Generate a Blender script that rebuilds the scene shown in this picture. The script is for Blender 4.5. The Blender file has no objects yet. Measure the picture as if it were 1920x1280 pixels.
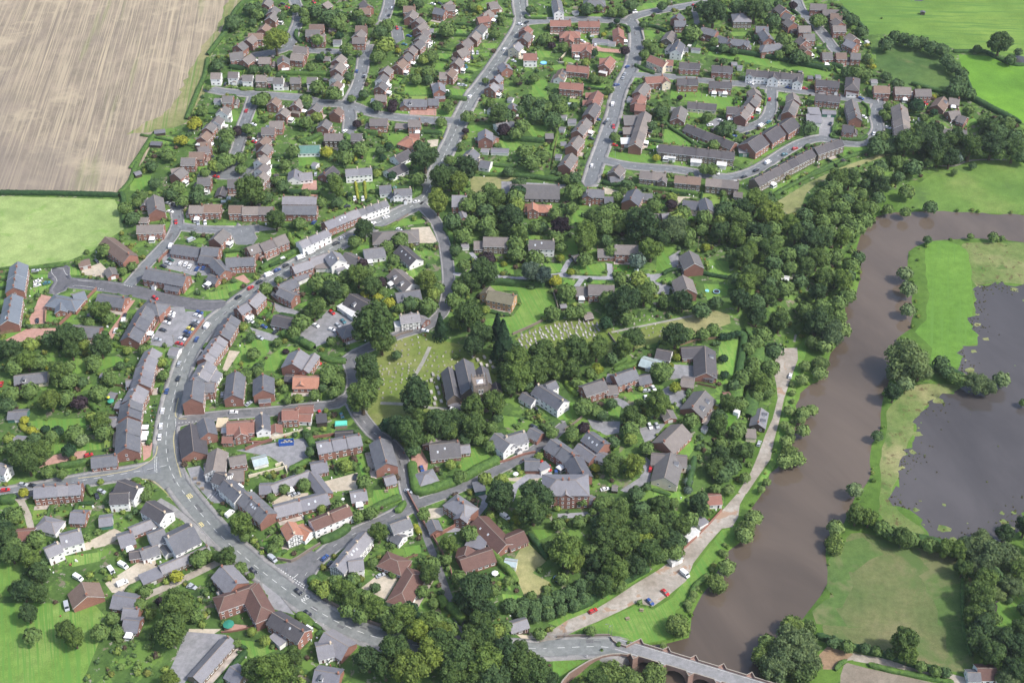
import bpy, math, random
import numpy as np
from mathutils import Vector
from mathutils.geometry import delaunay_2d_cdt
random.seed(7); rng = np.random.default_rng(7)
S = bpy.context.scene
COL = S.collection

# ------------------------------------------------------------------ camera, sky, sun, exposure
CAM_Z, PITCH, FPX = 465.0, math.radians(39.5), 2600.0
cam = bpy.data.cameras.new('camera'); cam_o = bpy.data.objects.new('camera', cam); COL.objects.link(cam_o)
cam.sensor_width = 36.0; cam.lens = FPX / 1920 * 36.0
cam.clip_start = 1.0; cam.clip_end = 20000.0
cam_o.location = (0, 0, CAM_Z); cam_o.rotation_euler = (math.pi / 2 - PITCH, 0, 0)
S.camera = cam_o

SUN_EL, SUN_AZ = math.radians(50), math.radians(-22)      # azimuth: from +x (right of the view) turned towards the viewer
sun_dir = Vector((math.cos(SUN_EL) * math.cos(SUN_AZ), math.cos(SUN_EL) * math.sin(SUN_AZ), math.sin(SUN_EL)))
W = bpy.data.worlds.new("World"); S.world = W; W.use_nodes = True
nt = W.node_tree; nt.nodes.clear()
sky = nt.nodes.new('ShaderNodeTexSky'); sky.sky_type = 'NISHITA'; sky.sun_disc = False
sky.sun_elevation = SUN_EL; sky.sun_rotation = math.pi / 2 - SUN_AZ
sky.dust_density = 2.5
bg = nt.nodes.new('ShaderNodeBackground'); bg.inputs['Strength'].default_value = 0.15
wo = nt.nodes.new('ShaderNodeOutputWorld')
nt.links.new(sky.outputs[0], bg.inputs[0]); nt.links.new(bg.outputs[0], wo.inputs[0])
sun = bpy.data.lights.new('sun', 'SUN'); sun.energy = 2.5; sun.angle = math.radians(4.0); sun.color = (1.0, 0.965, 0.92)
sun_o = bpy.data.objects.new('sun', sun); COL.objects.link(sun_o)
sun_o.rotation_euler = sun_dir.to_track_quat('Z', 'Y').to_euler(); sun_o.location = (0, 400, 600)
S.view_settings.view_transform = 'Standard'; S.view_settings.look = 'None'
S.view_settings.exposure = 0.82; S.view_settings.gamma = 1.0; S.view_settings.use_curve_mapping = False
S.cycles.max_bounces = 4; S.cycles.diffuse_bounces = 3; S.cycles.glossy_bounces = 2; S.cycles.transparent_max_bounces = 4
S.cycles.use_denoising = True

# ------------------------------------------------------------------ picture to ground
CP, SP = math.cos(PITCH), math.sin(PITCH)
def ray(px, py):
    u = px - 960; v = py - 640
    return (u, FPX * CP - v * SP, -FPX * SP - v * CP)
def at_z(px, py, z):
    d = ray(px, py); t = (z - CAM_Z) / d[2]
    return (d[0] * t, d[1] * t)
CROPS = dict(Z=(0, 0, 1), A1=(0, 0, 4), A2=(400, 0, 6), A3=(680, 0, 6), A4=(960, 0, 6), A5=(1240, 0, 6), A6=(1520, 0, 4.795),
    B1=(180, 180, 4.571), B2=(560, 180, 4.571), B3=(940, 180, 4.571), B4=(1320, 180, 4.571),
    C1=(0, 440, 4.571), C2=(380, 440, 4.571), C3=(760, 440, 4.571), C4=(1140, 440, 4.571),
    D1=(0, 680, 4.571), D2=(320, 680, 4.571), D3=(700, 680, 4.571), D4=(1060, 680, 4.571),
    E1=(0, 920, 4.571), E2=(360, 920, 4.571), E3=(740, 920, 4.571), E4=(1120, 920, 3.555),
    F1=(1400, 260, 3.692), F2=(1400, 600, 3.692), F3=(1400, 940, 3.692), G1=(300, 1080, 3.2), G2=(880, 1100, 3.2))
def cpx(c, x, y):
    o = CROPS[c]; return (o[0] + x / o[2], o[1] + y / o[2])
def pts(c, s):
    v = [float(t) for t in s.split()]
    return [cpx(c, v[i], v[i + 1]) for i in range(0, len(v), 2)]
# ------------------------------------------------------------------ plan of the setting
PLATEAU = 9.0
TOE = [at_z(x, y, 0) for x, y in [(2300, 270), (1900, 290), (1790, 300), (1735, 325), (1690, 350), (1648, 372), (1632, 400), (1605, 440), (1592, 480),
    (1570, 540), (1520, 590), (1462, 640), (1452, 700), (1440, 760), (1415, 830), (1385, 890), (1345, 950), (1300, 1005), (1250, 1050), (1190, 1085),
    (1110, 1118), (1050, 1150), (1035, 1175), (1080, 1190), (1140, 1197), (1190, 1206), (1190, 1235), (1110, 1262), (1060, 1300), (1000, 1400), (900, 1600)]]
TOE_POLY = TOE + [(-3000, 150), (-3000, 5000), (3000, 5000), (3000, TOE[0][1])]

DECK = 4.7
CAUSEWAY = [at_z(x, y, DECK) for x, y in [(1040, 1214), (1090, 1213), (1130, 1211), (1150, 1213)]]
def in_poly(P, x, y):
    x = np.asarray(x, float); y = np.asarray(y, float); r = np.zeros(x.shape, bool)
    n = len(P); j = n - 1
    for i in range(n):
        xi, yi = P[i][:2]; xj, yj = P[j][:2]
        if yi != yj:
            c = ((yi > y) != (yj > y)) & (x < (xj - xi) * (y - yi) / (yj - yi) + xi)
            r ^= c
        j = i
    return r
def dist_line(P, x, y):
    x = np.asarray(x, float); y = np.asarray(y, float); d = np.full(x.shape, 1e9)
    for (ax, ay), (bx, by) in zip(P[:-1], P[1:]):
        vx, vy = bx - ax, by - ay; L = vx * vx + vy * vy + 1e-9
        t = np.clip(((x - ax) * vx + (y - ay) * vy) / L, 0, 1)
        d = np.minimum(d, np.hypot(x - ax - t * vx, y - ay - t * vy))
    return d
def height(x, y):
    x = np.asarray(x, float); y = np.asarray(y, float)
    d = dist_line(TOE, x, y); t = np.clip(d / 30.0, 0, 1)
    h = np.where(in_poly(TOE_POLY, x, y), PLATEAU * t * t * (3 - 2 * t), 0.0)
    e = np.clip((13.0 - dist_line(CAUSEWAY, x, y)) / 8.0, 0, 1); e = DECK * e * e * (3 - 2 * e)      # the road climbs an embankment to the bridge
    return np.where(h > DECK, h, np.maximum(h, e))
def ground(px, py, up=0.0):
    z = PLATEAU if in_poly(TOE_POLY, *at_z(px, py, PLATEAU / 2)) else 0.0
    for _ in range(7):
        x, y = at_z(px, py, z + up); z = 0.5 * z + 0.5 * float(height(x, y))
    x, y = at_z(px, py, z + up)
    return Vector((x, y, z))
def gl(points): return [tuple(ground(*p)[:2]) for p in points]

ROADS = [  # name, width, pavement each side, pixels
 ('main_road', 8.2, 2.2, 'Z', '1000 -60 985 -20 974 0 978 40 960 75 930 120 905 155 882 185 862 225 848 260 833 290 815 330 800 360 783 380 750 398 700 422 650 450 600 475 560 493 520 517 480 543 440 572 400 603 375 630 355 660 341 692 328 735 316 785 311 830 316 870 334 908 368 952 412 1002 460 1045 510 1085 560 1122 610 1153 660 1178 720 1198 790 1210 860 1214 940 1215 1000 1214 1060 1213 1120 1211 1160 1214'),
 ('road', 7, 1.8, 'Z', '312 872 270 881 230 888 190 894 150 901 80 914 0 927 -120 948'),
 ('lane', 5.5, 1.0, 'Z', '330 792 348 787 390 781 438 776 506 771 582 763 630 757 655 742 663 715 658 690 651 672 668 662 686 654 720 638 752 626 796 613 812 603 828 587 837 562 841 527 839 495 834 462 828 440 818 418 805 400 788 384'),
 ('lane', 6, 1.0, 'Z', '655 742 672 775 700 810 735 835 752 862 760 895 766 925 775 946'),
 ('lane', 5, 0.6, 'Z', '775 946 830 927 880 906 930 882 980 856 1020 831 1045 808 1058 798'),
 ('lane', 6, 1.2, 'Z', '775 946 740 965 700 984 660 1002 620 1027 590 1052 572 1078 556 1105 545 1108'),
 ('lane', 3.2, 0, 'Z', '775 950 788 970 797 1000 813 1040 828 1080 838 1110 850 1140 868 1178 890 1212'),
 ('driveway', 3.5, 0, 'Z', '900 925 912 935 906 948 893 964 876 979 854 992'),
 ('road', 6, 1.6, 'Z', '552 -30 552 0 560 22 558 42 550 62 545 80 530 93 503 100 478 104'),
 ('road', 5.5, 1.2, 'Z', '545 90 585 95 632 97'),
 ('road', 6.5, 1.6, 'Z', '690 85 683 100 678 133 667 167 652 194 656 219 654 246'),
 ('road', 6.5, 1.6, 'Z', '398 168 417 172 480 177 567 184 597 193 652 196 690 210 735 219 812 226 850 227'),
 ('road', 6, 1.6, 'Z', '475 180 467 206 456 235 451 257 442 285 434 308 428 320'),
 ('road', 14, 1.2, 'Z', '405 322 440 324 450 326'),
 ('road', 6, 1.6, 'Z', '732 -40 730 0 725 22 719 38'), ('road', 7, 1, 'Z', '743 52 747 75'),
 ('road', 6.5, 1.6, 'Z', '978 42 1043 38 1110 37 1177 40 1185 33 1210 25 1277 13 1330 4'),
 ('road', 4, 0, 'Z', '1295 14 1303 24 1307 45'),
 ('road', 7, 2.4, 'Z', '1180 38 1190 55 1193 80 1188 107 1182 130 1168 155 1158 180 1150 215 1143 235 1132 267 1119 302 1106 342'),
 ('road', 5.5, 1.2, 'Z', '1180 139 1210 142 1248 143 1307 150 1357 155 1407 159 1473 168 1523 174 1578 183 1624 188 1648 193'),
 ('road', 6, 1.6, 'Z', '1447 166 1445 185 1445 205 1434 224 1407 237 1380 244'), ('car_park', 10, 0.5, 'Z', '1345 230 1375 243'),
 ('road', 6, 1.6, 'Z', '1648 190 1640 213 1646 241 1631 261 1604 269 1572 266 1539 259 1506 266 1473 283 1443 303 1408 322 1364 333 1320 327 1268 318 1181 311 1130 300'),
 ('road', 6, 1.6, 'Z', '1485 -30 1493 0 1503 22 1520 38 1541 62 1568 97'),
 ('new_road', 6, 1.8, 'Z', '100 512 118 508 112 520 124 530 153 532 208 538 262 548 317 562 372 572 412 572'),
 ('new_road', 6, 1.8, 'Z', '118 528 108 543'),
 ('road', 5.5, 1.2, 'Z', '333 383 331 400 333 418 322 443 306 462 273 497 250 524 238 538'),
 ('road', 6, 1.2, 'Z', '333 424 377 430 420 431 453 431 486 428'), ('road', 12, 0.6, 'Z', '452 432 462 452'),
 ('farm_track', 4, 0, 'Z', '1600 1231 1698 1249 1820 1279 1960 1312'),
 ('farm_track', 3.6, 0, 'Z', '425 1046 380 1068 328 1093 262 1124 248 1160'),
 ('farm_track', 3, 0, 'Z', '40 940 52 965 60 1000'),
 ('driveway', 3, 0, 'Z', '1160 946 1112 962 1046 967'), ('driveway', 3.5, 0, 'Z', '1035 890 990 893 965 912 957 935'),
 ('driveway', 3, 0, 'C3', '390 330 460 340 800 360 950 375 1150 360 1300 345 1500 365 1800 375 1900 380 2100 345'),
 ('driveway', 2.6, 0, 'C3', '570 310 620 220 560 150'), ('driveway', 3, 0, 'C3', '1350 320 1400 230 1430 210'), ('driveway', 3, 0, 'C3', '1520 370 1470 440'),
 ('driveway', 3, 0, 'C3', '1755 350 1750 250'),
 ('church_path', 2.0, 0, 'D3', '60 345 220 350 500 385 680 395'), ('church_path', 2.0, 0, 'C3', '210 960 150 1090 60 1240 20 1300'),
 ('church_path', 1.5, 0, 'C4', '30 835 400 760 720 695'),
 ('church_path', 1.6, 0, 'F1', '1300 180 1430 190 1560 150 1800 145'), ('church_path', 1.2, 0, 'F2', '340 100 330 150'),
]
AREAS = [
 ('lane', 'E2', '700 630 790 620 870 595 1000 500 1100 540 1010 640 950 760 960 830'),
 ('main_road', 'D1', '1340 700 1300 830 1220 880 1120 925 1100 990 1280 1000 1400 1090 1560 980 1500 830'),
 ('pavement_area', 'E1', '1380 60 1500 130 1700 300 1860 480 1780 470 1560 250 1450 200 1300 120'),
 ('pavement_area', 'D2', '60 960 100 870 130 1010 200 1130 330 1280 250 1280'),
 ('green_pasture', 'F3', '1240 390 1440 420 1510 600 1495 800 1560 1090 1480 1170 1340 900 1240 640'),
 ('green_pasture', 'F3', '560 420 760 260 900 330 700 560 640 700 760 900 620 900 480 860 560 640'),  # class, crop, pixels ; earlier wins over later inside the same class list
 ('car_park', 'C1', '1390 210 1440 130 1700 200 1800 260 1810 350 1660 350 1400 280'),
 ('car_park', 'C1', '1450 620 1580 620 1600 700 1520 960 1390 960 1270 940 1380 760'),
 ('car_park', 'C1', '1600 655 1740 660 1750 730 1560 960 1440 960'),
 ('car_park', 'C2', '1080 640 1250 700 1290 740 1150 860 1120 900 970 960 900 900 800 870 1000 720'),
 ('car_park', 'D2', '560 750 900 680 1150 640 1210 720 1180 830 1010 930 960 870 850 800'),
 ('car_park', 'D2', '140 900 250 880 480 1200 360 1200 180 1010'),
 ('car_park', 'G1', '150 330 400 350 330 430 210 560 130 660 10 660 60 560 110 450'),
 ('car_park', 'E2', '600 790 700 830 880 1060 700 1010 660 960'),
 ('car_park', 'B4', '990 170 1115 180 1100 340 1050 360 985 350'),
 ('car_park', 'C4', '520 190 620 130 640 290 560 300'), ('car_park', 'C4', '350 340 480 330 400 400 540 440 520 510 400 510'),
 ('car_park', 'D4', '880 200 1050 240 990 390 900 340 890 280 800 250'), ('car_park', 'D4', '630 560 870 510 760 650 680 680'),
 ('car_park', 'D4', '190 480 300 500 470 500 460 600 350 620 230 560'), ('car_park', 'D4', '690 800 750 860 720 1030 520 1110 470 1090 640 980'),
 ('car_park', 'C4', '560 1110 730 1120 740 1220 500 1240 500 1200'), ('car_park', 'C2', '580 570 830 660 770 700 640 660'),
 ('car_park', 'C2', '400 790 660 870 590 910 470 880'), ('car_park', 'D4', '430 290 520 330 600 400 510 400 400 320'),
 ('car_park', 'B3', '0 730 560 760 500 800 500 860 0 860'),
 ('gravel', 'B2', '960 1130 1120 1120 1200 1260 980 1260'), ('gravel', 'C1', '700 300 860 240 920 300 890 370 700 340'),
 ('gravel', 'E2', '1590 720 1780 720 1690 880 1660 930 1450 830'), ('gravel', 'B1', '590 900 800 930 740 1000 700 1080 640 1060 640 960'),
 ('gravel', 'D3', '1450 960 1000 1000 1480 1030 1400 1020'), ('gravel', 'D2', '1300 1020 1600 940 1600 1080 1350 1110'),
 ('gravel', 'D2', '860 1200 960 1130 1180 1110 1180 1140 900 1230'), ('gravel', 'B2', '1100 380 1200 370 1190 430 1120 440'),
 ('gravel', 'E1', '1200 600 1330 580 1350 680 1210 760 1100 880 960 870 900 790'), ('gravel', 'E1', '660 480 980 320 1080 370 900 470 640 530'),
 ('gravel', 'E3', '290 150 430 140 450 190 380 230 290 240'), ('gravel', 'C2', '230 990 320 1000 200 1180 170 1150'),
 ('gravel', 'B3', '870 780 1060 830 1060 850 890 840'), ('gravel', 'B3', '1500 860 1700 870 1560 880 1500 960'),
 ('gravel', 'G2', '280 280 370 290 450 250 400 310 330 320'), ('gravel', 'E1', '1620 1180 1900 1180 1750 1280 1600 1280'),
 ('brick_paving', 'C1', '350 510 440 530 400 640 390 760 260 770 250 720 310 600 330 540'), ('brick_paving', 'C1', '240 800 490 800 480 880 60 930 50 900'),
 ('brick_paving', 'A4', '900 490 1010 540 1220 560 1220 600 880 570'), ('brick_paving', 'A4', '700 440 820 470 900 490 820 510 720 480'),
 ('brick_paving', 'B1', '1780 740 1890 720 1900 870 1750 830'), ('brick_paving', 'D1', '330 900 460 790 600 760 740 750 720 810 440 870'),
 ('brick_paving', 'D3', '320 780 410 740 470 850 460 930 360 940 330 860'), ('brick_paving', 'C2', '270 370 350 340 410 400 380 420'),
 ('brick_paving', 'D1', '1220 700 1310 680 1290 800 1230 840'), ('brick_paving', 'C1', '1060 560 1160 560 1060 700 960 900 930 840 1040 680'),
 ('brick_paving', 'B2', '960 110 1180 110 1180 170 950 160'), ('brick_paving', 'E2', '270 1130 480 1150 440 1190 280 1210'),
 ('riverside_track', 'F2', '250 195 350 190 355 270 300 420 260 540 225 700 190 830 165 960 60 1110 0 1200 -30 1200 -60 1190 30 1050 80 930 130 790 180 680 215 540 205 440 175 310'),
 ('riverside_track', 'E4', '930 20 1000 0 950 90 940 170 900 240 830 250 740 350 640 480 610 560 590 600 480 690 370 770 260 745 150 800 0 870 -110 915 -230 975 -345 1010 -350 1050 -410 1080 -400 1020 -340 940 -200 860 0 780 100 720 250 620 400 530 540 430 600 360 730 240 850 110'),
 ('mud', 'F3', '500 1060 560 1000 760 1060 790 1090 680 1100 620 1160 530 1160'),
 ('flood_water', 'Z', '1822 600 1826 558 1833 539 1870 530 1920 533 2100 530 2100 900 1990 900 1920 965 1893 1013 1840 1012 1779 1017 1745 1008 1733 997 1711 956 1671 940 1680 900 1692 871 1699 850 1706 830 1722 784 1747 752 1772 738 1801 727 1806 697 1798 684 1803 651 1820 646 1839 640'),
 ('flood_water', 'A6', '900 0 1060 0 1040 -60 940 -60'), ('flood_water', 'F3', '1740 620 1840 580 1790 650 1690 760 1640 740'), ('flood_water','A6','1850 510 1960 520 1960 600 1860 580'),
 ('river', 'Z', '2200 405 1920 401 1806 395 1725 394 1700 396 1660 399 1645 405 1630 420 1616 440 1606 463 1612 485 1610 531 1600 555 1585 566 1585 600 1578 632 1560 660 1546 700 1520 722 1500 735 1492 773 1489 822 1470 860 1446 887 1427 930 1408 960 1400 1000 1368 1030 1345 1070 1328 1092 1306 1128 1298 1150 1288 1190 1252 1203 1199 1209 1170 1222 1150 1226 1140 1238 1170 1262 1195 1285 1215 1400 1500 1400 1470 1300 1430 1250 1441 1212 1457 1196 1503 1159 1518 1140 1535 1113 1550 1090 1554 1067 1545 1035 1552 1010 1581 978 1595 940 1622 911 1633 884 1632 850 1634 830 1655 800 1653 775 1656 754 1665 708 1662 690 1675 655 1687 632 1706 615 1712 600 1716 585 1708 540 1703 504 1704 485 1706 471 1733 452 1790 446 1860 447 1920 451 2200 460'),
 ('field_margin', 'Z', '470 -60 455 0 437 25 420 45 408 75 397 100 388 130 378 175 365 205 352 232 300 242 240 250 300 215 335 180 355 130 385 80 420 20 440 -60'),
 ('stubble_field', 'Z', '-700 -400 700 -400 520 -90 455 0 437 25 420 45 408 75 397 100 388 130 378 175 365 205 352 232 300 242 288 262 270 300 240 340 222 361 100 360 0 362 -700 366'),
 ('pale_meadow', 'Z', '-600 370 0 368 120 371 215 374 228 400 232 430 205 447 175 470 130 488 60 498 0 505 -600 560'),
 ('crop_field', 'Z', '1420 -300 1575 0 1588 25 1605 45 1622 66 1680 62 1720 72 1790 92 1850 98 1920 112 2200 140 2400 -300'),
 ('bright_field', 'Z', '1797 102 1860 106 1900 120 1960 132 2150 150 2150 260 1960 245 1890 222 1850 205 1825 178 1810 150'),
 ('scrub', 'Z', '1640 80 1700 88 1760 110 1800 150 1800 185 1750 175 1690 160 1645 130'),
 ('strip_meadow', 'Z', '1738 455 1800 460 1817 490 1822 531 1825 560 1822 600 1839 640 1803 651 1798 684 1752 687 1747 654 1717 622 1735 600 1741 558'),
 ('tan_marsh', 'Z', '1800 460 1860 456 2100 458 2100 533 1870 530 1833 539 1822 520 1817 490'),
 ('tan_marsh', 'Z', '1720 720 1800 725 1747 752 1722 784 1706 830 1692 871 1671 940 1733 997 1700 1010 1650 960 1650 900 1660 800 1672 760'),
 ('rough_pasture', 'Z', '1598 1000 1680 1018 1790 1045 1822 1080 1812 1150 1805 1190 1830 1235 1820 1262 1700 1240 1600 1222 1545 1190 1555 1130 1580 1050'),
 ('ploughed_soil', 'F3', '680 1110 830 1150 1400 1275 1300 1500 640 1500 650 1200'),
 ('river_meadow', 'Z', '1680 390 1700 360 1760 318 1830 296 1920 286 2200 280 2200 405 1920 401 1725 394'),
 ('dry_grass', 'B4', '1600 500 1350 590 1130 660 1000 730 880 830 830 960 740 1030 600 920 900 740 1200 600 1500 500'),
 ('dry_grass', 'Z', '1236 604 1335 580 1368 590 1370 606 1335 618 1300 628 1275 617'),
 ('dry_grass', 'E3', '1120 420 1300 600 1180 700 1330 780 1250 940 1120 920 1070 800 980 660'),
 ('dry_grass', 'B2', '1470 690 1900 700 1740 740 1730 850 1480 860'),
 ('churchyard', 'Z', '745 628 800 622 835 640 880 648 925 672 932 700 930 730 850 760 800 800 745 855 700 830 690 780 692 700 712 655'),
 ('churchyard', 'Z', '965 635 1000 615 1060 597 1128 598 1165 628 1236 604 1335 580 1300 628 1240 640 1190 655 1120 668 1000 668'),
]
LAWNS = [
 ('Z', '0 1130 170 1130 195 1180 150 1290 -60 1290'), ('Z', '-60 1040 30 1040 40 1100 -60 1110'),
 ('C3', '560 470 640 480 680 430 1240 470 1260 540 1310 640 1220 720 1080 780 930 840 820 800 680 780 700 720 920 700 1000 590 960 480'),
 ('C4', '410 310 420 180 460 100 600 110 510 190 560 240 550 310'), ('C4', '860 210 1030 230 1050 370 880 380'), ('C4', '820 420 1030 430 1020 520 850 560'),
 ('C4', '400 380 540 370 550 410 430 415'), ('C4', '950 910 1120 900 1080 1280 945 1280'), ('C3', '780 220 920 240 930 340 790 330'),
 ('C3', '1190 240 1340 250 1350 320 1200 320'), ('C3', '1430 270 1710 240 1715 345 1460 330'), ('C3', '1280 60 1470 60 1480 180 1330 190'),
 ('C3', '1370 380 1460 390 1440 440 1350 420'), ('C3', '1540 390 1800 395 1800 430 1540 415'),
 ('D3', '830 710 920 720 1010 810 900 900 740 930 780 800'), ('D3', '1110 450 1260 470 1200 560 1120 550'), ('D3', '1650 340 1750 370 1760 460 1600 490 1540 450 1660 420'),
 ('D3', '960 1000 1220 950 1300 970 1180 1050 1000 1050'), ('D3', '0 1090 220 1070 250 1140 0 1230'),
 ('D4', '0 330 80 340 120 450 0 500'), ('D4', '490 270 650 270 640 320 560 330'), ('D4', '360 390 480 370 460 480 370 440'), ('D4', '960 710 1120 620 1110 730 1060 800 960 760'),
 ('D4', '760 1100 1000 1100 1060 850 1100 850 1080 1100 960 1230 760 1140'), ('D4', '1240 320 1360 310 1300 380'),
 ('C2', '200 430 340 400 350 450 230 490'), ('C2', '20 500 200 470 230 540 60 560'), ('C2', '830 430 980 440 1000 500 860 510'), ('C2', '290 940 400 900 560 900 570 1000 420 1130 270 1100 330 1000'),
 ('C2', '540 1080 680 960 780 960 700 1090 620 1170 520 1160'), ('C2', '820 600 1000 520 1040 560 900 630'), ('C2', '1280 90 1430 90 1430 130 1290 130'), ('C2', '1830 130 1930 140 1910 220 1850 160'),
 ('C1', '390 1050 700 1060 1000 1040 1080 1080 900 1150 700 1180 500 1240 400 1180'), ('D1', '250 500 730 470 740 560 560 580 370 580 240 530'), ('D1', '330 220 560 190 640 240 450 270'),
 ('D1', '470 700 860 680 870 740 640 760 460 780'), ('E1', '-100 640 170 640 150 900 -100 900'), ('E1', '0 980 160 990 200 1180 400 1000 820 980 900 1070 640 1130 600 1280 -100 1280'), ('E1','550 560 880 520 860 600 620 650'),
 ('B2', '760 1130 900 1050 1080 1060 1090 1090 900 1110'), ('B2', '830 120 950 110 940 160 830 155'), ('B2', '1000 140 1190 135 1180 170 1010 165'), ('B2', '1190 130 1360 100 1300 200 1250 190'),
 ('B2', '1170 250 1270 260 1240 320 1170 310'), ('B2', '0 500 170 505 180 590 0 600'), ('B2', '720 320 940 330 900 390 760 380'), ('B2', '570 745 650 750 660 830 590 830'),
 ('B2', '590 490 640 490 620 580 570 580'), ('B2', '1450 250 1680 250 1620 290 1440 310'), ('B2', '1720 380 1920 420 1900 480 1750 450'), ('B2', '1600 610 1860 620 1850 660 1600 660'),
 ('B2', '1560 990 1750 980 1700 1060 1600 1060'), ('B2', '1480 1160 1800 1170 1580 1200 1360 1250'),
 ('B3', '920 480 1290 500 1370 560 1380 590 1000 570 900 520'), ('B3', '1400 280 1480 310 1740 440 1390 400'), ('B3', '1250 890 1410 900 1400 970 1260 970'), ('B3', '630 980 700 980 690 1090 600 1090'),
 ('B3', '870 640 960 620 940 660 860 690'), ('B3', '90 170 280 120 260 160 120 200'), ('B3', '190 250 400 260 360 350 270 350'), ('B3', '420 500 480 400 510 200 490 200 440 470'),
 ('B3', '1610 130 1820 140 1800 190 1620 180'), ('B3', '1720 200 1840 190 1760 260'), ('B3', '1480 560 1590 570 1580 630 1480 620'), ('B3','980 1020 1060 1030 1050 1140 980 1130'),
 ('B4', '0 0 260 10 240 130 0 90'), ('B4', '450 490 850 310 860 350 700 440 500 520'), ('B4', '1190 470 1230 450 1280 470 1200 520'), ('B4', '560 800 700 730 820 660 830 690 700 760 600 820'),
 ('B4', '1250 430 1420 440 1400 480 1290 480'), ('A5', '540 580 900 620 1500 720 1920 820 1920 880 1500 810 900 690 520 620'), ('A5', '110 1010 620 1020 600 1150 100 1120'),
 ('A5', '780 360 960 360 950 400 800 410'), ('A5', '0 90 290 90 0 150'), ('A5', '1300 1060 1420 1060 1410 1180 1330 1180'),
 ('A4', '160 170 400 170 400 210 180 210'), ('A4', '860 180 920 120 1010 150 1050 200 850 200'), ('A4', '720 380 860 370 870 450 740 440'), ('A4', '1380 730 1570 830 1420 830'), ('A4', '1370 870 1470 860 1460 900 1370 920'),
 ('A4', '570 690 620 630 720 650 720 710 600 720'), ('A4', '280 570 440 580 420 650 290 640'), ('A4', '450 740 600 720 580 800 470 790'), ('A4', '810 930 1050 950 1040 1010 820 980'), ('A4', '230 900 400 900 390 1090 220 1090'),
 ('A4', '1480 340 1650 350 1600 420 1500 410'), ('A4', '940 590 1230 620 1220 680 960 640'), ('A4','1480 40 1650 30 1600 110 1450 110'),('A4','1380 200 1530 170 1500 210 1390 220'),
 ('A3', '470 960 760 970 780 1060 480 1070'), ('A3', '970 1010 1180 1000 1150 1080 1000 1100'), ('A3', '1060 850 1230 860 1190 910 1100 880'), ('A3', '1190 750 1320 790 1230 810 1160 800'), ('A3', '850 600 1000 610 990 670 860 670'),
 ('A3', '350 90 450 90 440 160 350 160'), ('A3', '1060 330 1180 330 1160 380 1050 370'), ('A3', '1340 490 1520 490 1480 550 1350 540'), ('A3', '790 710 950 720 900 770 800 770'), ('A3','1340 600 1430 590 1420 630 1330 640'),
 ('B1', '300 680 470 680 480 770 380 820 290 810'), ('B1', '740 1000 820 990 820 1100 740 1080'), ('B1', '1120 1090 1210 1080 1190 1150 1110 1140'), ('B1', '870 610 960 580 960 630 890 650'), ('B1', '1330 130 1370 120 1400 220 1330 220'),
 ('B1', '1290 620 1360 600 1360 690 1290 680'), ('B1', '490 350 860 370 840 430 560 410'), ('B1', '1160 170 1240 170 1220 220 1150 210'),
 ('E2', '1400 120 1500 60 1800 30 1820 60 1500 150 1430 160'), ('E2', '1830 480 1920 470 1930 540 1870 570'), ('E3', '80 480 220 460 230 530 100 550'), ('E3', '360 220 440 180 500 250 420 310'),
 ('E3', '870 680 960 720 1000 850 920 830'), ('E3', '920 880 1120 900 1120 940 930 930'), ('E3', '1180 330 1400 330 1300 400 1240 420'), ('E3', '200 930 330 920 300 1020 210 1010'),
 ('G1', '480 380 640 400 700 440 560 500 490 440'), ('A2', '1530 240 1640 230 1620 270 1540 280'), ('A2', '720 1010 950 1030 930 1070 720 1060'), ('A2', '1180 1100 1400 1130 1400 1140 1180 1140'),
 ('A2', '410 20 520 10 500 50 430 60'), ('A6', '1350 1110 1470 1060 1500 1100 1420 1140'),
 ('E4', '600 570 830 260 960 230 900 330 760 480 740 560 660 620 640 700 520 800 500 980 300 1020 120 980 -300 960 -250 935 0 880 150 810 260 760 370 790 500 710'),
 ('E4', '-260 900 0 770 250 610 380 520 250 560 0 690 -200 820 -330 880'), ('F2', '360 190 420 90 410 230 340 470 330 600 250 850 200 1000 60 1200 30 1190 165 980 230 730 300 440'),
 ('G2', '500 440 700 440 570 540 560 600 500 600'), ('F3', '1720 620 1960 600 1960 900 1800 900 1700 840'), ('C1', '570 260 660 280 700 350 600 340'), ('C1', '260 340 410 340 410 370 290 370'), ('C1', '400 690 540 700 500 750 390 750'), ('C1','250 460 430 430 380 500 260 540'),
 ('C1', '520 780 830 480 850 480 560 800'), ('C1', '1030 370 1200 280 1300 130 1330 130 1200 310 1050 390'), ('C1','1560 500 1670 430 1660 480 1600 520'),
 ('C1','0 850 230 790 250 860 50 890'),
]
# ------------------------------------------------------------------ materials
def lin(c):   # picture-like 0..255 triple to linear
    return tuple(((v / 255) / 12.92 if v / 255 <= .04045 else ((v / 255 + .055) / 1.055) ** 2.4) for v in c)
MATS = {}
def nodes(name):
    m = bpy.data.materials.new(name); m.use_nodes = True
    t = m.node_tree; b = t.nodes['Principled BSDF']; return m, t, b
def N(t, typ, **kw):
    n = t.nodes.new(typ)
    for k, v in kw.items():
        if k in n.inputs: n.inputs[k].default_value = v
        else: setattr(n, k, v)
    return n
def mixc(t, fac, a, b, mode='MIX'):
    n = t.nodes.new('ShaderNodeMix'); n.data_type = 'RGBA'; n.blend_type = mode
    for s, v in ((0, fac), (6, a), (7, b)):
        if isinstance(v, bpy.types.NodeSocket): t.links.new(v, n.inputs[s])
        else: n.inputs[s].default_value = v if s == 0 else (*v, 1)
    return n.outputs[2]
def ramp(t, val, stops):
    n = t.nodes.new('ShaderNodeValToRGB'); t.links.new(val, n.inputs[0]); e = n.color_ramp.elements
    while len(e) < len(stops): e.new(0.5)
    for x, (p, c) in zip(e, stops): x.position = p; x.color = (*c, 1) if len(c) == 3 else c
    return n.outputs[0]
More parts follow.
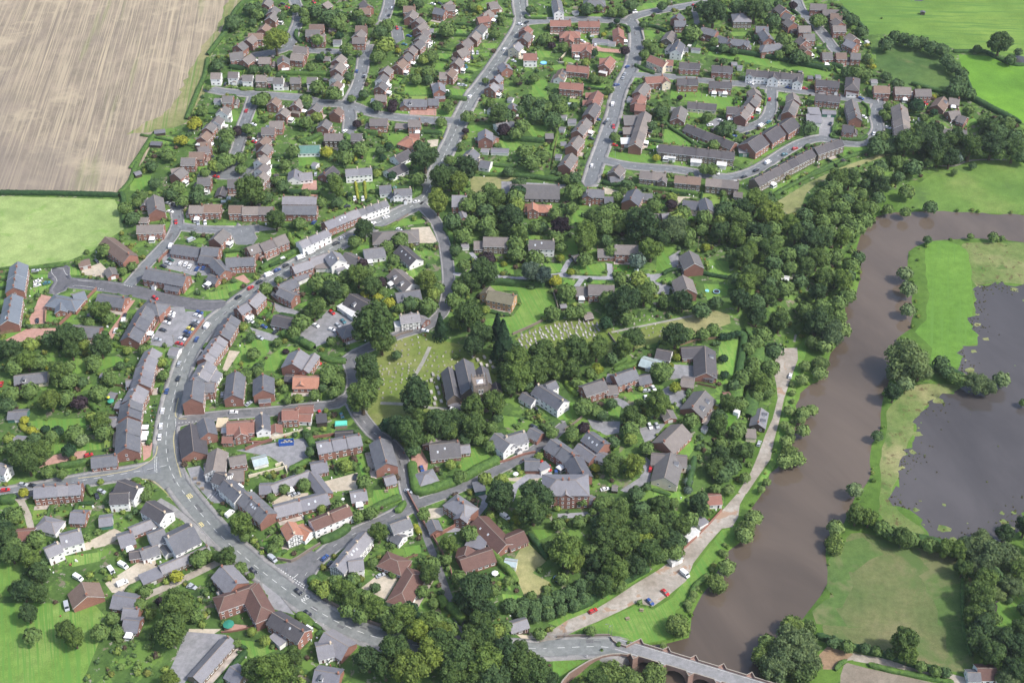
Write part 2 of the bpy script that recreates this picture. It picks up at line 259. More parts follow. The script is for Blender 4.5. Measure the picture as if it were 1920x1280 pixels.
def noise(t, co, scale, detail=4, rough=.55, dist=0.0):
    n = N(t, 'ShaderNodeTexNoise'); n.inputs['Scale'].default_value = scale; n.inputs['Detail'].default_value = detail
    n.inputs['Roughness'].default_value = rough; n.inputs['Distortion'].default_value = dist
    t.links.new(co, n.inputs['Vector']); return n.outputs['Fac']
def pos(t): return N(t, 'ShaderNodeNewGeometry').outputs['Position']
def objco(t): return N(t, 'ShaderNodeTexCoord').outputs['Object']
def mapped(t, co, rot=0, scale=(1, 1, 1)):
    n = N(t, 'ShaderNodeMapping'); n.vector_type = 'TEXTURE'; n.inputs['Rotation'].default_value = (0, 0, rot); n.inputs['Scale'].default_value = tuple(1 / v for v in scale)
    t.links.new(co, n.inputs['Vector']); return n.outputs[0]
def bump(t, b, h, strength=.4, dist=.1):
    n = N(t, 'ShaderNodeBump'); n.inputs['Strength'].default_value = strength; n.inputs['Distance'].default_value = dist
    t.links.new(h, n.inputs['Height']); t.links.new(n.outputs[0], b.inputs['Normal'])

def plain(name, c, rough=.7, var=.12, scale=3.0, rnd=.12, spec=.3, world=False, metal=0):
    if name in MATS: return MATS[name]
    m, t, b = nodes(name); co = pos(t) if world else objco(t)
    f = noise(t, co, scale, 5, .6)
    lo = tuple(v * (1 - var) for v in c); hi = tuple(min(1, v * (1 + var)) for v in c)
    col = ramp(t, f, [(.3, lo), (.7, hi)])
    if rnd:
        r = N(t, 'ShaderNodeObjectInfo').outputs['Random']
        col = mixc(t, 1.0, col, ramp(t, r, [(0, (1 - rnd,) * 3), (1, (1 + rnd * .6, 1 + rnd * .5, 1 + rnd * .5))]), 'MULTIPLY')
    t.links.new(col, b.inputs['Base Color']); b.inputs['Roughness'].default_value = rough
    b.inputs['Specular IOR Level'].default_value = spec; b.inputs['Metallic'].default_value = metal
    MATS[name] = m; return m

def courses(name, c1, c2, row, rough=.8, rnd=.15, lichen=None, spec=.25):
    """brick or tile in rows that follow height, with stains"""
    if name in MATS: return MATS[name]
    m, t, b = nodes(name); co = objco(t)
    sx = N(t, 'ShaderNodeSeparateXYZ'); t.links.new(co, sx.inputs[0])
    w = N(t, 'ShaderNodeMath', operation='MULTIPLY'); t.links.new(sx.outputs[2], w.inputs[0]); w.inputs[1].default_value = 1 / row
    fr = N(t, 'ShaderNodeMath', operation='FRACT'); t.links.new(w.outputs[0], fr.inputs[0])
    big = noise(t, co, .35, 4, .6); fine = noise(t, co, 5.0, 3, .7)
    col = ramp(t, big, [(.32, c1), (.68, c2)])
    col = mixc(t, .55, col, ramp(t, fine, [(.3, tuple(v * .62 for v in c1)), (.7, tuple(min(1, v * 1.3) for v in c2))]))
    col = mixc(t, 1.0, col, ramp(t, fr.outputs[0], [(0, (.78,) * 3), (.18, (1, 1, 1))]), 'MULTIPLY')
    if lichen: col = mixc(t, ramp(t, noise(t, co, .9, 5, .7), [(.55, (0, 0, 0)), (.72, (.55,) * 3)]), col, lichen)
    r = N(t, 'ShaderNodeObjectInfo').outputs['Random']
    col = mixc(t, 1.0, col, ramp(t, r, [(0, (1 - rnd, 1 - rnd, 1 - rnd * .8)), (.5, (1, 1, 1)), (1, (1 + rnd, 1 + rnd * .8, 1 + rnd * .6))]), 'MULTIPLY')
    t.links.new(col, b.inputs['Base Color']); b.inputs['Roughness'].default_value = rough; b.inputs['Specular IOR Level'].default_value = spec
    bump(t, b, fr.outputs[0], .35, .03)
    MATS[name] = m; return m

ROOF = dict(
    b=courses('brown_tiles', (.128, .113, .105), (.20, .178, .165), .28, rnd=.22, lichen=(.21, .19, .13)),
    b2=courses('grey_brown_tiles', (.10, .095, .095), (.155, .148, .145), .28, rnd=.2, lichen=(.19, .18, .13)), b3=courses('warm_brown_tiles', (.14, .095, .075), (.20, .145, .115), .28, rnd=.2, lichen=(.16, .13, .09)),
    g=courses('grey_slate', (.085, .088, .098), (.15, .155, .17), .22, rnd=.2, rough=.6, lichen=(.2, .19, .15)),
    d=courses('dark_tiles', (.06, .056, .06), (.10, .095, .10), .28, rnd=.18),
    l=courses('lilac_slate', (.148, .146, .158), (.222, .22, .237), .22, rnd=.16, rough=.55, lichen=(.17, .16, .12)),
    s=courses('blue_slate', (.12, .14, .165), (.165, .185, .21), .22, rnd=.05, rough=.5),
    r=courses('red_tiles', (.18, .09, .07), (.26, .13, .10), .28, rnd=.12, lichen=(.14, .09, .07)),
    p=courses('plum_tiles', (.105, .060, .05), (.155, .088, .072), .28, rnd=.12, lichen=(.12, .09, .06)),
    o=courses('orange_tiles', (.28, .13, .085), (.40, .20, .135), .28, rnd=.1),
    j=courses('mossy_brown_tiles', (.13, .12, .08), (.19, .175, .12), .28, rnd=.05),
    w=plain('pale_felt_roof', (.55, .55, .53), .8, .15, .8), c=plain('cream_felt_roof', (.5, .42, .28), .8, .15, .8),
    t=plain('green_metal_roof', (.10, .20, .17), .5, .15, .8), k=plain('black_felt_roof', (.05, .05, .055), .8, .2, .8),
    e=plain('greenhouse_glass', (.35, .42, .42), .12, .15, .8, spec=.6))
WALL = dict(
    r=courses('red_brick', (.20, .098, .075), (.29, .15, .115), .15, rnd=.16), n=courses('brown_brick', (.14, .11, .09), (.20, .16, .13), .15, rnd=.14),
    w=plain('white_render', (.78, .77, .74), .75, .06, .6, .05), c=plain('cream_render', (.62, .55, .42), .75, .08, .6, .06),
    k=plain('dark_timber', (.07, .055, .045), .7, .2, 1.5), o=courses('buff_brick', (.42, .24, .13), (.52, .32, .18), .15, rnd=.08),
    t=plain('green_panels', (.06, .16, .12), .5), e=plain('greenhouse_panes', (.3, .4, .4), .12, .1, spec=.6), h=courses('sandstone', (.15, .12, .10), (.24, .20, .165), .35, rnd=.05))
M_white = plain('white_paint', (.8, .8, .78), .5, .05, 2, .04)
M_glass = plain('window_glass', (.03, .04, .05), .08, .2, 1, .3, spec=.7)
M_door = plain('painted_door', (.16, .07, .05), .5, .1, 1, .7)
M_gdoor = plain('garage_door', (.62, .62, .6), .5, .08, 1, .3)
M_ridge = plain('ridge_tiles', (.24, .2, .165), .8, .15, 2, .15)
M_pot = plain('clay_pots', (.42, .2, .11), .8)
M_lead = plain('lead_grey', (.2, .2, .21), .6)
M_bark = plain('bark', (.10, .075, .05), .9, .3, 2)
M_wood = plain('weathered_wood', (.26, .21, .15), .85, .25, 3)
M_fence = plain('fence_boards', (.22, .15, .09), .85, .25, 1.2)
M_tyre = plain('tyre_rubber', (.03, .03, .03), .8)
M_stone = plain('grave_stone', (.42, .40, .36), .85, .25, 2, .35)
M_metal = plain('galvanised_metal', (.3, .31, .32), .4, .1, 3, metal=.6)

def painted():
    m, t, b = nodes('car_paint'); oi = N(t, 'ShaderNodeObjectInfo')
    t.links.new(oi.outputs['Color'], b.inputs['Base Color']); b.inputs['Roughness'].default_value = .25
    b.inputs['Coat Weight'].default_value = .6; return m
M_car = painted()

def leafmat(name, flat=False):
    m, t, b = nodes(name); oi = N(t, 'ShaderNodeObjectInfo'); p = pos(t)
    col = mixc(t, 1.0, oi.outputs['Color'], ramp(t, noise(t, p, .55, 4, .6), [(.3, (.62, .66, .7)), (.5, (1, 1, 1)), (.72, (1.45, 1.35, 1.1))]), 'MULTIPLY')
    col = mixc(t, 1.0, col, ramp(t, noise(t, p, 2.6, 3, .7), [(.3, (.6, .62, .6)), (.7, (1.4, 1.35, 1.2))]), 'MULTIPLY')
    r = oi.outputs['Random']
    col = mixc(t, 1.0, col, ramp(t, r, [(0, (.72, .78, .85)), (.5, (1, 1, 1)), (1, (1.32, 1.28, 1.05))]), 'MULTIPLY')
    t.links.new(col, b.inputs['Base Color']); b.inputs['Roughness'].default_value = .75; b.inputs['Specular IOR Level'].default_value = .15
    if not flat:
        tr = N(t, 'ShaderNodeBsdfTranslucent'); t.links.new(col, tr.inputs[0]); mx = N(t, 'ShaderNodeMixShader'); mx.inputs[0].default_value = .35
        t.links.new(b.outputs[0], mx.inputs[1]); t.links.new(tr.outputs[0], mx.inputs[2])
        t.links.new(mx.outputs[0], t.nodes['Material Output'].inputs[0])
    return m
M_leaf = leafmat('leaves'); M_hedge = leafmat('hedge_leaves', True)

# ------------------------------------------------------------------ ground materials
def gmat(name, stops, s1=.02, s2=.25, s3=2.2, rough=.95, stripes=None, patches=None, bumpy=.0):
    m, t, b = nodes(name); p = pos(t)
    col = ramp(t, noise(t, p, s1, 5, .6), stops)
    f2 = noise(t, p, s2, 5, .65)
    col = mixc(t, 1.0, col, ramp(t, f2, [(.3, (.78, .8, .76)), (.7, (1.2, 1.17, 1.15))]), 'MULTIPLY')
    f3 = noise(t, p, s3, 3, .7)
    col = mixc(t, 1.0, col, ramp(t, f3, [(.3, (.84,) * 3), (.7, (1.16,) * 3)]), 'MULTIPLY')
    for st in (stripes or []):
        ang, sl, sw, lo, hi, c = st
        q = mapped(t, p, ang, (sw, sl, 1))
        f = noise(t, q, 1.0, 4, .65)
        col = mixc(t, ramp(t, f, [(lo, (0, 0, 0)), (hi, (1, 1, 1))]), col, c)
    for pt in (patches or []):
        sc, lo, hi, c, k = pt
        col = mixc(t, ramp(t, noise(t, p, sc, 6, .65, .4), [(lo, (0, 0, 0)), (hi, (k,) * 3)]), col, c)
    t.links.new(col, b.inputs['Base Color']); b.inputs['Roughness'].default_value = rough; b.inputs['Specular IOR Level'].default_value = .15
    if bumpy: bump(t, b, f3, bumpy, .3)
    return m
def wdir(a, b2, z=PLATEAU):
    p, q = at_z(*a, z), at_z(*b2, z); return math.atan2(q[1] - p[1], q[0] - p[0])
A_st = wdir((120, 362), (222, 0)) - math.pi / 2
A_strip = wdir((1745, 640), (1748, 470), 0) - math.pi / 2
GM = {}
GM['village_ground'] = gmat('village_ground', [(.25, (.04, .078, .022)), (.5, (.065, .12, .03)), (.75, (.09, .15, .04))], .05, .4, 2.5, patches=[(.09, .53, .56, (.12, .205, .042), .85), (.16, .6, .64, (.19, .16, .12), .8), (.23, .62, .64, (.27, .245, .21), .8), (.11, .60, .64, (.03, .055, .018), .9)])
GM['bank_grass'] = gmat('bank_grass', [(.3, (.06, .12, .022)), (.7, (.11, .19, .035))], .03, .3, 1.5, patches=[(.12, .58, .66, (.035, .07, .018), .8)])
GM['road'] = gmat('asphalt', [(.3, (.135, .145, .155)), (.7, (.17, .18, .19))], .05, .5, 4, .8)
GM['main_road'] = gmat('main_asphalt', [(.3, (.15, .16, .158)), (.7, (.195, .205, .20))], .06, .4, 4, .8, patches=[(.3, .6, .62, (.12, .125, .13), .5)])
GM['new_road'] = gmat('new_asphalt', [(.3, (.10, .10, .11)), (.7, (.125, .125, .135))], .05, .5, 4, .8)
GM['lane'] = gmat('lane_asphalt', [(.3, (.12, .122, .13)), (.7, (.165, .165, .17))], .06, .5, 4, .8)
GM['driveway'] = gmat('driveway_tarmac', [(.3, (.22, .22, .25)), (.7, (.32, .32, .34))], .06, .5, 4, .85)
GM['pavement'] = gmat('pavement_slabs', [(.3, (.20, .195, .195)), (.7, (.27, .265, .26))], .06, .5, 3, .85)
GM['dark_pavement'] = gmat('dark_pavement', [(.3, (.11, .11, .125)), (.7, (.15, .15, .165))], .06, .5, 3, .85)
GM['car_park'] = gmat('car_park_tarmac', [(.3, (.19, .19, .205)), (.7, (.26, .26, .27))], .05, .4, 3, .85)
GM['gravel'] = gmat('gravel', [(.3, (.36, .31, .24)), (.7, (.48, .43, .35))], .08, .6, 5, .95)
GM['brick_paving'] = gmat('brick_paving', [(.3, (.34, .19, .15)), (.7, (.42, .26, .22))], .08, .6, 3, .9)
GM['riverside_track'] = gmat('riverside_track', [(.3, (.22, .19, .155)), (.5, (.30, .27, .235)), (.7, (.40, .37, .335))], .09, .5, 3, .9, patches=[(.09, .58, .62, (.30, .19, .12), .8)])
GM['farm_track'] = gmat('farm_track', [(.3, (.25, .22, .18)), (.7, (.42, .38, .33))], .09, .5, 3, .9)
GM['church_path'] = gmat('church_path', [(.3, (.22, .215, .19)), (.7, (.30, .29, .26))], .09, .5, 3, .9)
GM['mud'] = gmat('mud', [(.3, (.22, .15, .09)), (.7, (.28, .20, .13))], .05, .2, 1, .4)
GM['stubble_field'] = gmat('stubble', [(.3, (.18, .15, .118)), (.48, (.235, .195, .148)), (.7, (.30, .25, .18))], .006, .08, 1.5,
    stripes=[(A_st, .012, .8, .48, .60, (.34, .285, .20)), (A_st, .005, .5, .56, .66, (.40, .33, .225)), (A_st, .004, .4, .56, .66, (.18, .15, .115)), (A_st, .003, .045, .57, .70, (.14, .17, .06))], patches=[(.045, .55, .66, (.40, .335, .23), .6), (.010, .62, .74, (.15, .18, .07), .4), (.005, .5, .6, (.165, .14, .12), .5)])  # last, broadest dark patch: a cloud's shadow painted into the field colour
GM['pale_meadow'] = gmat('pale_meadow', [(.3, (.20, .28, .095)), (.7, (.27, .34, .13))], .02, .12, 1.2, patches=[(.09, .56, .66, (.14, .25, .05), .7), (.3, .62, .7, (.32, .33, .14), .5)])
GM['crop_field'] = gmat('crop_field', [(.3, (.075, .15, .033)), (.55, (.12, .21, .04)), (.75, (.19, .28, .055))], .008, .05, 1.0, stripes=[(wdir((1600, 60), (1920, 70)) - math.pi / 2, .02, .3, .5, .62, (.085, .17, .035))])
GM['bright_field'] = gmat('bright_field', [(.3, (.085, .19, .025)), (.55, (.13, .27, .03)), (.72, (.23, .32, .04))], .014, .06, 1.0)
GM['scrub'] = gmat('scrub_grass', [(.3, (.05, .10, .03)), (.7, (.09, .15, .04))], .03, .2, 1.5, patches=[(.05, .6, .7, (.14, .14, .06), .6)])
GM['strip_meadow'] = gmat('strip_meadow', [(.3, (.085, .18, .028)), (.7, (.12, .225, .038))], .02, .2, 1.5, stripes=[(A_strip, .01, .5, .5, .62, (.10, .20, .036))])
GM['tan_marsh'] = gmat('tan_marsh', [(.3, (.09, .15, .035)), (.5, (.14, .18, .06)), (.7, (.26, .24, .12))], .03, .3, 1.8, patches=[(.25, .57, .63, (.10, .07, .035), .8), (.08, .56, .66, (.07, .13, .03), .8)], bumpy=.5)
GM['rough_pasture'] = gmat('rough_pasture', [(.3, (.07, .115, .035)), (.5, (.13, .145, .06)), (.68, (.22, .19, .11))], .022, .35, 1.8, patches=[(.03, .50, .60, (.075, .13, .036), .85), (.4, .64, .7, (.22, .16, .09), .6)], bumpy=.5)
GM['ploughed_soil'] = gmat('ploughed_soil', [(.3, (.16, .13, .10)), (.7, (.24, .21, .17))], .03, .25, 1.5)
GM['river_meadow'] = gmat('river_meadow', [(.3, (.07, .14, .03)), (.55, (.11, .19, .04)), (.75, (.16, .21, .06))], .02, .12, 1.2, patches=[(.05, .58, .68, (.06, .10, .035), .7)])
GM['dry_grass'] = gmat('dry_grass', [(.3, (.15, .18, .065)), (.7, (.27, .25, .125))], .04, .25, 1.5, patches=[(.1, .6, .7, (.13, .18, .05), .6)])
GM['churchyard'] = gmat('churchyard_grass', [(.3, (.10, .155, .03)), (.5, (.14, .18, .045)), (.7, (.19, .20, .075))], .05, .3, 1.5)
GM['lawn'] = gmat('lawn_grass', [(.3, (.095, .185, .034)), (.5, (.13, .225, .045)), (.7, (.185, .265, .075))], .035, .25, 2, stripes=[(.3, .02, .9, .5, .56, (.10, .215, .04))])
GM['pavement_area'] = GM['pavement']; GM['marsh_islet'] = GM['tan_marsh']; GM['field_margin'] = gmat('field_margin', [(.3, (.13, .17, .055)), (.5, (.20, .20, .09)), (.7, (.28, .245, .14))], .02, .2, 1.5, stripes=[(A_st, .006, .4, .52, .60, (.12, .18, .05)), (A_st, .004, .25, .56, .64, (.31, .26, .18))]); GM['bridge_deck'] = gmat('bridge_tarmac', [(.3, (.19, .19, .195)), (.7, (.25, .25, .255))], .06, .5, 3, .85)
GM['green_pasture'] = gmat('green_pasture', [(.3, (.065, .12, .032)), (.7, (.10, .155, .045))], .03, .3, 1.6, patches=[(.04, .50, .60, (.16, .16, .075), .8), (.15, .58, .66, (.045, .09, .024), .6)])
def watermat(name, c, rough, ripple):
    m, t, b = nodes(name); p = pos(t)
    col = ramp(t, noise(t, mapped(t, p, .4, (1, .35, 1)), .02, 5, .6, .6), [(.3, tuple(v * .74 for v in c)), (.5, c), (.68, tuple(v * 1.3 for v in c))])
    t.links.new(col, b.inputs['Base Color']); b.inputs['Roughness'].default_value = rough; b.inputs['IOR'].default_value = 1.45
    f = noise(t, p, ripple, 3, .6); n = N(t, 'ShaderNodeBump'); n.inputs['Strength'].default_value = .07; n.inputs['Distance'].default_value = .05
    t.links.new(f, n.inputs['Height']); t.links.new(n.outputs[0], b.inputs['Normal']); return m
GM['river'] = watermat('river_water', (.094, .073, .055), .035, .6)
GM['flood_water'] = watermat('flood_water', (.064, .058, .056), .035, .3)
M_mark = plain('road_paint', (.66, .66, .62), .7, .15, 4, 0)
M_yellow = plain('yellow_road_paint', (.62, .52, .22), .7, .15, 4, 0)
M_kerb = plain('kerb_stone', (.34, .33, .31), .8, .1, 4, 0, world=True)

# ------------------------------------------------------------------ mesh helpers
class MB:
    def __init__(s): s.v = []; s.f = []; s.m = []
    def quad(s, a, b, c, d, m=0):
        n = len(s.v); s.v += [tuple(a), tuple(b), tuple(c), tuple(d)]; s.f.append((n, n + 1, n + 2, n + 3)); s.m.append(m)
    def tri(s, a, b, c, m=0):
        n = len(s.v); s.v += [tuple(a), tuple(b), tuple(c)]; s.f.append((n, n + 1, n + 2)); s.m.append(m)
    def poly(s, P, m=0):
        n = len(s.v); s.v += [tuple(p) for p in P]; s.f.append(tuple(range(n, n + len(P)))); s.m.append(m)
    def box(s, x0, x1, y0, y1, z0, z1, m=0, bottom=False):
        n = len(s.v); s.v += [(x0, y0, z0), (x1, y0, z0), (x1, y1, z0), (x0, y1, z0), (x0, y0, z1), (x1, y0, z1), (x1, y1, z1), (x0, y1, z1)]
        F = [(4, 5, 6, 7), (0, 1, 5, 4), (1, 2, 6, 5), (2, 3, 7, 6), (3, 0, 4, 7)] + ([(3, 2, 1, 0)] if bottom else [])
        for f in F: s.f.append(tuple(n + i for i in f)); s.m.append(m)
    def hull(s, bot, top, m=0, cap=None):
        n = len(s.v); k = len(bot); s.v += [tuple(p) for p in bot] + [tuple(p) for p in top]
        for i in range(k): s.f.append((n + i, n + (i + 1) % k, n + k + (i + 1) % k, n + k + i)); s.m.append(m)
        s.f.append(tuple(n + k + i for i in range(k))); s.m.append(m if cap is None else cap)
    def tube(s, c, r0, r1, z0, z1, k=8, m=0):
        b = [(c[0] + r0 * math.cos(2 * math.pi * i / k), c[1] + r0 * math.sin(2 * math.pi * i / k), z0) for i in range(k)]
        t2 = [(c[0] + r1 * math.cos(2 * math.pi * i / k), c[1] + r1 * math.sin(2 * math.pi * i / k), z1) for i in range(k)]
        s.hull(b, t2, m)
    def mesh(s, name, mats):
        me = bpy.data.meshes.new(name); me.from_pydata(s.v, [], s.f)
        for mt in (mats if isinstance(mats, (list, tuple)) else [mats]): me.materials.append(mt)
        if any(s.m): me.polygons.foreach_set('material_index', s.m)
        me.update(); return me
def link(name, me, parent=None, loc=None, rz=0.0, sc=None):
    o = bpy.data.objects.new(name, me); COL.objects.link(o)
    if parent is not None: o.parent = parent
    if loc is not None: o.location = loc
    if rz: o.rotation_euler = (0, 0, rz)
    if sc is not None: o.scale = sc
    return o
def fastmesh(name, V, F, mat):
    """V (n,3) array, F (m,k) int array with k = 3 or 4"""
    me = bpy.data.meshes.new(name); V = np.asarray(V, np.float32); F = np.asarray(F, np.int32); k = F.shape[1]
    me.vertices.add(len(V)); me.vertices.foreach_set('co', V.ravel())
    me.loops.add(F.size); me.loops.foreach_set('vertex_index', F.ravel())
    me.polygons.add(len(F)); me.polygons.foreach_set('loop_start', np.arange(0, F.size, k, dtype=np.int32))
    for mt in (mat if isinstance(mat, (list, tuple)) else [mat]): me.materials.append(mt)
    me.update(calc_edges=True); me.validate(); return me
THINGS = []      # (object, look words, px, py, group, category)
def thing(o, look, px, py, cat, group=None):
    o['category'] = cat
    if group: o['group'] = group
    THINGS.append((o, look, px, py, cat)); return o

# ------------------------------------------------------------------ occupancy of the ground, 1 m cells
OX, OY, ON, OM = -620, 250, 1240, 1000
occ = np.zeros((ON, OM), np.uint8)      # 1 road, 2 building, 3 water/field, 4 lawn, 5 tree
def mark(x, y, r, val):
    i0, i1 = int(x - r - OX), int(x + r - OX) + 1; j0, j1 = int(y - r - OY), int(y + r - OY) + 1
    occ[max(0, i0):max(0, i1), max(0, j0):max(0, j1)] = val
def at_occ(x, y):
    i, j = int(x - OX), int(y - OY)
    return occ[i, j] if 0 <= i < ON and 0 <= j < OM else 3
GX, GY = np.meshgrid(np.arange(ON) + OX + .5, np.arange(OM) + OY + .5, indexing='ij')
def mark_poly(P, val, only=None):
    xs = [p[0] for p in P]; ys = [p[1] for p in P]
    a, b = max(0, int(min(xs) - OX) - 1), min(ON, int(max(xs) - OX) + 2); c, d = max(0, int(min(ys) - OY) - 1), min(OM, int(max(ys) - OY) + 2)
    if a >= b or c >= d: return
    k = in_poly(P, GX[a:b, c:d], GY[a:b, c:d])
    if only is not None: k &= (occ[a:b, c:d] == only)
    occ[a:b, c:d][k] = val
def mark_line(P, w, val):
    xs = [p[0] for p in P]; ys = [p[1] for p in P]
    a, b = max(0, int(min(xs) - OX - w)), min(ON, int(max(xs) - OX + w) + 2); c, d = max(0, int(min(ys) - OY - w)), min(OM, int(max(ys) - OY + w) + 2)
    if a >= b or c >= d: return
    occ[a:b, c:d][dist_line(P, GX[a:b, c:d], GY[a:b, c:d]) < w] = val
# ------------------------------------------------------------------ the ground: one conforming sheet, cut into its surfaces
def smooth(P, step=4.0, close=False):
    """Catmull-Rom through P, resampled"""
    out = []; n = len(P); Q = [P[-1]] + P + [P[0], P[1]] if close else [P[0]] + P + [P[-1]]
    for i in range(1, (n + 1) if close else n):
        p0, p1, p2, p3 = (np.array(Q[i + k - 1], float) for k in range(4))
        L = np.linalg.norm(p2 - p1); k = max(1, int(L / step))
        for j in range(k):
            t = j / k
            out.append(tuple(.5 * ((2 * p1) + (-p0 + p2) * t + (2 * p0 - 5 * p1 + 4 * p2 - p3) * t * t + (-p0 + 3 * p1 - 3 * p2 + p3) * t ** 3)))
    if not close: out.append(tuple(P[-1]))
    return out
def offset(P, d):
    out = []
    for i, p in enumerate(P):
        a = P[max(0, i - 1)]; b = P[min(len(P) - 1, i + 1)]; dx, dy = b[0] - a[0], b[1] - a[1]; L = math.hypot(dx, dy) + 1e-9
        out.append((p[0] - dy / L * d, p[1] + dx / L * d))
    return out
LAYERS = []  # (class, test, boundary loops)
ribbons = []
for cls, w, pv, c, s in ROADS:
    P = smooth(gl(pts(c, s)), 5.0); ribbons.append((cls, w, pv, P))
def wob(P, amp, seed):
    r = random.Random(seed); return [(x + r.uniform(-amp, amp), y + r.uniform(-amp, amp)) for x, y in P]
areas = []
for k, (cls, c, s) in enumerate(AREAS):
    P = gl(pts(c, s))
    if cls in ('river', 'flood_water', 'tan_marsh', 'rough_pasture', 'green_pasture', 'strip_meadow', 'field_margin'): P = wob(smooth(P, 5.0 if cls != 'flood_water' else 2.5, True), {'flood_water': 2.2, 'green_pasture': 3.5, 'field_margin': 2}.get(cls, .9), k)
    areas.append((cls, P))
FW0 = [P for c, P in areas if c == 'flood_water'][0]; ri = random.Random(8)
for q in range(170):       # grassy islets along the shallow western edge
    x, y = ri.choice(FW0); sg = ri.choice((3, 6, 12)); x += ri.gauss(0, sg); y += ri.gauss(0, sg)
    if x > 330 and y < 640: continue
    if not in_poly(FW0, x, y): continue
    R = ri.uniform(.6, 3.2) * (1 if sg < 12 else .5); n = 9; areas.append(('marsh_islet', [(x + R * ri.uniform(.5, 1.2) * math.cos(6.283 * i / n), y + R * ri.uniform(.4, 1.0) * math.sin(6.283 * i / n)) for i in range(n)]))
lawns = [('lawn', gl(pts(c, s))) for c, s in LAWNS]
ORDER = [('r', n) for n in ('main_road', 'new_road', 'road', 'lane')] + [('a', 'main_road'), ('a', 'lane'), ('a', 'pavement_area')] + [('a', 'car_park'), ('a', 'riverside_track'), ('r', 'driveway'), ('r', 'car_park'), ('p', 'pavement'), ('r', 'farm_track'), ('r', 'church_path')] + \
    [('a', n) for n in ('gravel', 'brick_paving', 'mud', 'marsh_islet', 'flood_water', 'river')] + [('l', 'lawn')] + \
    [('a', n) for n in ('field_margin', 'stubble_field', 'pale_meadow', 'crop_field', 'bright_field', 'scrub', 'strip_meadow', 'tan_marsh', 'green_pasture', 'rough_pasture', 'ploughed_soil', 'river_meadow', 'dry_grass', 'churchyard')]
V2, E2 = [], []
def add_loop(P, closed=True):
    n = len(V2); V2.extend(Vector((float(p[0]), float(p[1]))) for p in P)
    E2.extend((n + i, n + i + 1) for i in range(len(P) - 1))
    if closed: E2.append((n + len(P) - 1, n))
for cls, w, pv, P in ribbons:
    hw = w / 2
    add_loop(offset(P, hw) + offset(P, -hw)[::-1])
    if pv: add_loop(offset(P, hw + pv) + offset(P, -hw - pv)[::-1])
def clampfar(P): return [(max(-2900, min(2900, x)), max(60, min(4800, y))) for x, y in P]
for cls, P in areas + lawns: add_loop(clampfar(P))
r0 = random.Random(3)
for gx in range(-640, 660, 9):
    for gy in range(250, 1300, 9): V2.append(Vector((gx + r0.uniform(-2, 2), gy + r0.uniform(-2, 2))))
fx = rng.uniform(-400, 520, 60000); fy = rng.uniform(260, 1000, 60000); fd = dist_line(TOE, fx, fy)
sel = (fd < 34); sel &= rng.random(60000) < .5
for x, y in zip(fx[sel], fy[sel]): V2.append(Vector((x, y)))
for x in range(-3000, 3001, 500):
    for y in (60, 150, 1500, 1900, 2400, 3200, 4100, 5000): V2.append(Vector((x, y)))
for y in range(300, 1400, 200):
    for x in (-3000, -2000, -1300, -900, 900, 1300, 2000, 3000): V2.append(Vector((x, y)))
res = delaunay_2d_cdt(V2, E2, [], 0, 1e-3)
GV = np.array([(v.x, v.y) for v in res[0]]); GF = np.array([f for f in res[2] if len(f) == 3], np.int32)
cen = GV[GF].mean(axis=1); cx, cy = cen[:, 0], cen[:, 1]
cls_of = np.full(len(GF), -1, np.int32); names = []
def assign(mask, name):
    if name not in names: names.append(name)
    m = mask & (cls_of < 0); cls_of[m] = names.index(name)
for kind, name in ORDER:
    if kind == 'r':
        for cls, w, pv, P in ribbons:
            if cls == name: assign(dist_line(P, cx, cy) < w / 2 + .02, name)
    elif kind == 'p':
        for cls, w, pv, P in ribbons:
            if pv: assign(dist_line(P, cx, cy) < w / 2 + pv + .02, 'dark_pavement' if cls == 'new_road' else 'pavement')
    else:
        for cls, P in (areas if kind == 'a' else lawns):
            if cls == name: assign(in_poly(clampfar(P), cx, cy), name)
low = ~in_poly(TOE_POLY, cx, cy)
assign(low, 'bank_grass'); assign(np.ones(len(GF), bool), 'village_ground')
GZ = height(GV[:, 0], GV[:, 1])
for wn, wz in (('flood_water', -.25), ('river', -.7)):
    if wn in names:
        f = GF[cls_of == names.index(wn)]; vi = np.unique(f); lowv = vi[(GZ[vi] < 6)]; GZ[lowv] = wz
GROUND_NAMES = {'village_ground': 'ground', 'bank_grass': 'river_bank', 'stubble_field': 'field', 'pale_meadow': 'meadow', 'crop_field': 'field', 'bright_field': 'field', 'dark_pavement': 'pavement', 'pavement_area': 'pavement', 'green_pasture': 'field', 'field_margin': 'field', 'marsh_islet': 'grass_islets', 'rough_pasture': 'field', 'tan_marsh': 'field', 'strip_meadow': 'meadow', 'churchyard': 'churchyard_grass', 'gravel': 'ground', 'scrub': 'ground', 'lawn': 'lawn', 'brick_paving': 'pavement', 'mud': 'ground', 'dry_grass': 'field', 'ploughed_soil': 'field'}
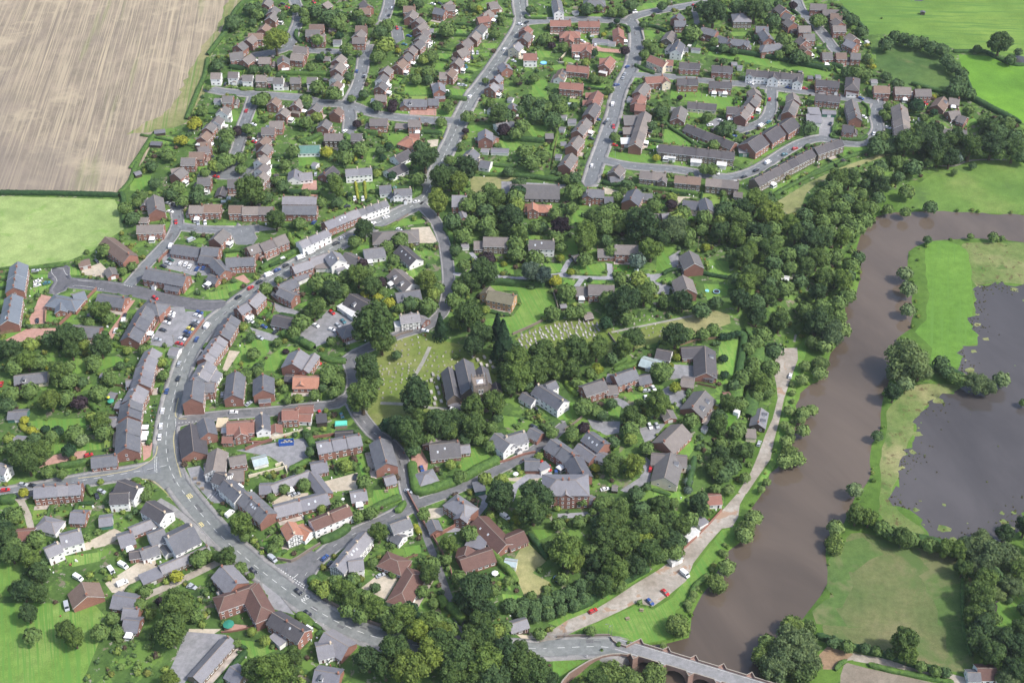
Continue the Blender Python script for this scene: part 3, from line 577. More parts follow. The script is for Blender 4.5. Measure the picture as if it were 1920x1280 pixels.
for i, n in enumerate(names):
    f = GF[cls_of == i]
    if not len(f): continue
    vi, inv = np.unique(f, return_inverse=True); F = inv.reshape(f.shape)
    V = np.column_stack([GV[vi], GZ[vi]]); mats = [GM[n]]
    if n in ('pavement', 'dark_pavement'):
        V = V.copy(); V[:, 2] += .12
        e = np.sort(np.concatenate([F[:, [0, 1]], F[:, [1, 2]], F[:, [2, 0]]]), axis=1); d0 = np.concatenate([F[:, [0, 1]], F[:, [1, 2]], F[:, [2, 0]]])
        u, ix, ct = np.unique(e, axis=0, return_index=True, return_counts=True); bd = d0[ix[ct == 1]]
        nb = len(V); low2 = V.copy(); low2[:, 2] -= .14; V = np.vstack([V, low2])
        sk = np.concatenate([np.column_stack([bd[:, 0], bd[:, 0] + nb, bd[:, 1] + nb]), np.column_stack([bd[:, 0], bd[:, 1] + nb, bd[:, 1]])])
        nf = len(F); F = np.vstack([F, sk]); me = fastmesh(n, V, F, [GM[n], M_kerb])
        mi = np.zeros(len(me.polygons), np.int32); mi[nf:] = 1; me.polygons.foreach_set('material_index', mi)
    else: me = fastmesh(n, V, F, GM[n])
    o = link(GROUND_NAMES.get(n, n), me); o['kind'] = 'structure'
# occupancy
for cls, P in areas:
    if cls in ('field_margin', 'stubble_field', 'pale_meadow', 'crop_field', 'bright_field', 'strip_meadow', 'tan_marsh', 'rough_pasture', 'ploughed_soil', 'river_meadow', 'river', 'flood_water', 'scrub', 'dry_grass', 'mud'): mark_poly(P, 3)
for cls, P in areas:
    if cls == 'churchyard': mark_poly(P, 6)
for cls, P in lawns: mark_poly(P, 4)
for cls, P in areas:
    if cls in ('car_park', 'lane', 'main_road', 'pavement_area', 'gravel', 'brick_paving', 'riverside_track'): mark_poly(P, 1)
for cls, w, pv, P in ribbons: mark_line(P, w / 2 + pv + .3, 1)

# ------------------------------------------------------------------ road markings
def hz(x, y): return float(height(x, y))
def strip(mb, P, w, up=.02, m=0):
    L, R = offset(P, w / 2), offset(P, -w / 2)
    for i in range(len(P) - 1):
        mb.quad((*R[i], hz(*R[i]) + up), (*R[i + 1], hz(*R[i + 1]) + up), (*L[i + 1], hz(*L[i + 1]) + up), (*L[i], hz(*L[i]) + up), m)
def resample(P, step):
    out = [P[0]]; acc = 0
    for a, b in zip(P[:-1], P[1:]):
        L = math.dist(a, b); t = step - acc
        while t <= L:
            out.append((a[0] + (b[0] - a[0]) * t / L, a[1] + (b[1] - a[1]) * t / L)); t += step
        acc = (acc + L) % step
    return out
mk = MB()
for cls, w, pv, P in ribbons:
    if cls == 'main_road' or (cls == 'road' and w == 7 and pv == 1.8):
        Q = resample(P, 1.5)
        for i in range(0, len(Q) - 3, 4): strip(mk, Q[i:i + 3], .18, .025)
    elif cls in ('road', 'lane') and w >= 6:
        Q = resample(P, 2.0)
        for i in range(0, len(Q) - 2, 5): strip(mk, Q[i:i + 2], .12, .025)
def line_px(c, s, w=.15, m=0, up=.03, mb=mk, dash=None):
    P = smooth(gl(pts(c, s)), 3.0)
    if dash:
        Q = resample(P, dash)
        for i in range(0, len(Q) - 1, 2): strip(mb, Q[i:i + 2], w, up)
    else: strip(mb, P, w, up, m)
line_px('E2', '690 650 780 710 870 770 960 830', .35, dash=.7); line_px('E2', '700 635 790 695 880 755 970 815', .35, dash=.7); line_px('E2', '850 760 910 710', .2)
line_px('E2', '1110 1150 1220 1220 1330 1275', .25, dash=.8); line_px('E2', '1120 1135 1230 1205 1340 1260', .25, dash=.8)
line_px('C1', '990 415 1080 435 1170 455', .3, dash=.7); line_px('C1', '840 460 920 475 1000 490', .3, dash=.7)
line_px('D1', '1500 515 1600 510 1690 500', .25, dash=.8); line_px('C1', '440 295 540 285 560 330 600 370 700 395 960 405', .15); line_px('C1', '410 490 450 430 490 400 480 370 445 330 440 295', .15); line_px('C1', '420 500 480 515 560 470 640 435 820 455', .15)
line_px('D1', '1330 800 1325 880 1330 940', .3, dash=.5); line_px('D1', '1345 805 1340 880 1345 940', .3, dash=.5)
line_px('D2', '40 480 44 520 40 570', .3, dash=.5)
for k in range(4): line_px('D2', f'{300 + 45 * k} {1180 - 60 * k / 3} {350 + 45 * k} {1120 - 60 * k / 3}', .15)
line_px('B4', '1410 385 1440 360', .12)
for i in range(7):
    line_px('C1', f'{1500 + 38 * i} {225 + 14 * i} {1478 + 38 * i} {262 + 14 * i}', .1)
me = mk.mesh('road_marking', M_mark); o = link('road_marking', me); o['kind'] = 'structure'
my = MB()
for dd in (0, .28):
    for s in ('1660 985 1900 960 2100 910 2250 860 2330 810 2350 760 2350 700', ): pass
def yline(c, s):
    P = smooth(gl(pts(c, s)), 2.0)
    strip(my, P, .12, .03); strip(my, offset(P, .3), .12, .03)
yline('D1', '670 990 900 960 1120 920 1220 880 1300 830 1340 780 1352 710'); yline('D1', '1350 480 1 1'.replace('1350 480 1 1', '1528 300 1510 370 1500 440 1505 460 1540 480 1600 480'))
yline('D1', '1500 580 1485 640 1490 720 1510 830 1550 980'); yline('D1', '1130 995 1250 1000 1320 1020 1400 1090 1480 1180')
for c, x, y in (('E2', 75, 290), ('D1', 1625, 1140)):
    ce = ground(*cpx(c, x, y)); d = Vector((ground(*cpx(c, x + 40, y + 45)) - ce)); d.z = 0; d.normalize(); n = Vector((-d.y, d.x, 0))
    for k in range(3):
        a = ce + n * (k - 1) * .9; strip(my, [tuple((a - d * 1.3)[:2]), tuple((a + d * 1.3)[:2])], .35, .03)
    for k in (-1.3, 0, 1.3):
        a = ce + d * k; strip(my, [tuple((a - n * 1.0)[:2]), tuple((a + n * 1.0)[:2])], .25, .034)
o = link('road_marking', my.mesh('yellow_marking', M_yellow)); o['kind'] = 'structure'
pm = MB(); rp = random.Random(4)
for cls, w, pv, P in ribbons:
    if cls not in ('main_road', 'road', 'lane'): continue
    Q = resample(P, 3.0)
    for i in range(2, len(Q) - 3):
        if rp.random() < .16:
            o2 = rp.uniform(-w / 3, w / 3); seg = offset(Q[i:i + rp.choice((2, 2, 3))], o2)
            strip(pm, seg, rp.uniform(.5, 1.8), .014)
o = link('road_patch', pm.mesh('road_patch', gmat('patched_tarmac', [(.3, (.10, .103, .107)), (.7, (.13, .132, .137))], .06, .5, 4, .8))); o['kind'] = 'structure'
# the word on the carriageway
fc = bpy.data.curves.new('road_lettering', 'FONT'); fc.body = 'SLOW'; fc.size = 2.2; fc.align_x = 'CENTER'; fc.align_y = 'CENTER'; fc.materials.append(M_mark)
fo = link('road_lettering', fc); p0 = ground(*cpx('E2', 985, 905)); p1 = ground(*cpx('E2', 1085, 985)); dv = p1 - p0
fo.location = (p0.x, p0.y, p0.z + .06); fo.rotation_euler = (0, 0, math.atan2(dv.y, dv.x) + math.pi / 2 + math.pi); fo.scale = (1, 1.5, 1); fo['kind'] = 'structure'
# ------------------------------------------------------------------ buildings: ridge ends as seen, width, kind, roof, wall (x units); '+' = wing of the one above
H = {}
H['A2'] = '''570 40 620 -20 7 2 b r|690 70 650 130 8 2 b r|690 125 630 195 8 2 b r|590 265 545 325 8 2 b r|395 375 550 375 8 2 b r|440 390 375 450 8 2 b r
330 465 265 510 9 2 b r|180 600 330 580 9 2 b r|420 605 330 670 8 2 b r|510 645 640 645 8 2 b r|780 625 785 690 8 2 b r|880 600 1020 615 8 2 b r|900 525 1055 528 8 2 b r
1080 275 1240 275 8 2 b r|1040 335 1200 335 8 2 b r|1100 392 1255 392 8 2 b r|1600 290 1725 290 8 2 b r|+1665 330 1610 390 8 2 b r|1565 420 1705 420 8 2 b r|1690 0 1740 60 8 2 b r|1645 90 1765 90 8 2 b r
1230 50 1290 10 8 2 b r|-15 820 70 820 7.5 2 b w|170 810 275 810 7.5 2 b w|330 845 440 845 7.5 2 b w|480 845 590 845 7.5 2 b n|680 875 780 875 7.5 2 b w|868 870 975 870 7.5 2 b n
1055 870 1165 870 7.5 2 b w|1400 830 1355 875 7.5 2 b w|1395 910 1350 960 7.5 2 b w|1440 610 1380 670 8 2 b r|1430 700 1370 770 8 2 b r|1350 450 1440 450 6 g g w|1300 315 1380 315 5 g b r
105 1080 215 1080 8 2 b r|700 1092 655 1150 7.5 2 b r|965 1112 915 1170 7.5 2 b r|1165 1160 1115 1220 7.5 2 b r|1405 1205 1360 1260 7.5 2 b r|805 1212 755 1270 7.5 2 b r|130 1190 85 1250 8 2 b w
1240 640 1310 640 5 g b r|620 870 670 870 5 g l w|10 1110 80 1110 5 g l w'''
H['B1'] = '''1045 170 1015 215 7.5 2 b w|985 225 945 270 7.5 2 b r|950 300 900 350 7.5 2 b r|900 398 975 390 8 2 b r|880 440 950 425 8 2 b r|800 480 920 480 8 2 b r|730 530 850 530 8 2 b r
740 610 670 665 8 2 b r|+640 625 720 610 6 1 b r|870 700 980 700 8 2 b r|1130 715 1240 715 8 2 b r|1085 775 1060 845 6 g d k|1490 215 1600 215 8 2 b r|1420 270 1530 270 8 2 b r
1455 345 1405 395 7.5 2 b r|1465 408 1415 465 7.5 2 b r|1440 500 1390 550 7.5 2 b w|1445 575 1395 625 7.5 2 b w|1435 650 1375 715 7.5 2 b r|1730 425 1915 420 9 1 t w|1705 625 1695 695 8 1 l w|+1740 660 1850 650 8 1 l w
1600 858 1890 862 8 2 l r|+1600 935 1890 938 9 2 g r|495 845 515 965 9.5 2 b r|+440 870 410 930 5 1 l r|800 938 920 938 8 2 b r|925 928 1062 928 8.5 2 b r|1140 938 1250 938 8 2 b r|1255 948 1515 948 8 2x2 b r
350 1108 575 1102 8 2 b r|+375 1040 440 1040 5 1 b r|1095 1140 1010 1220 8 2 b r|500 300 590 290 4 s g k|470 395 560 400 4 s g k|330 660 380 645 4 s l k|1860 570 1895 580 4 g l w'''
H['B2'] = '''610 195 760 195 8 2 b r|940 205 1045 205 8 2 b r|+830 255 930 258 6 f b r|235 198 200 250 7.5 2 b r|220 322 375 322 8 2 b k|450 322 540 322 8 2 b k|900 28 1100 28 9 1 g r|+920 30 905 75 6 1 g r|+1110 22 1200 22 8 1 g r
930 358 985 375 11 H o r|+950 322 1035 322 6 1 r r|940 458 820 520 9 1 d w|900 575 760 640 9 1 d w|400 628 625 612 7.5 2x2 l w|295 600 215 670 9 1 d r|690 770 790 762 9 1 g w|820 800 965 790 7.5 2 g w|+850 795 848 840 5 2 g w
510 975 750 890 6.5 2x4 g w|220 1082 500 968 8 2x3 l r|0 1250 245 1142 7 2x3 l w|1315 850 1440 850 12 2 l r|+1395 985 1415 1035 5 2 l r|1600 282 1600 350 9 2 l r|+1640 330 1690 350 6 1 l r|1495 450 1435 520 9 2 g c|+1460 512 1550 535 7 1 g c|1560 548 1645 562 8 1 g w
1690 240 1790 216 9 1 g w|1810 215 1925 228 9 1 g w|1700 65 1655 110 7 1 g w|1835 58 1840 105 6 2 g r|700 1175 960 1160 12 H b n|1565 455 1630 460 4 s l w|1650 455 1800 460 5 s l w'''
H['A3'] = '''460 70 590 70 8 2 b r|+565 110 525 180 8 2 b r|990 10 935 45 8 2 b r|910 58 1035 50 8 2 b r|810 85 930 110 8 2 g r|1420 30 1510 15 9 2 b r|1425 108 1350 170 8 2 b r|1290 195 1420 175 8 2 r r|1345 268 1290 330 8 2 b w|1275 350 1225 410 8 2 b r
645 190 600 230 8 2 b r|690 250 615 310 8 2 b r|710 322 650 370 8 2 b r|685 378 630 430 8 2 b r|650 440 585 500 8 2 b r|560 515 515 565 7.5 2 b r|512 590 455 642 7.5 2 b r|455 660 385 725 8 2 b r
1190 430 1110 490 8.5 2 b r|1160 530 1060 575 9 2 b r|1085 650 1035 705 7.5 2 b r|1005 765 950 830 8 2 b r|+870 812 940 812 8 2 b r|285 740 235 792 8 2 b r|235 828 195 885 7.5 2 b w|222 920 185 965 8 2 b r|140 1065 262 1065 8 2 b r
850 920 865 1005 8 2 l r|+835 930 780 940 6 1 l r|1855 290 1815 330 8 2 r r|1855 358 1800 425 8 2 b r|1750 470 1695 530 8 2 l c|1580 700 1625 760 8 2 l r|1530 840 1485 880 7 2 l r|1475 930 1430 975 8 2 l r|+1490 945 1580 950 6 1 l r
1640 1100 1690 1110 4 s l w|730 460 780 465 4 s l w|735 330 795 330 5 s l w'''
H['A4'] = '''500 -20 530 115 7 2 g w|430 228 662 228 8 2x2 r r|748 238 985 238 8 2x2 r r|860 0 1000 0 9 h g r|1195 308 1203 400 7.5 2 r r|590 352 712 352 9 h r r|+650 380 640 440 6 2 r r|675 500 885 500 9 2 r r|+845 492 832 560 7 2 r r
1105 632 1035 722 8 2 r r|+985 655 1080 655 7 2 r r|620 728 865 752 8 2x2 r r|575 768 525 868 7 1 b w|540 922 802 942 8 2x2 r r|965 1018 900 1148 8 2 r r|+830 1042 930 1042 6 1 r r|+800 1125 880 1125 6 1 r r|935 1155 860 1275 8 2 b r
130 600 280 600 9 2 r w|1560 620 1740 695 8 2 r c|+1740 672 1805 675 7 2 r c|1800 345 1740 430 8 1 b n|1800 505 1875 520 9 H g w|1500 868 1700 852 8 2 r r|+1700 852 1742 905 6 2 r c|1500 930 1420 1030 8 2 b r|1450 1058 1400 1150 8 2 r r|1390 1165 1500 1175 8 2 r r
910 438 1080 455 5 s l w|1085 460 1170 470 5 s l w|720 335 780 340 4 s l w|1310 1100 1370 1120 4 s l w|690 130 740 120 4 s l w'''
H['A5'] = '''205 148 165 190 8 2 g r|150 230 275 230 8 2 g r|205 460 165 560 8 2 g w|+230 530 290 530 5 1 g w|460 300 625 345 8 2 g r|650 402 760 435 8 2 g r|+770 430 775 480 5 2 g r|790 435 975 455 8 2 g r|+960 440 930 500 5 2 g r|1065 295 1205 298 8 2 g r|1150 335 1215 425 8 2 g r|1160 505 1330 485 9 h g r
875 150 940 150 12 h l n|1325 50 1400 108 8 2 b r|1390 140 1475 172 8 2 b r|1425 205 1490 255 8 2 b r|1545 292 1680 292 8 2 b r|1600 382 1725 382 8 2 b r|1565 410 1625 455 8 2 b r|1590 510 1645 560 8 2 b r|1820 590 1905 590 8 2 b r|1680 40 1860 50 8 2 b r
205 700 435 710 8 2x2 d r|570 735 805 748 8 2x2 d r|960 782 1602 835 8 2x5 d w|+1010 800 995 830 5 2 d w|+1270 825 1262 860 7 2 d w|+1540 870 1535 900 6 2 d w|180 882 410 885 8 2x2 d r|540 912 792 922 8 2x2 d r|1040 990 1065 1040 8 2 b r|1065 1055 1000 1150 8 2x2 b r|980 1165 890 1290 8 2x2 b r|740 1200 880 1205 8 2 d r
300 1145 622 1172 8 1x3 d c|1480 1040 1492 1110 8 2 b r|1485 1130 1430 1250 8 2x2 b r|340 540 440 550 4 s g w|640 1020 730 1010 5 s l w|1650 860 1700 860 4 s g r|860 740 910 745 4 s l w|790 705 850 705 4 s l w|1740 850 1790 850 4 s l w|1780 1050 1830 1050 4 s l w'''
H['A6'] = '''110 85 262 90 8 2 b r|180 120 285 125 8 2 b r|225 160 275 200 8 2 b r|200 230 315 230 8 2 b r|350 298 410 342 8 2 b r|330 350 415 390 8 2 l r|110 475 192 475 8 2 b r|230 475 322 475 8 2 b r|370 475 445 480 8 2 b r
50 715 152 720 8 2 d r|160 722 262 732 8 2 d r|385 690 380 755 9 h d r|+320 800 430 800 6 1 l w|570 770 712 775 8.5 2 b r|760 782 902 786 8.5 2 b r|940 802 1082 802 8.5 2 b r|45 842 268 862 8 2x2 d r|370 890 410 1050 8 2x3 b r|290 1122 390 1130 8 2 d r
805 930 840 1190 10 2x4 b r|1200 868 1140 945 9 1 b r|1255 880 1335 890 8 1 b r|1240 1005 1335 990 9 1 b r|+1335 1030 1405 1060 8 1 b r|1170 1140 1405 1160 11 1 b r|1010 100 1010 101 3 s g k|550 720 590 720 5 s l w|110 985 225 995 5 g l t|5 1000 60 1000 9 f l w'''
H['B3'] = '''730 190 650 292 8 2x2 b r|665 338 600 420 8 2x2 b r|605 488 540 580 8 2x2 b r|1235 130 1145 408 8 2x5 b r|1080 210 1150 210 12 f b r|1050 300 1125 300 8 f b r|1025 385 1110 385 7 f w r|1540 85 1510 185 9 1 b r|1590 240 2000 400 8.5 1x5 d r|1350 412 2000 480 8.5 2x6 d n
1410 505 1495 512 6 f w w|1625 545 1715 552 6 f w w|1850 570 1930 578 6 f w w|1015 588 965 645 8 2 b n|+930 690 1040 680 6 1 g n|1190 642 1412 662 8 2x2 b n|+1385 690 1380 710 5 2 b n|1490 678 1712 698 8 2x2 b n|75 757 500 765 15 1 b k|245 932 385 940 8 H o r|+270 908 270 965 6 2 o r
730 795 882 802 8.5 2 g r|+745 805 740 850 6 2 g r|+890 862 950 862 8 1 g r|1155 790 1105 885 10 2 g r|+1200 830 1295 835 7 1 g r|1560 890 1690 905 9 1 g c|+1745 868 1775 965 8 2 g c|1260 1012 1370 1015 5 g b k|1375 1010 1470 1000 8 1 l r|385 345 440 345 6 f b k|570 205 640 205 5 s l w|510 165 560 170 4 s l w|500 270 545 275 4 s l w|510 400 555 400 4 s l w|465 505 515 510 4 s l w|1440 100 1490 105 4 s l w'''
H['B4'] = '''20 705 300 732 8 2x2 b n|+270 820 320 825 5 1 b n|665 245 765 180 12 2 d r|525 325 640 250 12 2 d r|375 400 490 325 13 2 d r|434 713 922 455 8 2x7 d n|950 445 1172 367 8 2x3 d n|330 455 360 455 9 f l t|1015 122 1130 125 5 g l t|940 160 945 230 9 f l w'''
H['C1'] = '''151 229 114 448 9.5 2x4 s r|105 503 63 731 9.5 2x4 s r|670 232 765 212 6 g b r|935 278 965 335 6 g b r|890 8 1120 178 9.5 2 b r|1230 285 1612 355 10 2 g r|+1420 412 1545 432 6 1 g r|1480 85 1715 118 9 1 g r|+1730 100 1875 112 8 2 g r|+1710 175 1830 190 7 1 g r|470 535 625 562 10 H s r|+520 580 515 640 6 1 s r|+620 510 720 480 8 1 s r
840 508 1068 542 9.5 1 g r|1275 570 1350 592 10 h g r|1250 612 1100 870 10 2x3 g r|585 780 850 798 9 1 g r|1460 975 1525 985 6 g l w|1305 968 1240 1090 9 2x2 l r|120 1210 400 1180 8 1 g c'''
H['D1'] = '''1238 -3 1195 170 9.5 2x3 l r|1180 190 1120 305 10 2x2 l r|1115 315 1096 445 10.5 2x2 g r|1092 470 1078 725 11 2x2 g r|780 815 1000 790 8 1 g r|1100 150 1170 140 5 1 l r|1000 340 1055 350 5 g l r|930 480 1000 480 7 H l r|70 420 230 415 7 g g t|120 640 215 650 6 g l w|860 100 910 105 3 s l k|930 265 990 275 4 s l k|-20 870 40 890 6 2 l w
290 1065 690 1035 8 2x4 l r|1010 1010 1185 1075 9 2 d w|+940 1120 1100 1110 8 2 d w|1770 -15 1700 110 9 2x2 l w|1660 135 1640 300 9.5 3 g r|+1700 175 1835 170 7.5 2 g r|1850 60 1800 140 6 1 l w'''
H['C2'] = '''485 487 395 580 8 2 l r|355 595 320 615 7 2 l r|245 688 150 850 9 2x3 g r|140 868 8 1055 8.5 2x4 l r|195 200 312 188 9 2 g r|+100 205 190 300 7 2 g r|+320 195 440 190 8 2 g r|60 340 130 370 6 1 g r|380 110 480 72 8 2 b r|490 80 705 -5 8.5 2x2 b r|920 205 1090 150 8 1 l w|1110 140 1165 215 9 2 l w|+970 260 1080 255 6 f b w
765 268 925 215 7.5 2 l r|+800 380 890 340 5 f l w|1220 150 1345 212 9 1 b r|1380 130 1555 105 10 1 g w|1695 90 1830 210 9 1 d w|1640 290 1790 420 10 1 b w|1655 505 1860 470 9 1 g c|785 368 640 440 8.5 2 g r|+660 450 790 512 7 2 g r|610 688 770 722 9 1 d r|1260 505 1515 640 12 1 d r|+1190 590 1335 690 6 f w w
1220 800 1330 765 9 H g r|1690 692 1855 672 7.5 2 l wT|+1785 672 1790 700 5 2 l w|+1860 690 1910 720 6 1 l r|830 980 765 1100 12 2 l r|+960 1010 865 1150 5 2 l r'''
H['D2'] = '''555 68 530 270 9 2 g r|790 95 790 228 10 2 g r|1050 120 1270 120 10 1 o r|+1120 118 1110 180 7 1 o r|990 110 1035 112 5 g d k|170 520 195 750 12 1 d r|+285 468 320 590 8 2 g r|410 512 470 512 6 f c c|480 515 710 500 9 2 r r|+590 545 600 600 6 2 r r|+445 630 530 630 5 1 r r|780 430 790 560 6.5 2 g w|895 520 900 590 6 g r c
955 405 1090 400 8 2 r r|+1090 372 1220 368 6 1 r r|+1095 435 1205 440 6 1 r w|1250 690 1625 615 8.5 2x3 l r|1200 870 1335 842 8 1 l r|1790 640 1850 855 10 2 g r|+1830 985 1920 960 6 1 l r|1250 480 1335 470 6 f d k|400 730 365 915 9 2 b wT|+500 815 640 790 6 2 b r|385 935 480 968 8 2 d wT
460 1000 600 1120 8 2x2 g w|860 1050 1190 925 6 1 l r|+760 1045 860 1040 7 1 l r|1195 930 1335 1110 6 1 l r|885 1235 1340 1115 8.5 1x2 l r|700 830 820 800 6 g e w|1540 1115 1675 1092 7.5 1 l r|1410 600 1560 590 4 s k n|500 930 620 920 8 1 b r'''
H['D3'] = '''1130 640 1300 588 8.5 2 g w|+1040 600 1170 690 8.5 2 g w|1350 560 1430 600 7 1 g r|480 702 735 675 12 1 b r|+525 620 480 690 7 1 b r|+740 710 820 702 6 1 l r|430 960 480 945 8 H l r|1520 652 1712 785 9 2x2 g r|1715 790 1800 950 9 2 g r|1545 1000 1755 1000 13 h3 l r|+1650 1060 1650 1115 6 3 l r|+1815 1130 1870 1150 5 1 l r|+1425 1060 1480 1060 5 1 g r|1300 842 1425 842 8 g g r
1405 185 1630 330 8.5 2 g w|+1480 185 1560 150 6 2 g w|+1280 250 1385 310 6 1 g w|860 1065 950 1050 6 f g t|1440 870 1470 900 5 f l w|690 335 730 345 4 1 l n'''
H['D4'] = '''150 205 335 145 8.5 2 b r|+345 200 445 190 7 1 b r|420 112 600 50 8.5 2 g r|+620 120 722 98 7 1 g r|+370 100 440 110 6 1 l r|1010 130 1095 142 7 g b r|1200 238 1085 385 12 1 b r|870 400 905 465 6 g b r|1000 525 840 680 12 1 b r|905 762 850 990 12 1 b c|+740 775 870 785 8 1 b c|+950 800 1040 825 8 1 b c
190 588 335 690 8.5 2 g r|+110 690 250 790 7 1 l r|+280 760 360 790 6 1 l w|1680 385 1650 520 7.5 1 l k|1560 600 1620 610 6 f b c|1235 1135 1315 1135 7 1 r w|1180 540 1210 560 3 s l w|1370 265 1400 270 4 s r k|400 1060 450 1065 3 s b k'''
H['C3'] = '''670 20 882 25 9 2 b n|+590 55 665 55 8 1 b n|480 80 540 75 5 s l w|1060 45 1278 50 9 2 b w|1650 125 1785 125 8 1 b r|1470 452 1560 452 8 1 b r|+1570 428 1790 432 9 2 b r|715 475 935 520 9 2 j o|+725 440 690 490 7 2 j o|1530 690 1600 675 5 s b k|1450 190 1490 180 5 s b k|+1330 605 1380 600 3 s l k'''
H['C4'] = '''60 88 258 92 9 2 b r|695 135 742 245 11 2 b r|640 345 680 460 11 2 b r|830 950 842 1180 11 1 d r|+630 970 825 960 9 1 d r|+850 1180 900 1190 5 1 d r|1470 345 1550 378 3.6 s w k|1460 452 1552 470 3.6 s w k|420 980 545 1005 8 1 d w|290 1055 440 1100 8 g e k|1480 60 1490 60 3 s g k|630 1235 740 1250 7 g b r'''
H['E1'] = '''380 252 455 272 8 H l w|605 182 735 185 8 1 l r|510 385 690 335 9 2 l w|130 345 290 335 7 1 r k|1255 90 1420 190 8.5 2 d w|+1110 320 1365 215 6 1 l r|1430 400 1650 292 14 2 g w|+1270 370 1400 320 9 2 g w|+1200 510 1350 460 7 1 g w|1370 650 1785 470 5.5 1 l n|1210 760 1375 690 6 f l n|850 235 955 220 7 g l t|970 890 1165 920 9 1 l r|1060 1000 1185 1010 8 1 l r|1080 1100 1175 1110 8 1 l r|700 780 745 900 13 1 b r
400 490 490 450 7 2 l w|1010 390 1130 350 9 1 l r|1140 520 1205 510 5 1 d r'''
H['E2'] = '''250 640 385 790 10.5 2 l r|260 910 500 825 8.5 h2 p r|+500 825 600 1000 9 h2 p r|690 1042 960 1205 8.5 2x2 d r|450 10 648 192 9 2x3 g r|820 262 880 370 7 2 o wT|+900 290 1010 350 7 1 o w|1020 260 1342 125 7.5 2x2 p w|1490 350 1235 645 7.5 2x3 l wT|+1340 600 1465 585 7 2 l w|1685 570 1775 605 9 H p r|1700 285 1862 228 7.5 2 g w|+1745 360 1790 385 6 1 g w|1900 700 1790 885 10 H p w'''
H['E3'] = '''320 245 355 325 5.5 1 g r|520 60 610 120 9 h2 l r|+600 150 560 225 6 2 l r|720 215 955 455 9.5 1 p r|+950 405 1105 340 8.5 1 p r|560 590 835 500 9 1 p r|+620 470 600 540 8 1 p r|630 415 780 455 7 f l w|980 1122 1130 1118 6 1 l k|945 590 1045 610 4 g e w'''
H['E4'] = '''570 290 645 240 7 f w w|660 205 710 180 6 f l w|475 450 545 418 6 f w w'''
H['F3'] = '''1600 1152 1730 1150 8 1 p w|+1550 1180 1600 1180 6 1 g w'''
H['G1'] = '''985 335 1130 420 10 1 l r|940 420 1030 400 9 1 l w|930 560 1080 585 9 1 l r|200 600 415 360 6.5 1 l n|420 540 500 590 8 1 l n|680 345 740 400 4 f l w'''

CARS = {}
CARS['C1'] = '1465 100 10 -20 w V|1640 45 18 -8 s V|1465 215 20 6 g|1440 245 20 6 s|1400 270 20 6 k|1545 245 15 -25 w|1590 250 15 -25 w|1625 270 15 -25 w|1690 290 18 -25 b|1745 280 15 -25 b|1330 540 20 12 r|300 308 20 -3 s|320 400 20 -5 w|318 432 20 -5 w|400 412 18 -5 t|320 735 0 20 k|825 225 12 9 k|1070 690 5 -20 k|1060 738 5 -20 w V|990 820 6 -20 w|1470 668 25 6 w|1465 692 25 6 w|1440 722 25 6 k|1430 752 25 6 w|1395 815 25 6 k|1350 898 25 2 s|1710 665 25 6 b|1690 690 25 6 w|1680 745 25 6 s|1655 775 25 6 k|1630 803 25 6 y|1605 832 25 6 b|1600 865 25 6 k|1560 890 25 6 w|1535 930 25 4 r|1775 780 14 -20 w V|1685 893 9 -20 b|1535 1105 8 -22 s|1527 1230 7 -20 k|1765 430 20 -9 w|1785 450 20 -9 k'
CARS['D1'] = '1430 240 8 -24 b|1393 410 5 -20 w|1378 540 2 -20 w|1367 635 2 -20 w|760 788 20 -6 r|45 1088 20 -3 r|870 1098 20 8 s|830 1140 6 15 k|1905 270 1 -15 s|10 180 5 -15 r|200 1040 20 3 s|285 1050 20 3 k'
CARS['C2'] = '305 533 20 -13 k|410 453 20 -12 r|485 403 20 -12 k|568 343 20 -8 w V|640 303 20 -10 b|713 262 20 -11 k|842 195 20 -7 w V|928 150 20 -9 w V|1148 73 20 -6 k|1197 25 20 -7 s|1108 665 20 14 r|970 775 20 10 w|1108 812 20 6 w|1160 775 18 14 s|1205 740 15 14 t|990 1095 20 10 r|960 1122 20 8 g|525 785 12 5 b|610 790 8 15 s|625 830 14 -12 k|490 883 20 8 s|420 740 14 10 w|1905 820 20 3 w'
CARS['D2'] = '540 422 20 -1 w|668 348 14 -10 s|1280 430 8 14 r|1465 450 8 16 t|1583 975 5 -20 k|1073 1123 20 -6 s'
CARS['D3'] = '415 905 6 16 b|1510 900 4 14 r|1567 945 1 14 b|1450 855 10 8 r|1400 395 16 10 k|1375 545 20 8 k'
CARS['D4'] = '725 540 9 18 w|785 535 8 16 s|730 905 2 -15 r|695 237 20 -3 s|755 215 12 16 w|1660 690 6 -15 s|340 1080 20 -4 w|690 300 3 12 w'
CARS['E2'] = '325 195 20 -17 w V|690 580 18 15 s V|525 682 17 14 k|912 860 18 14 k|990 1045 18 13 k|1140 570 15 -15 b|1180 625 12 -18 k|1617 722 20 -8 s|5 815 10 6 s'
CARS['E3'] = '945 220 18 12 w V|1800 192 20 -1 k|1700 1025 16 -8 r|120 1 3 1 s'
CARS['E4'] = '540 462 14 -6 r|583 553 16 14 w V|453 675 16 14 r|352 738 15 14 b'
CARS['F2'] = '302 385 3 -10 w'
CARS['E1'] = '1640 822 20 4 s|1050 790 20 -9 w V|1055 640 14 8 w V|955 685 10 14 w V|572 990 2 10 s V|670 745 14 8 w V'
CARS['B2'] = '1010 905 20 -5 w|750 1037 20 -6 w|635 1090 20 -8 w|375 1215 20 -9 s|320 1262 20 -8 k|480 880 2 14 w|550 880 1 14 w|775 862 1 14 s|395 300 14 -10 w|415 945 20 -5 k|500 1185 16 -8 b|865 1142 14 3 w|130 1080 8 -10 b|145 670 1 -12 s'
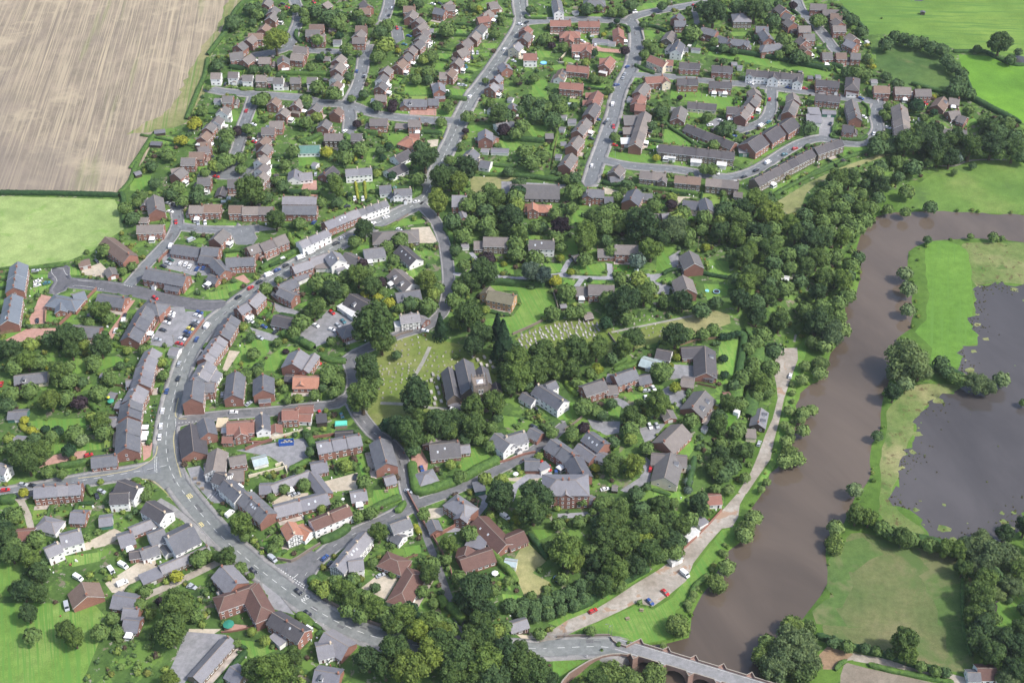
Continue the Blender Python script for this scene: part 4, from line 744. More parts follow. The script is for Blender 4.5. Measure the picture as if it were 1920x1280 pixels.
CARS['B1'] = '685 1078 1 14 r|635 990 20 3 w|875 1085 1 14 s|935 1083 1 14 w|1030 690 20 2 r|1350 245 20 4 w|1288 125 6 -14 r|1360 375 16 5 w|1355 395 16 5 r|1050 362 16 3 w|1160 575 5 -10 k|665 935 12 8 k|620 920 16 4 s|985 522 14 -5 k|1870 1080 8 -10 b'
CARS['B3'] = '955 73 4 -14 w V|913 203 6 -10 s|887 228 6 -10 k|962 262 1 10 r|775 595 2 -14 w|1105 25 14 6 w|770 365 16 3 k|975 422 16 3 r|825 200 14 2 b|1790 248 16 -3 w|1880 212 14 6 w|1030 320 14 2 k'
CARS['B4'] = '490 257 14 -8 w V|555 222 10 -6 t|425 190 16 3 r|110 275 14 -4 w|372 320 14 -8 k|258 345 14 -4 b|548 570 14 -8 w V|690 500 14 -4 t|780 450 14 -4 r|448 637 12 -5 k|345 692 14 -5 k|1085 237 3 -10 k|1457 322 2 -12 w|1372 180 14 6 w|1578 270 16 4 w|1345 20 12 4 b|120 655 2 12 w|562 28 2 -10 r'
CARS['A4'] = '93 275 12 2 w|1298 750 10 -6 b|1270 832 8 -13 s|1250 875 6 -14 s|1178 955 14 -3 b|1330 138 7 8 k|1360 130 7 8 w|1390 127 7 8 w|775 460 14 5 s|800 468 14 5 w|940 503 3 -10 w|165 250 10 -6 k'
CARS['A3'] = '1595 555 9 -12 w|1205 1085 12 -10 w|330 88 5 -14 w|300 170 5 -10 k|1340 432 14 4 s|1240 595 2 12 w|1290 595 1 12 s|1230 650 4 12 k|470 500 14 3 t|520 405 14 3 b|790 45 12 2 w|870 42 12 4 k|1095 955 14 2 w|1140 960 14 2 s|1700 685 10 4 w|1165 750 4 10 t|20 855 8 -8 s|385 315 4 8 r'
CARS['A2'] = '1615 800 3 -14 b|1697 858 4 -12 k|1300 560 16 1 k|830 85 12 2 r|630 965 4 10 r|985 1010 6 -10 k|135 945 6 -10 k|780 45 12 2 k|1130 25 10 6 r|1300 700 14 1 s'
CARS['A5'] = '370 65 12 5 r|1010 940 14 3 w|1430 985 14 3 b|1535 995 16 4 w V|1615 995 14 2 r'
CARS['A6'] = '1030 930 12 6 r|480 1050 10 6 w|695 1147 10 4 w'

TREES = {}   # x y radius kind
TREES['A1'] = '1740 160 60 d|1930 100 50 m|1880 60 50 d|1440 930 42 y|1370 1045 42 y|1630 480 50 d|1700 1030 60 m|1780 970 40 p|1640 1240 50 m|1730 1190 50 m|1860 960 45 m|1800 1170 45 m|1130 1230 40 d|1460 890 30 y|1560 660 25 m|1490 1180 30 d'
TREES['A2'] = '230 230 95 d|560 120 50 d|700 470 140 l|800 400 60 l|1030 130 80 m|1150 120 90 d|1300 180 110 d|1430 200 80 m|1030 220 55 m|1630 150 70 m|1680 220 70 d|1170 440 75 m|1400 250 90 m|1500 540 80 m|1550 1100 50 m|560 1090 80 m|1170 970 90 m|1350 1040 90 m|1520 850 60 d|1040 1170 60 d|1700 1040 50 m|920 90 60 m|1420 400 45 c|1200 650 45 c|560 160 45 c|30 700 60 m|450 770 60 d|600 770 60 d|1860 620 80 m|1450 920 40 l|760 180 60 d|500 60 60 d|440 240 50 d|1100 740 60 m|1640 600 40 m|1760 230 60 m|1840 380 60 m'
TREES['A3'] = '950 330 95 m|280 280 90 m|200 350 80 d|250 500 110 l|150 640 70 m|400 570 35 y|690 660 60 l|780 620 80 m|740 800 80 m|980 1180 55 m|10 1050 60 d|150 1170 60 d|340 1160 60 p|1380 910 40 m|60 60 60 m|620 30 70 d|450 20 70 m|1310 90 40 y|1500 370 60 m|600 880 70 m|640 800 60 l|1230 60 60 m|1570 200 50 m|940 1060 40 c|740 880 60 d|1760 930 40 p|1880 100 50 d|1440 1150 60 m'
TREES['A4'] = '850 90 80 d|1180 240 32 c|1120 290 35 c|1270 560 60 p|1490 600 60 m|1520 480 60 m|920 870 60 m|1000 890 50 m|1100 1000 55 m|1480 270 50 d|1340 50 80 d|1690 60 60 d|380 420 70 m|450 500 45 p|580 510 60 m|250 870 60 m|180 1130 90 d|330 1180 90 d|480 1090 70 d|700 1180 50 d|640 340 60 d|340 440 60 d|1700 1200 70 d|1250 130 60 m|1130 130 60 m|980 80 50 m|1600 540 60 m|830 690 50 l|80 1230 60 d|540 1200 60 m|920 600 40 c|820 1230 50 d|1690 1190 60 m|60 900 50 m|1030 380 30 y'
TREES['A5'] = '340 360 110 m|590 140 150 d|460 80 90 d|870 80 100 d|1050 120 130 d|1150 60 100 d|1260 220 90 d|1480 50 50 p|1760 80 50 y|1780 220 85 m|1380 440 90 m|1450 540 90 m|1540 620 90 d|1640 660 60 d|700 680 45 d|1060 430 40 c|1000 1180 50 d|310 100 35 m|760 390 30 m|210 1100 35 p|1100 540 50 l|600 460 60 m|700 530 60 d|820 560 50 d|1320 40 60 d|640 900 40 m|1330 600 60 m|20 1200 80 m'
TREES['A6'] = '1700 400 110 d|1800 530 50 d|680 390 70 d|760 320 60 d|840 340 60 d|920 370 70 d|1010 370 60 d|1090 420 70 d|1180 440 70 d|1230 540 70 d|1280 600 60 d|1360 650 60 d|1340 740 80 d|1310 800 80 d|370 170 65 d|460 270 60 d|290 130 60 d|680 680 50 d|780 750 60 d|330 640 60 d|420 640 70 m|500 660 60 m|560 600 30 y|540 550 30 l|950 950 60 c|1110 1010 32 c|1560 1080 60 m|1600 1160 90 d|1700 1180 80 d|1430 830 60 d|60 180 70 m|640 160 10 m|820 1250 60 d|1000 1210 110 d|1120 1200 90 d|1300 1240 90 d|950 1230 100 m|1780 1100 70 m|1830 1220 80 d|1430 980 50 m|1870 460 40 d|1500 430 40 d|510 400 22 y|510 510 40 d|1110 860 25 y|650 1010 40 m'
TREES['B1'] = '1320 820 130 m|1240 620 50 m|1240 530 50 m|1010 590 60 l|1110 540 75 m|1120 320 70 m|1200 300 45 p|1290 270 50 m|930 650 45 m|1540 1060 90 m|870 860 70 d|310 1040 65 d|480 600 45 d|500 740 55 d|700 780 70 m|610 500 60 m|1450 860 60 d|1690 460 60 m|1800 220 60 m|1620 580 50 m|400 850 50 m|740 890 60 m|350 900 50 m|850 220 55 y|710 370 45 y|910 120 50 m|1100 430 50 d|1890 170 50 l|1420 30 60 m|1560 720 50 m|240 950 60 m|1370 30 50 m|1600 760 60 d|880 790 50 d|1740 1080 60 m|640 830 60 d|1450 200 30 m'
TREES['B2'] = '1080 540 115 d|1030 700 65 m|1190 920 100 l|1040 420 60 d|560 1150 85 d|320 780 85 m|240 470 55 y|530 440 70 m|700 460 45 d|770 430 35 c|720 530 30 c|670 650 40 l|400 510 70 m|1280 90 50 m|1220 215 50 m|1450 170 60 m|1720 160 90 d|1800 160 60 d|1220 710 110 d|1340 640 80 d|1440 620 100 d|1370 750 90 l|1320 1060 80 d|1480 1080 70 m|1610 1100 80 m|1690 880 90 m|1560 880 80 m|1860 860 80 m|1830 1050 110 d|1880 1150 80 m|800 680 35 c|880 1210 60 m|500 230 40 p|430 840 25 c|1180 800 50 l|1890 740 60 d|1390 420 40 m|1430 300 30 p|300 700 60 m|1800 640 50 d|1290 540 50 m|990 1040 25 l|330 900 50 d|1410 1180 80 m|390 420 60 d|60 30 60 m|1760 280 60 p|1860 310 60 m|800 100 40 p|670 80 50 d|190 900 50 m|60 820 40 m'
TREES['B3'] = '140 820 60 c|300 150 70 d|440 190 80 d|180 250 70 m|200 470 70 m|260 560 80 m|350 500 70 m|60 640 50 d|620 810 80 m|780 1060 90 m|510 1120 90 p|290 1110 60 m|80 1040 110 d|130 920 70 l|930 960 70 m|1200 1100 150 d|1060 1040 80 m|1480 1100 140 w|1560 990 70 m|1750 620 55 m|1330 530 35 y|1460 860 50 l|1460 920 50 p|970 340 45 m|1370 120 65 d|720 1180 100 m|150 1200 90 m|630 690 60 d|560 700 50 m|1820 410 50 m|1890 280 60 d|1770 170 50 m|1080 750 60 d|990 850 50 m|1290 1210 80 m|1720 1140 60 m|1860 1130 60 m|1290 250 50 d|510 90 70 m|390 90 60 m|20 160 80 d|110 300 50 p|580 600 30 m|1050 800 40 m|1880 1000 60 d|1900 830 30 m|600 950 60 m|460 1000 60 m|350 1090 50 m|700 900 30 m|900 1230 60 d|1600 1180 70 m'
TREES['B4'] = '200 260 75 d|900 260 65 d|1820 80 60 c|70 620 60 m|1520 420 70 d|80 410 50 m|1100 110 1 m|1570 170 40 m|1580 80 40 m|440 900 100 m|570 1020 120 l|280 1060 100 m|180 960 80 d|560 880 60 d|1750 820 60 l|1060 800 40 m|30 160 40 m|1480 380 60 d|1730 330 60 d|1850 340 80 d|1600 400 60 d|1890 180 40 m'
TREES['C1'] = '890 120 65 m|740 140 25 m|1130 260 45 m|860 650 90 m|930 700 60 m|430 880 80 d|570 870 110 d|650 850 80 d|720 930 50 l|610 990 85 m|860 960 100 d|800 1070 70 m|260 930 70 l|230 1080 90 m|90 990 90 d|330 1080 70 m|500 1180 100 m|580 1240 80 m|560 1130 50 m|410 1130 25 y|1090 990 40 l|1230 970 50 m|1380 1080 50 l|1030 1120 40 d|1050 300 40 m|0 960 80 d|760 740 50 m|120 1120 80 m|1000 820 20 m|670 220 40 m|1400 1190 50 m|950 1240 50 m|160 1030 60 d'
TREES['C2'] = '1460 770 190 m|1530 920 110 m|1110 490 100 d|950 650 90 m|850 740 80 m|1330 350 100 m|1450 440 90 d|1370 240 50 p|1520 400 60 p|1230 350 70 m|1390 510 40 y|1600 570 50 y|1500 530 45 y|1780 580 70 d|1870 380 60 l|1620 900 40 m|1660 1020 45 d|1400 1140 110 d|410 870 45 d|430 1010 60 m|360 1190 60 m|710 990 30 p|1080 1170 80 m|1300 50 60 m|1690 30 70 m|1100 400 70 m|980 400 80 m|1000 580 60 m|540 450 60 m|650 380 40 m|1580 90 60 m|780 820 60 m|1200 460 60 m|640 920 40 m|470 1130 50 d|840 900 30 c|1100 900 45 m|350 790 40 l|1540 480 50 m|1690 620 50 m|1060 530 50 m|1520 660 80 m|1170 1240 50 m|1340 40 40 l|200 1180 30 m|1420 300 60 m|1640 200 50 m'
TREES['C3'] = '430 120 55 d|500 250 60 m|670 330 130 d|700 200 75 p|950 150 80 m|1110 190 80 m|950 60 80 m|1080 330 90 n|1180 350 90 n|1290 380 55 y|1380 480 80 m|1330 200 32 cy|1420 320 30 cy|1580 380 22 c|870 180 22 cy|845 240 25 cy|470 440 80 m|410 550 70 m|540 700 130 m|300 800 90 c|640 860 110 d|790 800 90 c|840 930 140 c|950 1090 130 m|1180 1030 130 m|1350 1040 110 m|1470 1010 130 m|1640 980 110 m|1870 970 100 m|1720 760 55 c|1740 540 80 m|1870 580 120 d|1260 660 70 m|1540 200 70 m|1540 60 100 m|190 400 90 l|280 450 60 m|200 600 80 m|1850 370 60 m|80 580 60 m|1420 660 60 m|440 740 70 l|1640 1140 40 cy|1060 1110 80 m|1900 480 80 m|560 400 90 d|690 640 40 l|440 1030 30 m|1770 1050 60 d|590 960 90 d|1490 650 60 m|1900 700 70 m|240 490 60 l|900 1180 100 m'
TREES['C4'] = '250 210 75 n|370 130 100 m|450 40 90 d|260 370 80 l|110 360 60 m|160 560 130 d|310 520 90 m|60 620 80 d|500 560 60 m|640 570 90 d|800 640 80 d|580 870 110 d|690 840 60 m|220 900 100 d|120 960 80 m|840 110 35 cy|930 570 60 d|980 870 30 c|1020 870 30 c|1060 860 30 c|1110 850 30 c|990 1060 35 c|1000 1200 35 c|590 1050 30 cy|540 1110 25 cy|1150 200 100 m|30 130 60 m|580 560 70 m|360 450 70 m|480 600 40 m|820 840 60 m|900 800 60 m|700 60 50 m|440 1150 80 m|470 1200 60 m|0 450 60 m'
TREES['D1'] = '680 330 70 p|430 320 100 l|560 290 80 m|180 220 60 p|90 260 80 m|250 230 80 m|840 250 80 m|860 500 90 m|880 580 80 m|700 650 60 w|590 750 55 c|390 570 35 c|490 590 50 c|200 800 130 m|350 770 110 m|240 870 100 m|110 720 70 m|290 640 60 d|640 590 80 m|440 620 60 m|580 30 60 m|800 10 60 m|930 110 60 m|700 160 50 d|500 150 60 m|60 350 70 d|1260 1060 60 m|200 1110 45 y|860 1010 30 l|400 920 60 m|70 640 50 l|130 0 80 m|610 130 60 m|380 700 60 m|780 450 50 l|530 940 50 m|1250 1130 50 m|210 490 40 y|270 580 40 y'
TREES['D2'] = '1640 300 150 m|1690 80 110 d|1760 150 60 m|1500 870 60 l|1660 1010 65 m|620 100 50 m|740 60 50 m|1190 120 40 m|1340 110 70 m|1410 130 60 m|1400 240 60 m|970 220 40 m|1000 320 40 m|970 1070 50 m|1140 1030 60 m|1870 540 70 c|1230 260 50 m|1170 620 40 d|1200 750 50 d|1100 920 50 m|1440 160 50 m|860 1150 40 m|500 260 1 m|1300 210 40 d|1330 400 25 l|1560 880 40 m|1680 900 30 m|1650 1170 1 m|1480 40 1 m|930 170 40 l|1090 300 40 l'
TREES['D3'] = '360 290 160 d|230 560 120 d|320 620 130 d|400 510 110 m|560 520 130 d|700 500 110 d|850 400 120 m|1030 345 115 m|860 550 120 m|660 580 90 m|620 140 50 m|1180 200 90 d|1240 120 130 m|1400 60 130 m|1040 60 30 m|480 640 60 m|1800 370 80 m|1800 550 50 p|1400 1180 150 d|1090 1120 130 d|1420 800 40 l|960 980 60 l|660 860 50 l|740 960 60 m|1350 1030 50 m|1530 590 60 m|1700 620 60 m|340 730 70 d|1010 540 60 m|780 640 60 d|900 640 60 m|1240 890 30 m|1860 80 50 m|1700 60 90 m|1560 60 90 m|1740 160 50 m|1060 460 50 d|130 120 1 m|1100 990 60 l|1490 550 50 m|1320 180 60 d|1000 700 60 m'
TREES['D4'] = '590 880 100 l|390 880 90 m|780 360 120 m|940 210 45 cy|560 560 80 m|560 450 90 m|640 480 60 m|410 670 60 d|700 720 60 m|850 60 80 m|1330 800 90 d|1430 880 80 d|1540 760 90 d|1350 950 80 d|1070 910 45 n|1050 1020 45 n|1050 1090 40 n|610 1110 70 d|840 1180 60 d|150 1160 60 m|400 340 50 d|160 360 80 m|260 400 60 m|60 590 60 m|1080 480 70 m|1290 380 30 y|1350 370 40 d|630 340 40 m|160 540 50 p|1170 1140 60 d|1140 1230 90 d|480 1190 60 m|700 1060 40 d|320 1080 1 m|560 640 60 l|1290 1070 50 m|260 900 40 y|460 830 50 m|1400 1100 50 l|1540 1000 50 m|280 60 40 cy|380 1170 50 m|740 1190 40 d|930 1190 50 m|1640 270 60 m|1740 240 60 m|320 440 50 d'
TREES['E1'] = '1530 990 150 m|1460 1200 140 m|240 1050 90 d|270 1230 80 m|200 490 60 m|100 540 90 d|60 400 90 d|200 860 100 d|330 880 90 d|1510 720 60 y|1700 570 80 m|1760 540 60 m|1370 930 40 p|1240 990 25 p|1200 960 60 m|30 300 80 d|120 200 80 m|100 450 80 m|560 1200 90 m|960 1080 60 m|850 1200 80 m|1870 550 50 m|1290 1050 50 l|500 320 30 l|150 820 80 m|330 640 80 d|1680 1060 60 m|1240 850 60 m|1100 850 40 m|640 1270 90 m|1000 1200 60 m|350 1140 1 m|40 800 1 m'
TREES['E2'] = '430 290 110 m|300 570 90 m|1600 360 90 m|1230 780 80 m|1300 850 100 m|1370 930 100 m|1570 830 50 d|1490 890 60 m|1130 830 80 l|1060 800 50 l|1560 1000 100 m|1770 1020 80 m|500 720 35 m|1720 700 40 m|510 1200 40 l|1850 980 40 c|1850 1100 70 m|1110 150 40 l|1250 120 60 m|410 650 60 m|1340 1000 80 m|1450 1050 80 m|1660 1060 80 m|1760 1130 80 m|1420 200 60 m|740 420 60 m|1550 600 50 m|1350 760 60 d|600 100 30 m|1100 20 1 m|1530 180 60 m|1380 740 60 m|1680 590 30 c|690 480 50 m|1860 1190 60 m|450 380 50 m|1200 880 60 m'
TREES['E3'] = '640 350 75 m|460 460 90 m|250 190 55 m|900 70 120 d|1190 170 140 d|1060 240 45 cy|1460 520 160 m|1530 610 110 l|680 870 170 d|780 1040 100 d|310 620 80 m|300 720 90 m|1300 180 1 m|340 1090 80 m|60 1050 60 m|160 1000 40 c|200 1080 40 c|550 730 70 m|970 770 50 m|1300 830 40 m|1400 270 60 m|1900 400 120 m|1800 380 100 d|1730 490 80 m|1660 500 60 m|1740 260 70 d|1580 250 60 m|990 970 70 d|1100 960 70 d|1200 980 70 d|1300 940 70 d|1400 900 70 d|1500 860 70 d|1600 800 70 d|1700 740 70 d|1800 680 70 d|1880 620 70 d|1080 1040 60 d|1200 1060 60 d|1320 1040 60 d|1430 1000 60 d|1540 960 60 d|1620 900 60 d|1760 840 60 d|470 1180 80 m|440 580 50 m|880 1190 70 l|560 900 60 d|850 840 60 m|330 960 50 m|400 860 30 d|1840 570 60 m|1700 170 40 m|820 200 40 l|1440 740 60 m|1640 1180 30 m|100 100 1 m|950 1150 60 m|650 1000 60 d|640 60 30 m|50 1140 60 m|460 970 1 m|1330 470 60 m|120 1170 60 m|240 850 60 m'
TREES['E4'] = '540 900 90 l|800 620 75 w|860 530 60 w|980 260 70 w|1040 200 60 w|980 320 60 w|1260 1060 120 w|1390 1010 100 w|1180 1160 110 w|1300 900 80 w|1400 1130 90 w|1120 1100 70 w|1400 930 70 w|300 250 90 m|420 300 80 m|480 330 80 d|350 420 100 d|200 370 100 m|120 540 110 m|60 330 90 m|250 500 80 d|40 640 80 d|560 240 70 m|620 180 60 m|690 110 60 m|80 200 90 m|150 150 80 m|290 110 60 d|430 80 40 d|520 400 60 m|380 180 60 m|440 1030 25 w|30 80 60 m|400 1220 70 w|180 1240 80 w|470 200 70 d|600 750 30 m|640 690 30 m|530 330 60 d|150 620 50 m|850 420 25 m|60 450 80 m|290 340 80 l'
TREES['F1'] = '1275 465 50 d|1255 690 32 d|1550 675 25 m|1710 670 38 m|1770 680 22 m|1100 925 55 w|1120 1030 60 w|1120 1175 52 w|1100 500 40 m|1565 185 28 d|1110 360 55 m|1440 230 25 m|1410 130 70 d|1450 120 50 n|1170 20 80 d|1300 50 100 d|1400 30 80 m|1550 60 90 m|1700 50 90 d|1850 80 80 d|1620 70 60 m|1760 90 60 m|1900 110 60 d|980 480 40 m|1330 120 70 m|1100 40 90 d|900 60 60 d|1480 70 60 m'
TREES['F2'] = '1130 230 160 w|1060 330 90 w|1200 330 90 w|1350 290 60 d|1390 350 55 d|1440 390 50 m|1500 410 50 m|1600 410 85 w|1680 440 75 w|1770 400 60 w|1020 500 70 d|905 790 42 d|750 1165 58 w|1100 430 60 w|470 160 70 w|540 200 60 w|510 300 70 l|500 390 55 l|380 430 45 l|400 330 40 l|390 660 50 w|450 640 45 w|375 700 35 w|390 780 48 w|300 920 70 l|340 980 60 l|260 1000 60 l|270 860 50 l|300 780 35 m|260 740 35 m|290 640 40 m|590 60 110 w|480 20 100 d|1915 570 30 m|660 90 60 m|140 1130 30 m|100 1180 30 m'
TREES['F3'] = '340 960 150 w|240 1080 120 w|120 1080 90 w|430 1080 90 w|380 1180 100 w|180 1180 90 w|140 990 60 w|330 860 80 w|610 300 75 m|760 95 75 m|850 110 70 m|940 170 60 m|1010 210 60 m|1080 250 70 m|1140 250 60 m|1270 290 60 m|1380 320 70 m|1460 340 70 m|1520 300 90 w|1620 290 110 w|1700 340 120 w|1780 340 110 w|1850 400 90 w|1640 420 90 w|1500 460 70 m|1660 540 90 m|1620 640 100 m|1580 800 90 m|1640 880 100 d|1600 950 90 d|1760 960 100 d|1850 1020 100 d|1700 1060 100 d|1900 880 70 d|1100 970 110 m|1120 1060 80 m|1720 800 50 m|600 960 50 d|700 990 50 m|820 1010 40 d|900 1030 40 m|1000 1050 40 m|1210 1130 45 m|1310 1160 45 m|1380 1180 40 d|1820 670 30 d|1850 1160 90 d|1790 560 60 d|1890 480 80 m|610 200 60 m|540 120 1 m'
TREES['G1'] = '100 190 110 m|70 320 110 m|1250 500 90 d|1400 450 110 m|1500 560 110 l|1620 480 110 l|1700 420 110 m|1800 500 110 d|1880 400 80 m|1600 280 60 m|680 560 110 m|560 560 80 m|800 480 60 m|630 385 35 l|550 330 30 l|60 620 60 l|1350 560 80 d|1750 590 90 m|460 400 30 m|1550 340 80 l|1700 330 60 l|930 630 25 y|1470 240 70 m|1380 290 60 m|1870 330 60 m|780 590 60 m'
TREES['G2'] = '100 450 110 m|200 400 100 d|300 480 100 m|400 520 100 d|150 560 110 d|470 560 70 d|100 320 90 m|60 210 80 m|120 160 60 m|10 300 1 m|730 262 35 m|640 220 1 m|850 520 90 m|950 560 90 m|1110 540 80 w|1120 500 60 w|420 270 40 m|760 560 80 m|300 380 60 m|680 590 60 l|20 560 80 m'

# scattered belts of trees: polygon in picture, mean radius (m), spacing (m), kinds
WOODS = [
 ('Z', '1390 395 1440 385 1480 400 1512 365 1560 345 1600 330 1640 330 1660 345 1645 385 1628 410 1610 450 1600 480 1612 500 1608 535 1590 558 1580 590 1578 625 1545 640 1500 628 1470 628 1440 640 1400 610 1375 580 1378 520 1370 470 1375 430', 5.2, 8.2, 'mmdm'),
 ('Z', '1630 268 1700 280 1760 300 1730 330 1700 345 1660 340 1620 320', 5.0, 8, 'dmd'),
 ('Z', '1395 640 1440 640 1452 680 1450 730 1440 770 1410 820 1385 870 1355 920 1310 960 1330 900 1350 850 1340 800 1370 740 1390 690', 4.6, 7, 'mdm'),
 ('Z', '1180 1000 1240 960 1290 950 1300 985 1270 1030 1200 1070 1120 1100 1110 1060', 3.8, 6.5, 'mldm'),
 ('Z', '1250 395 1330 385 1370 430 1370 480 1330 455 1260 450 1150 450 1100 440 1120 405', 4.6, 8, 'mdml'),
 ('Z', '980 1125 1080 1110 1180 1075 1230 1040 1260 1050 1200 1080 1110 1115 1040 1140 1030 1170 960 1165', 3.2, 5, 'mdm'),
 ('Z', '1835 1010 1920 990 1960 1060 1960 1280 1880 1290 1830 1220 1840 1130', 4.4, 9, 'mdw'),
 ('Z', '870 370 940 360 960 420 1040 430 1080 470 1050 480 960 470 900 450 850 400', 4.4, 9, 'mdm'),
 ('Z', '830 1190 980 1200 1010 1240 1000 1290 840 1290 820 1240', 4.4, 7, 'mdml'),
 ('Z', '1370 1010 1360 1060 1330 1085 1300 1130 1292 1150 1285 1140 1320 1080 1350 1030', 1.3, 5, 'u'),
 ('Z', '1485 700 1492 760 1488 830 1466 850 1480 770 1478 720', 1.4, 5, 'u'),
 ('Z', '0 960 60 1000 100 1030 90 1110 40 1120 10 1060', 4.0, 8, 'dm'), ('Z', '300 1180 340 1160 370 1190 350 1280 290 1280', 4.2, 8, 'mdl'),
]
HEDGES = []
def hd(c, s, w, h, k): HEDGES.append((pts(c, s), w, h, k))
hd('C1','0 300 100 285 300 290 560 265',1.5,1.2,'m'); hd('A1','0 1455 300 1458 800 1470 900 1480',3,2.5,'d'); hd('B1','590 880 700 890 860 900 1000 890',3,3,'d')
hd('C4','1120 860 1160 880 1150 1000 1110 1250',4,3,'d'); hd('C4','1180 870 1300 900 1280 1000 1250 1100 1220 1280',9,4.5,'m'); hd('C4','1330 1050 1350 1200',8,4,'m')
hd('C4','470 350 540 310 720 320 860 350 1040 380',2,2,'d'); hd('C3','560 440 780 420 900 430 1200 440',3,3.5,'d'); hd('C3','380 0 400 60 410 230',1.5,1.6,'d')
hd('C2','500 300 620 230 740 180 840 130',3,2.5,'m'); hd('C2','740 0 760 70 820 130',2.5,2.5,'l'); hd('C2','680 860 780 900 960 990',4,3.5,'m'); hd('C2','990 1030 1100 1080 1240 1090',4,2,'m')
hd('D3','330 870 350 1000 390 1110 600 1060 800 980 900 920 1090 830',4.5,3,'m'); hd('D3','920 660 1000 740 1080 790',3.5,2.5,'m'); hd('E2','1380 220 1500 190 1650 110 1810 50',3.5,2,'m')
hd('E3','820 520 900 620 1000 720 1050 820',3,3,'l'); hd('E3','1150 380 1250 500 1320 610',2.5,2.5,'d'); hd('E3','390 930 420 980 440 1030',4,3.5,'l'); hd('E3','460 990 540 1070 600 1150',4,3.5,'l'); hd('E3','170 300 200 340 225 390',2.5,2,'y')
hd('E3','0 180 40 170 90 100',3,2,'m'); hd('E2','540 1130 1 1',0,0,'x'); hd('E2','900 1060 960 1090 1040 1180',4,1.6,'l'); hd('E1','1570 640 1650 570 1800 500',5,3.5,'m'); hd('E1','1100 870 1250 800 1400 720',5,2.5,'m')
hd('E2','0 640 60 590 170 530',5,3.5,'m'); hd('E2','1010 760 1100 830 1220 930 1400 1020 1600 1100 1800 1150 1920 1190',5,3,'m'); hd('E2','1100 440 1250 380 1360 300',4,2.5,'m'); hd('E2','630 480 700 540 780 580',4,2,'m')
hd('D1','500 900 620 880 770 850',3,2.5,'m'); hd('D1','760 340 800 380 850 420',3,2.5,'m'); hd('D1','0 1190 80 1180 160 1190',5,3,'m'); hd('D1','750 1060 770 1110 800 1160',2,2,'m'); hd('D1','1130 1010 1230 1010',2,1.8,'l')
hd('D1','180 520 220 580 320 610 370 600',3,2,'y'); hd('D2','690 670 850 640',3,2,'l'); hd('D2','1150 590 1200 680 1250 800',3.5,3,'m'); hd('D2','1020 930 1110 880 1200 840',3,2,'m')
hd('D4','740 1090 850 1120 920 1140',1.5,1.2,'m'); hd('D4','1100 850 1070 1000 1040 1110',3,5,'d'); hd('D4','0 170 60 250 120 290',2.5,2,'l'); hd('D4','620 0 560 30 400 70',2.5,1.8,'m'); hd('D4','1130 180 1300 210',1,1,'m')
hd('D4','1560 480 1600 300 1630 150 1600 60',8,4,'m'); hd('D4','1480 150 1460 250 1440 400 1400 560',7,4,'m')
hd('B3','1360 200 1480 300 1560 350 1700 440 1860 470',2,1.8,'m'); hd('B3','860 750 960 770 1080 760',2.5,2.5,'d'); hd('B3','1150 780 1300 800 1480 820 1700 850',2.5,2.2,'m'); hd('B3','0 680 250 700 400 720 600 740',3,2.5,'m'); hd('B3','0 370 150 380 380 400',3,3,'d')
hd('B3','430 470 470 350 510 200',2,1.6,'l'); hd('B4','450 490 620 440 760 380 860 350',1.5,1.2,'m'); hd('B4','1110 260 1110 340 1180 370 1350 380 1400 340',2,1.6,'m'); hd('B4','1350 60 1410 110 1410 180',1.8,1.6,'m'); hd('B4','600 860 700 800 900 690 1100 590 1300 510 1500 470',2.5,1.8,'m')
hd('B4','110 180 250 220 370 230 470 190',1.5,1.2,'d'); hd('B2','820 300 940 310 1240 330',2.5,2.2,'d'); hd('B2','520 300 600 320 690 330',3,2.5,'m'); hd('B2','0 400 100 380 210 320',3,2.5,'m'); hd('B2','1000 850 1040 790 1030 840 930 890',3,2.5,'m'); hd('B2','650 1130 720 1140 860 1080',2,1.2,'l')
hd('B2','1560 680 1920 690',2.5,2,'m'); hd('B2','1640 590 1760 610 1880 600',2,1.8,'m'); hd('B2','800 915 900 920 960 860 1020 800',2,1.5,'m'); hd('B2','1250 1130 1300 1200 1330 1270',3,2,'m'); hd('B2','485 730 500 830 510 900',1.6,1.2,'y'); hd('B2','565 730 570 830 580 900',1.6,1.2,'y')
hd('B2','480 510 490 560 480 590',2,2,'y'); hd('B2','1700 360 1900 380',2,2.2,'d'); hd('A5','540 570 760 590 1000 620 1300 670 1600 740 1920 800',3,3,'d'); hd('A5','1560 690 1750 730 1920 760',2.5,2.5,'m'); hd('A5','170 850 430 860',1,1,'m'); hd('A5','560 880 780 900',1,1,'m'); hd('A5','930 905 1300 950 1600 970',1.5,1.2,'m')
hd('A5','1700 540 1820 550 1840 500',2,1.6,'m'); hd('A5','1090 1020 1170 1080 1160 1200',1.5,1.4,'m'); hd('A6','0 570 150 590 300 620',3,3,'d'); hd('A6','900 760 1000 790 1150 830 1250 840',3,2.5,'d'); hd('A6','1370 860 1500 920 1650 1000 1800 1080',4,3,'d'); hd('A6','1390 680 1440 800 1480 900 1700 1000 1900 1120',2,1.5,'d')
hd('A6','520 790 540 870 600 900',2.5,2,'m'); hd('A6','1280 470 1400 470 1560 470 1620 500 1800 580 1920 590',3,2,'d'); hd('A6','270 80 340 140 430 220 500 300',3,2.5,'d'); hd('A6','400 1150 250 1130 200 1200 190 1240 460 1250',1.5,1.4,'m')
hd('A4','1470 300 1600 310 1750 370',2.5,2,'d'); hd('A4','160 180 170 210 400 215',2,1.5,'m'); hd('A4','440 260 1 1',0,0,'x'); hd('A4','670 880 780 900 900 930',1.8,1.5,'m'); hd('A4','810 990 1050 1020',1.8,1.6,'d'); hd('A4','1380 740 1500 800 1620 840',2.5,2,'m'); hd('A4','1200 290 1300 320 1310 380',2.5,2,'d'); hd('A4','870 570 1 1',0,0,'x')
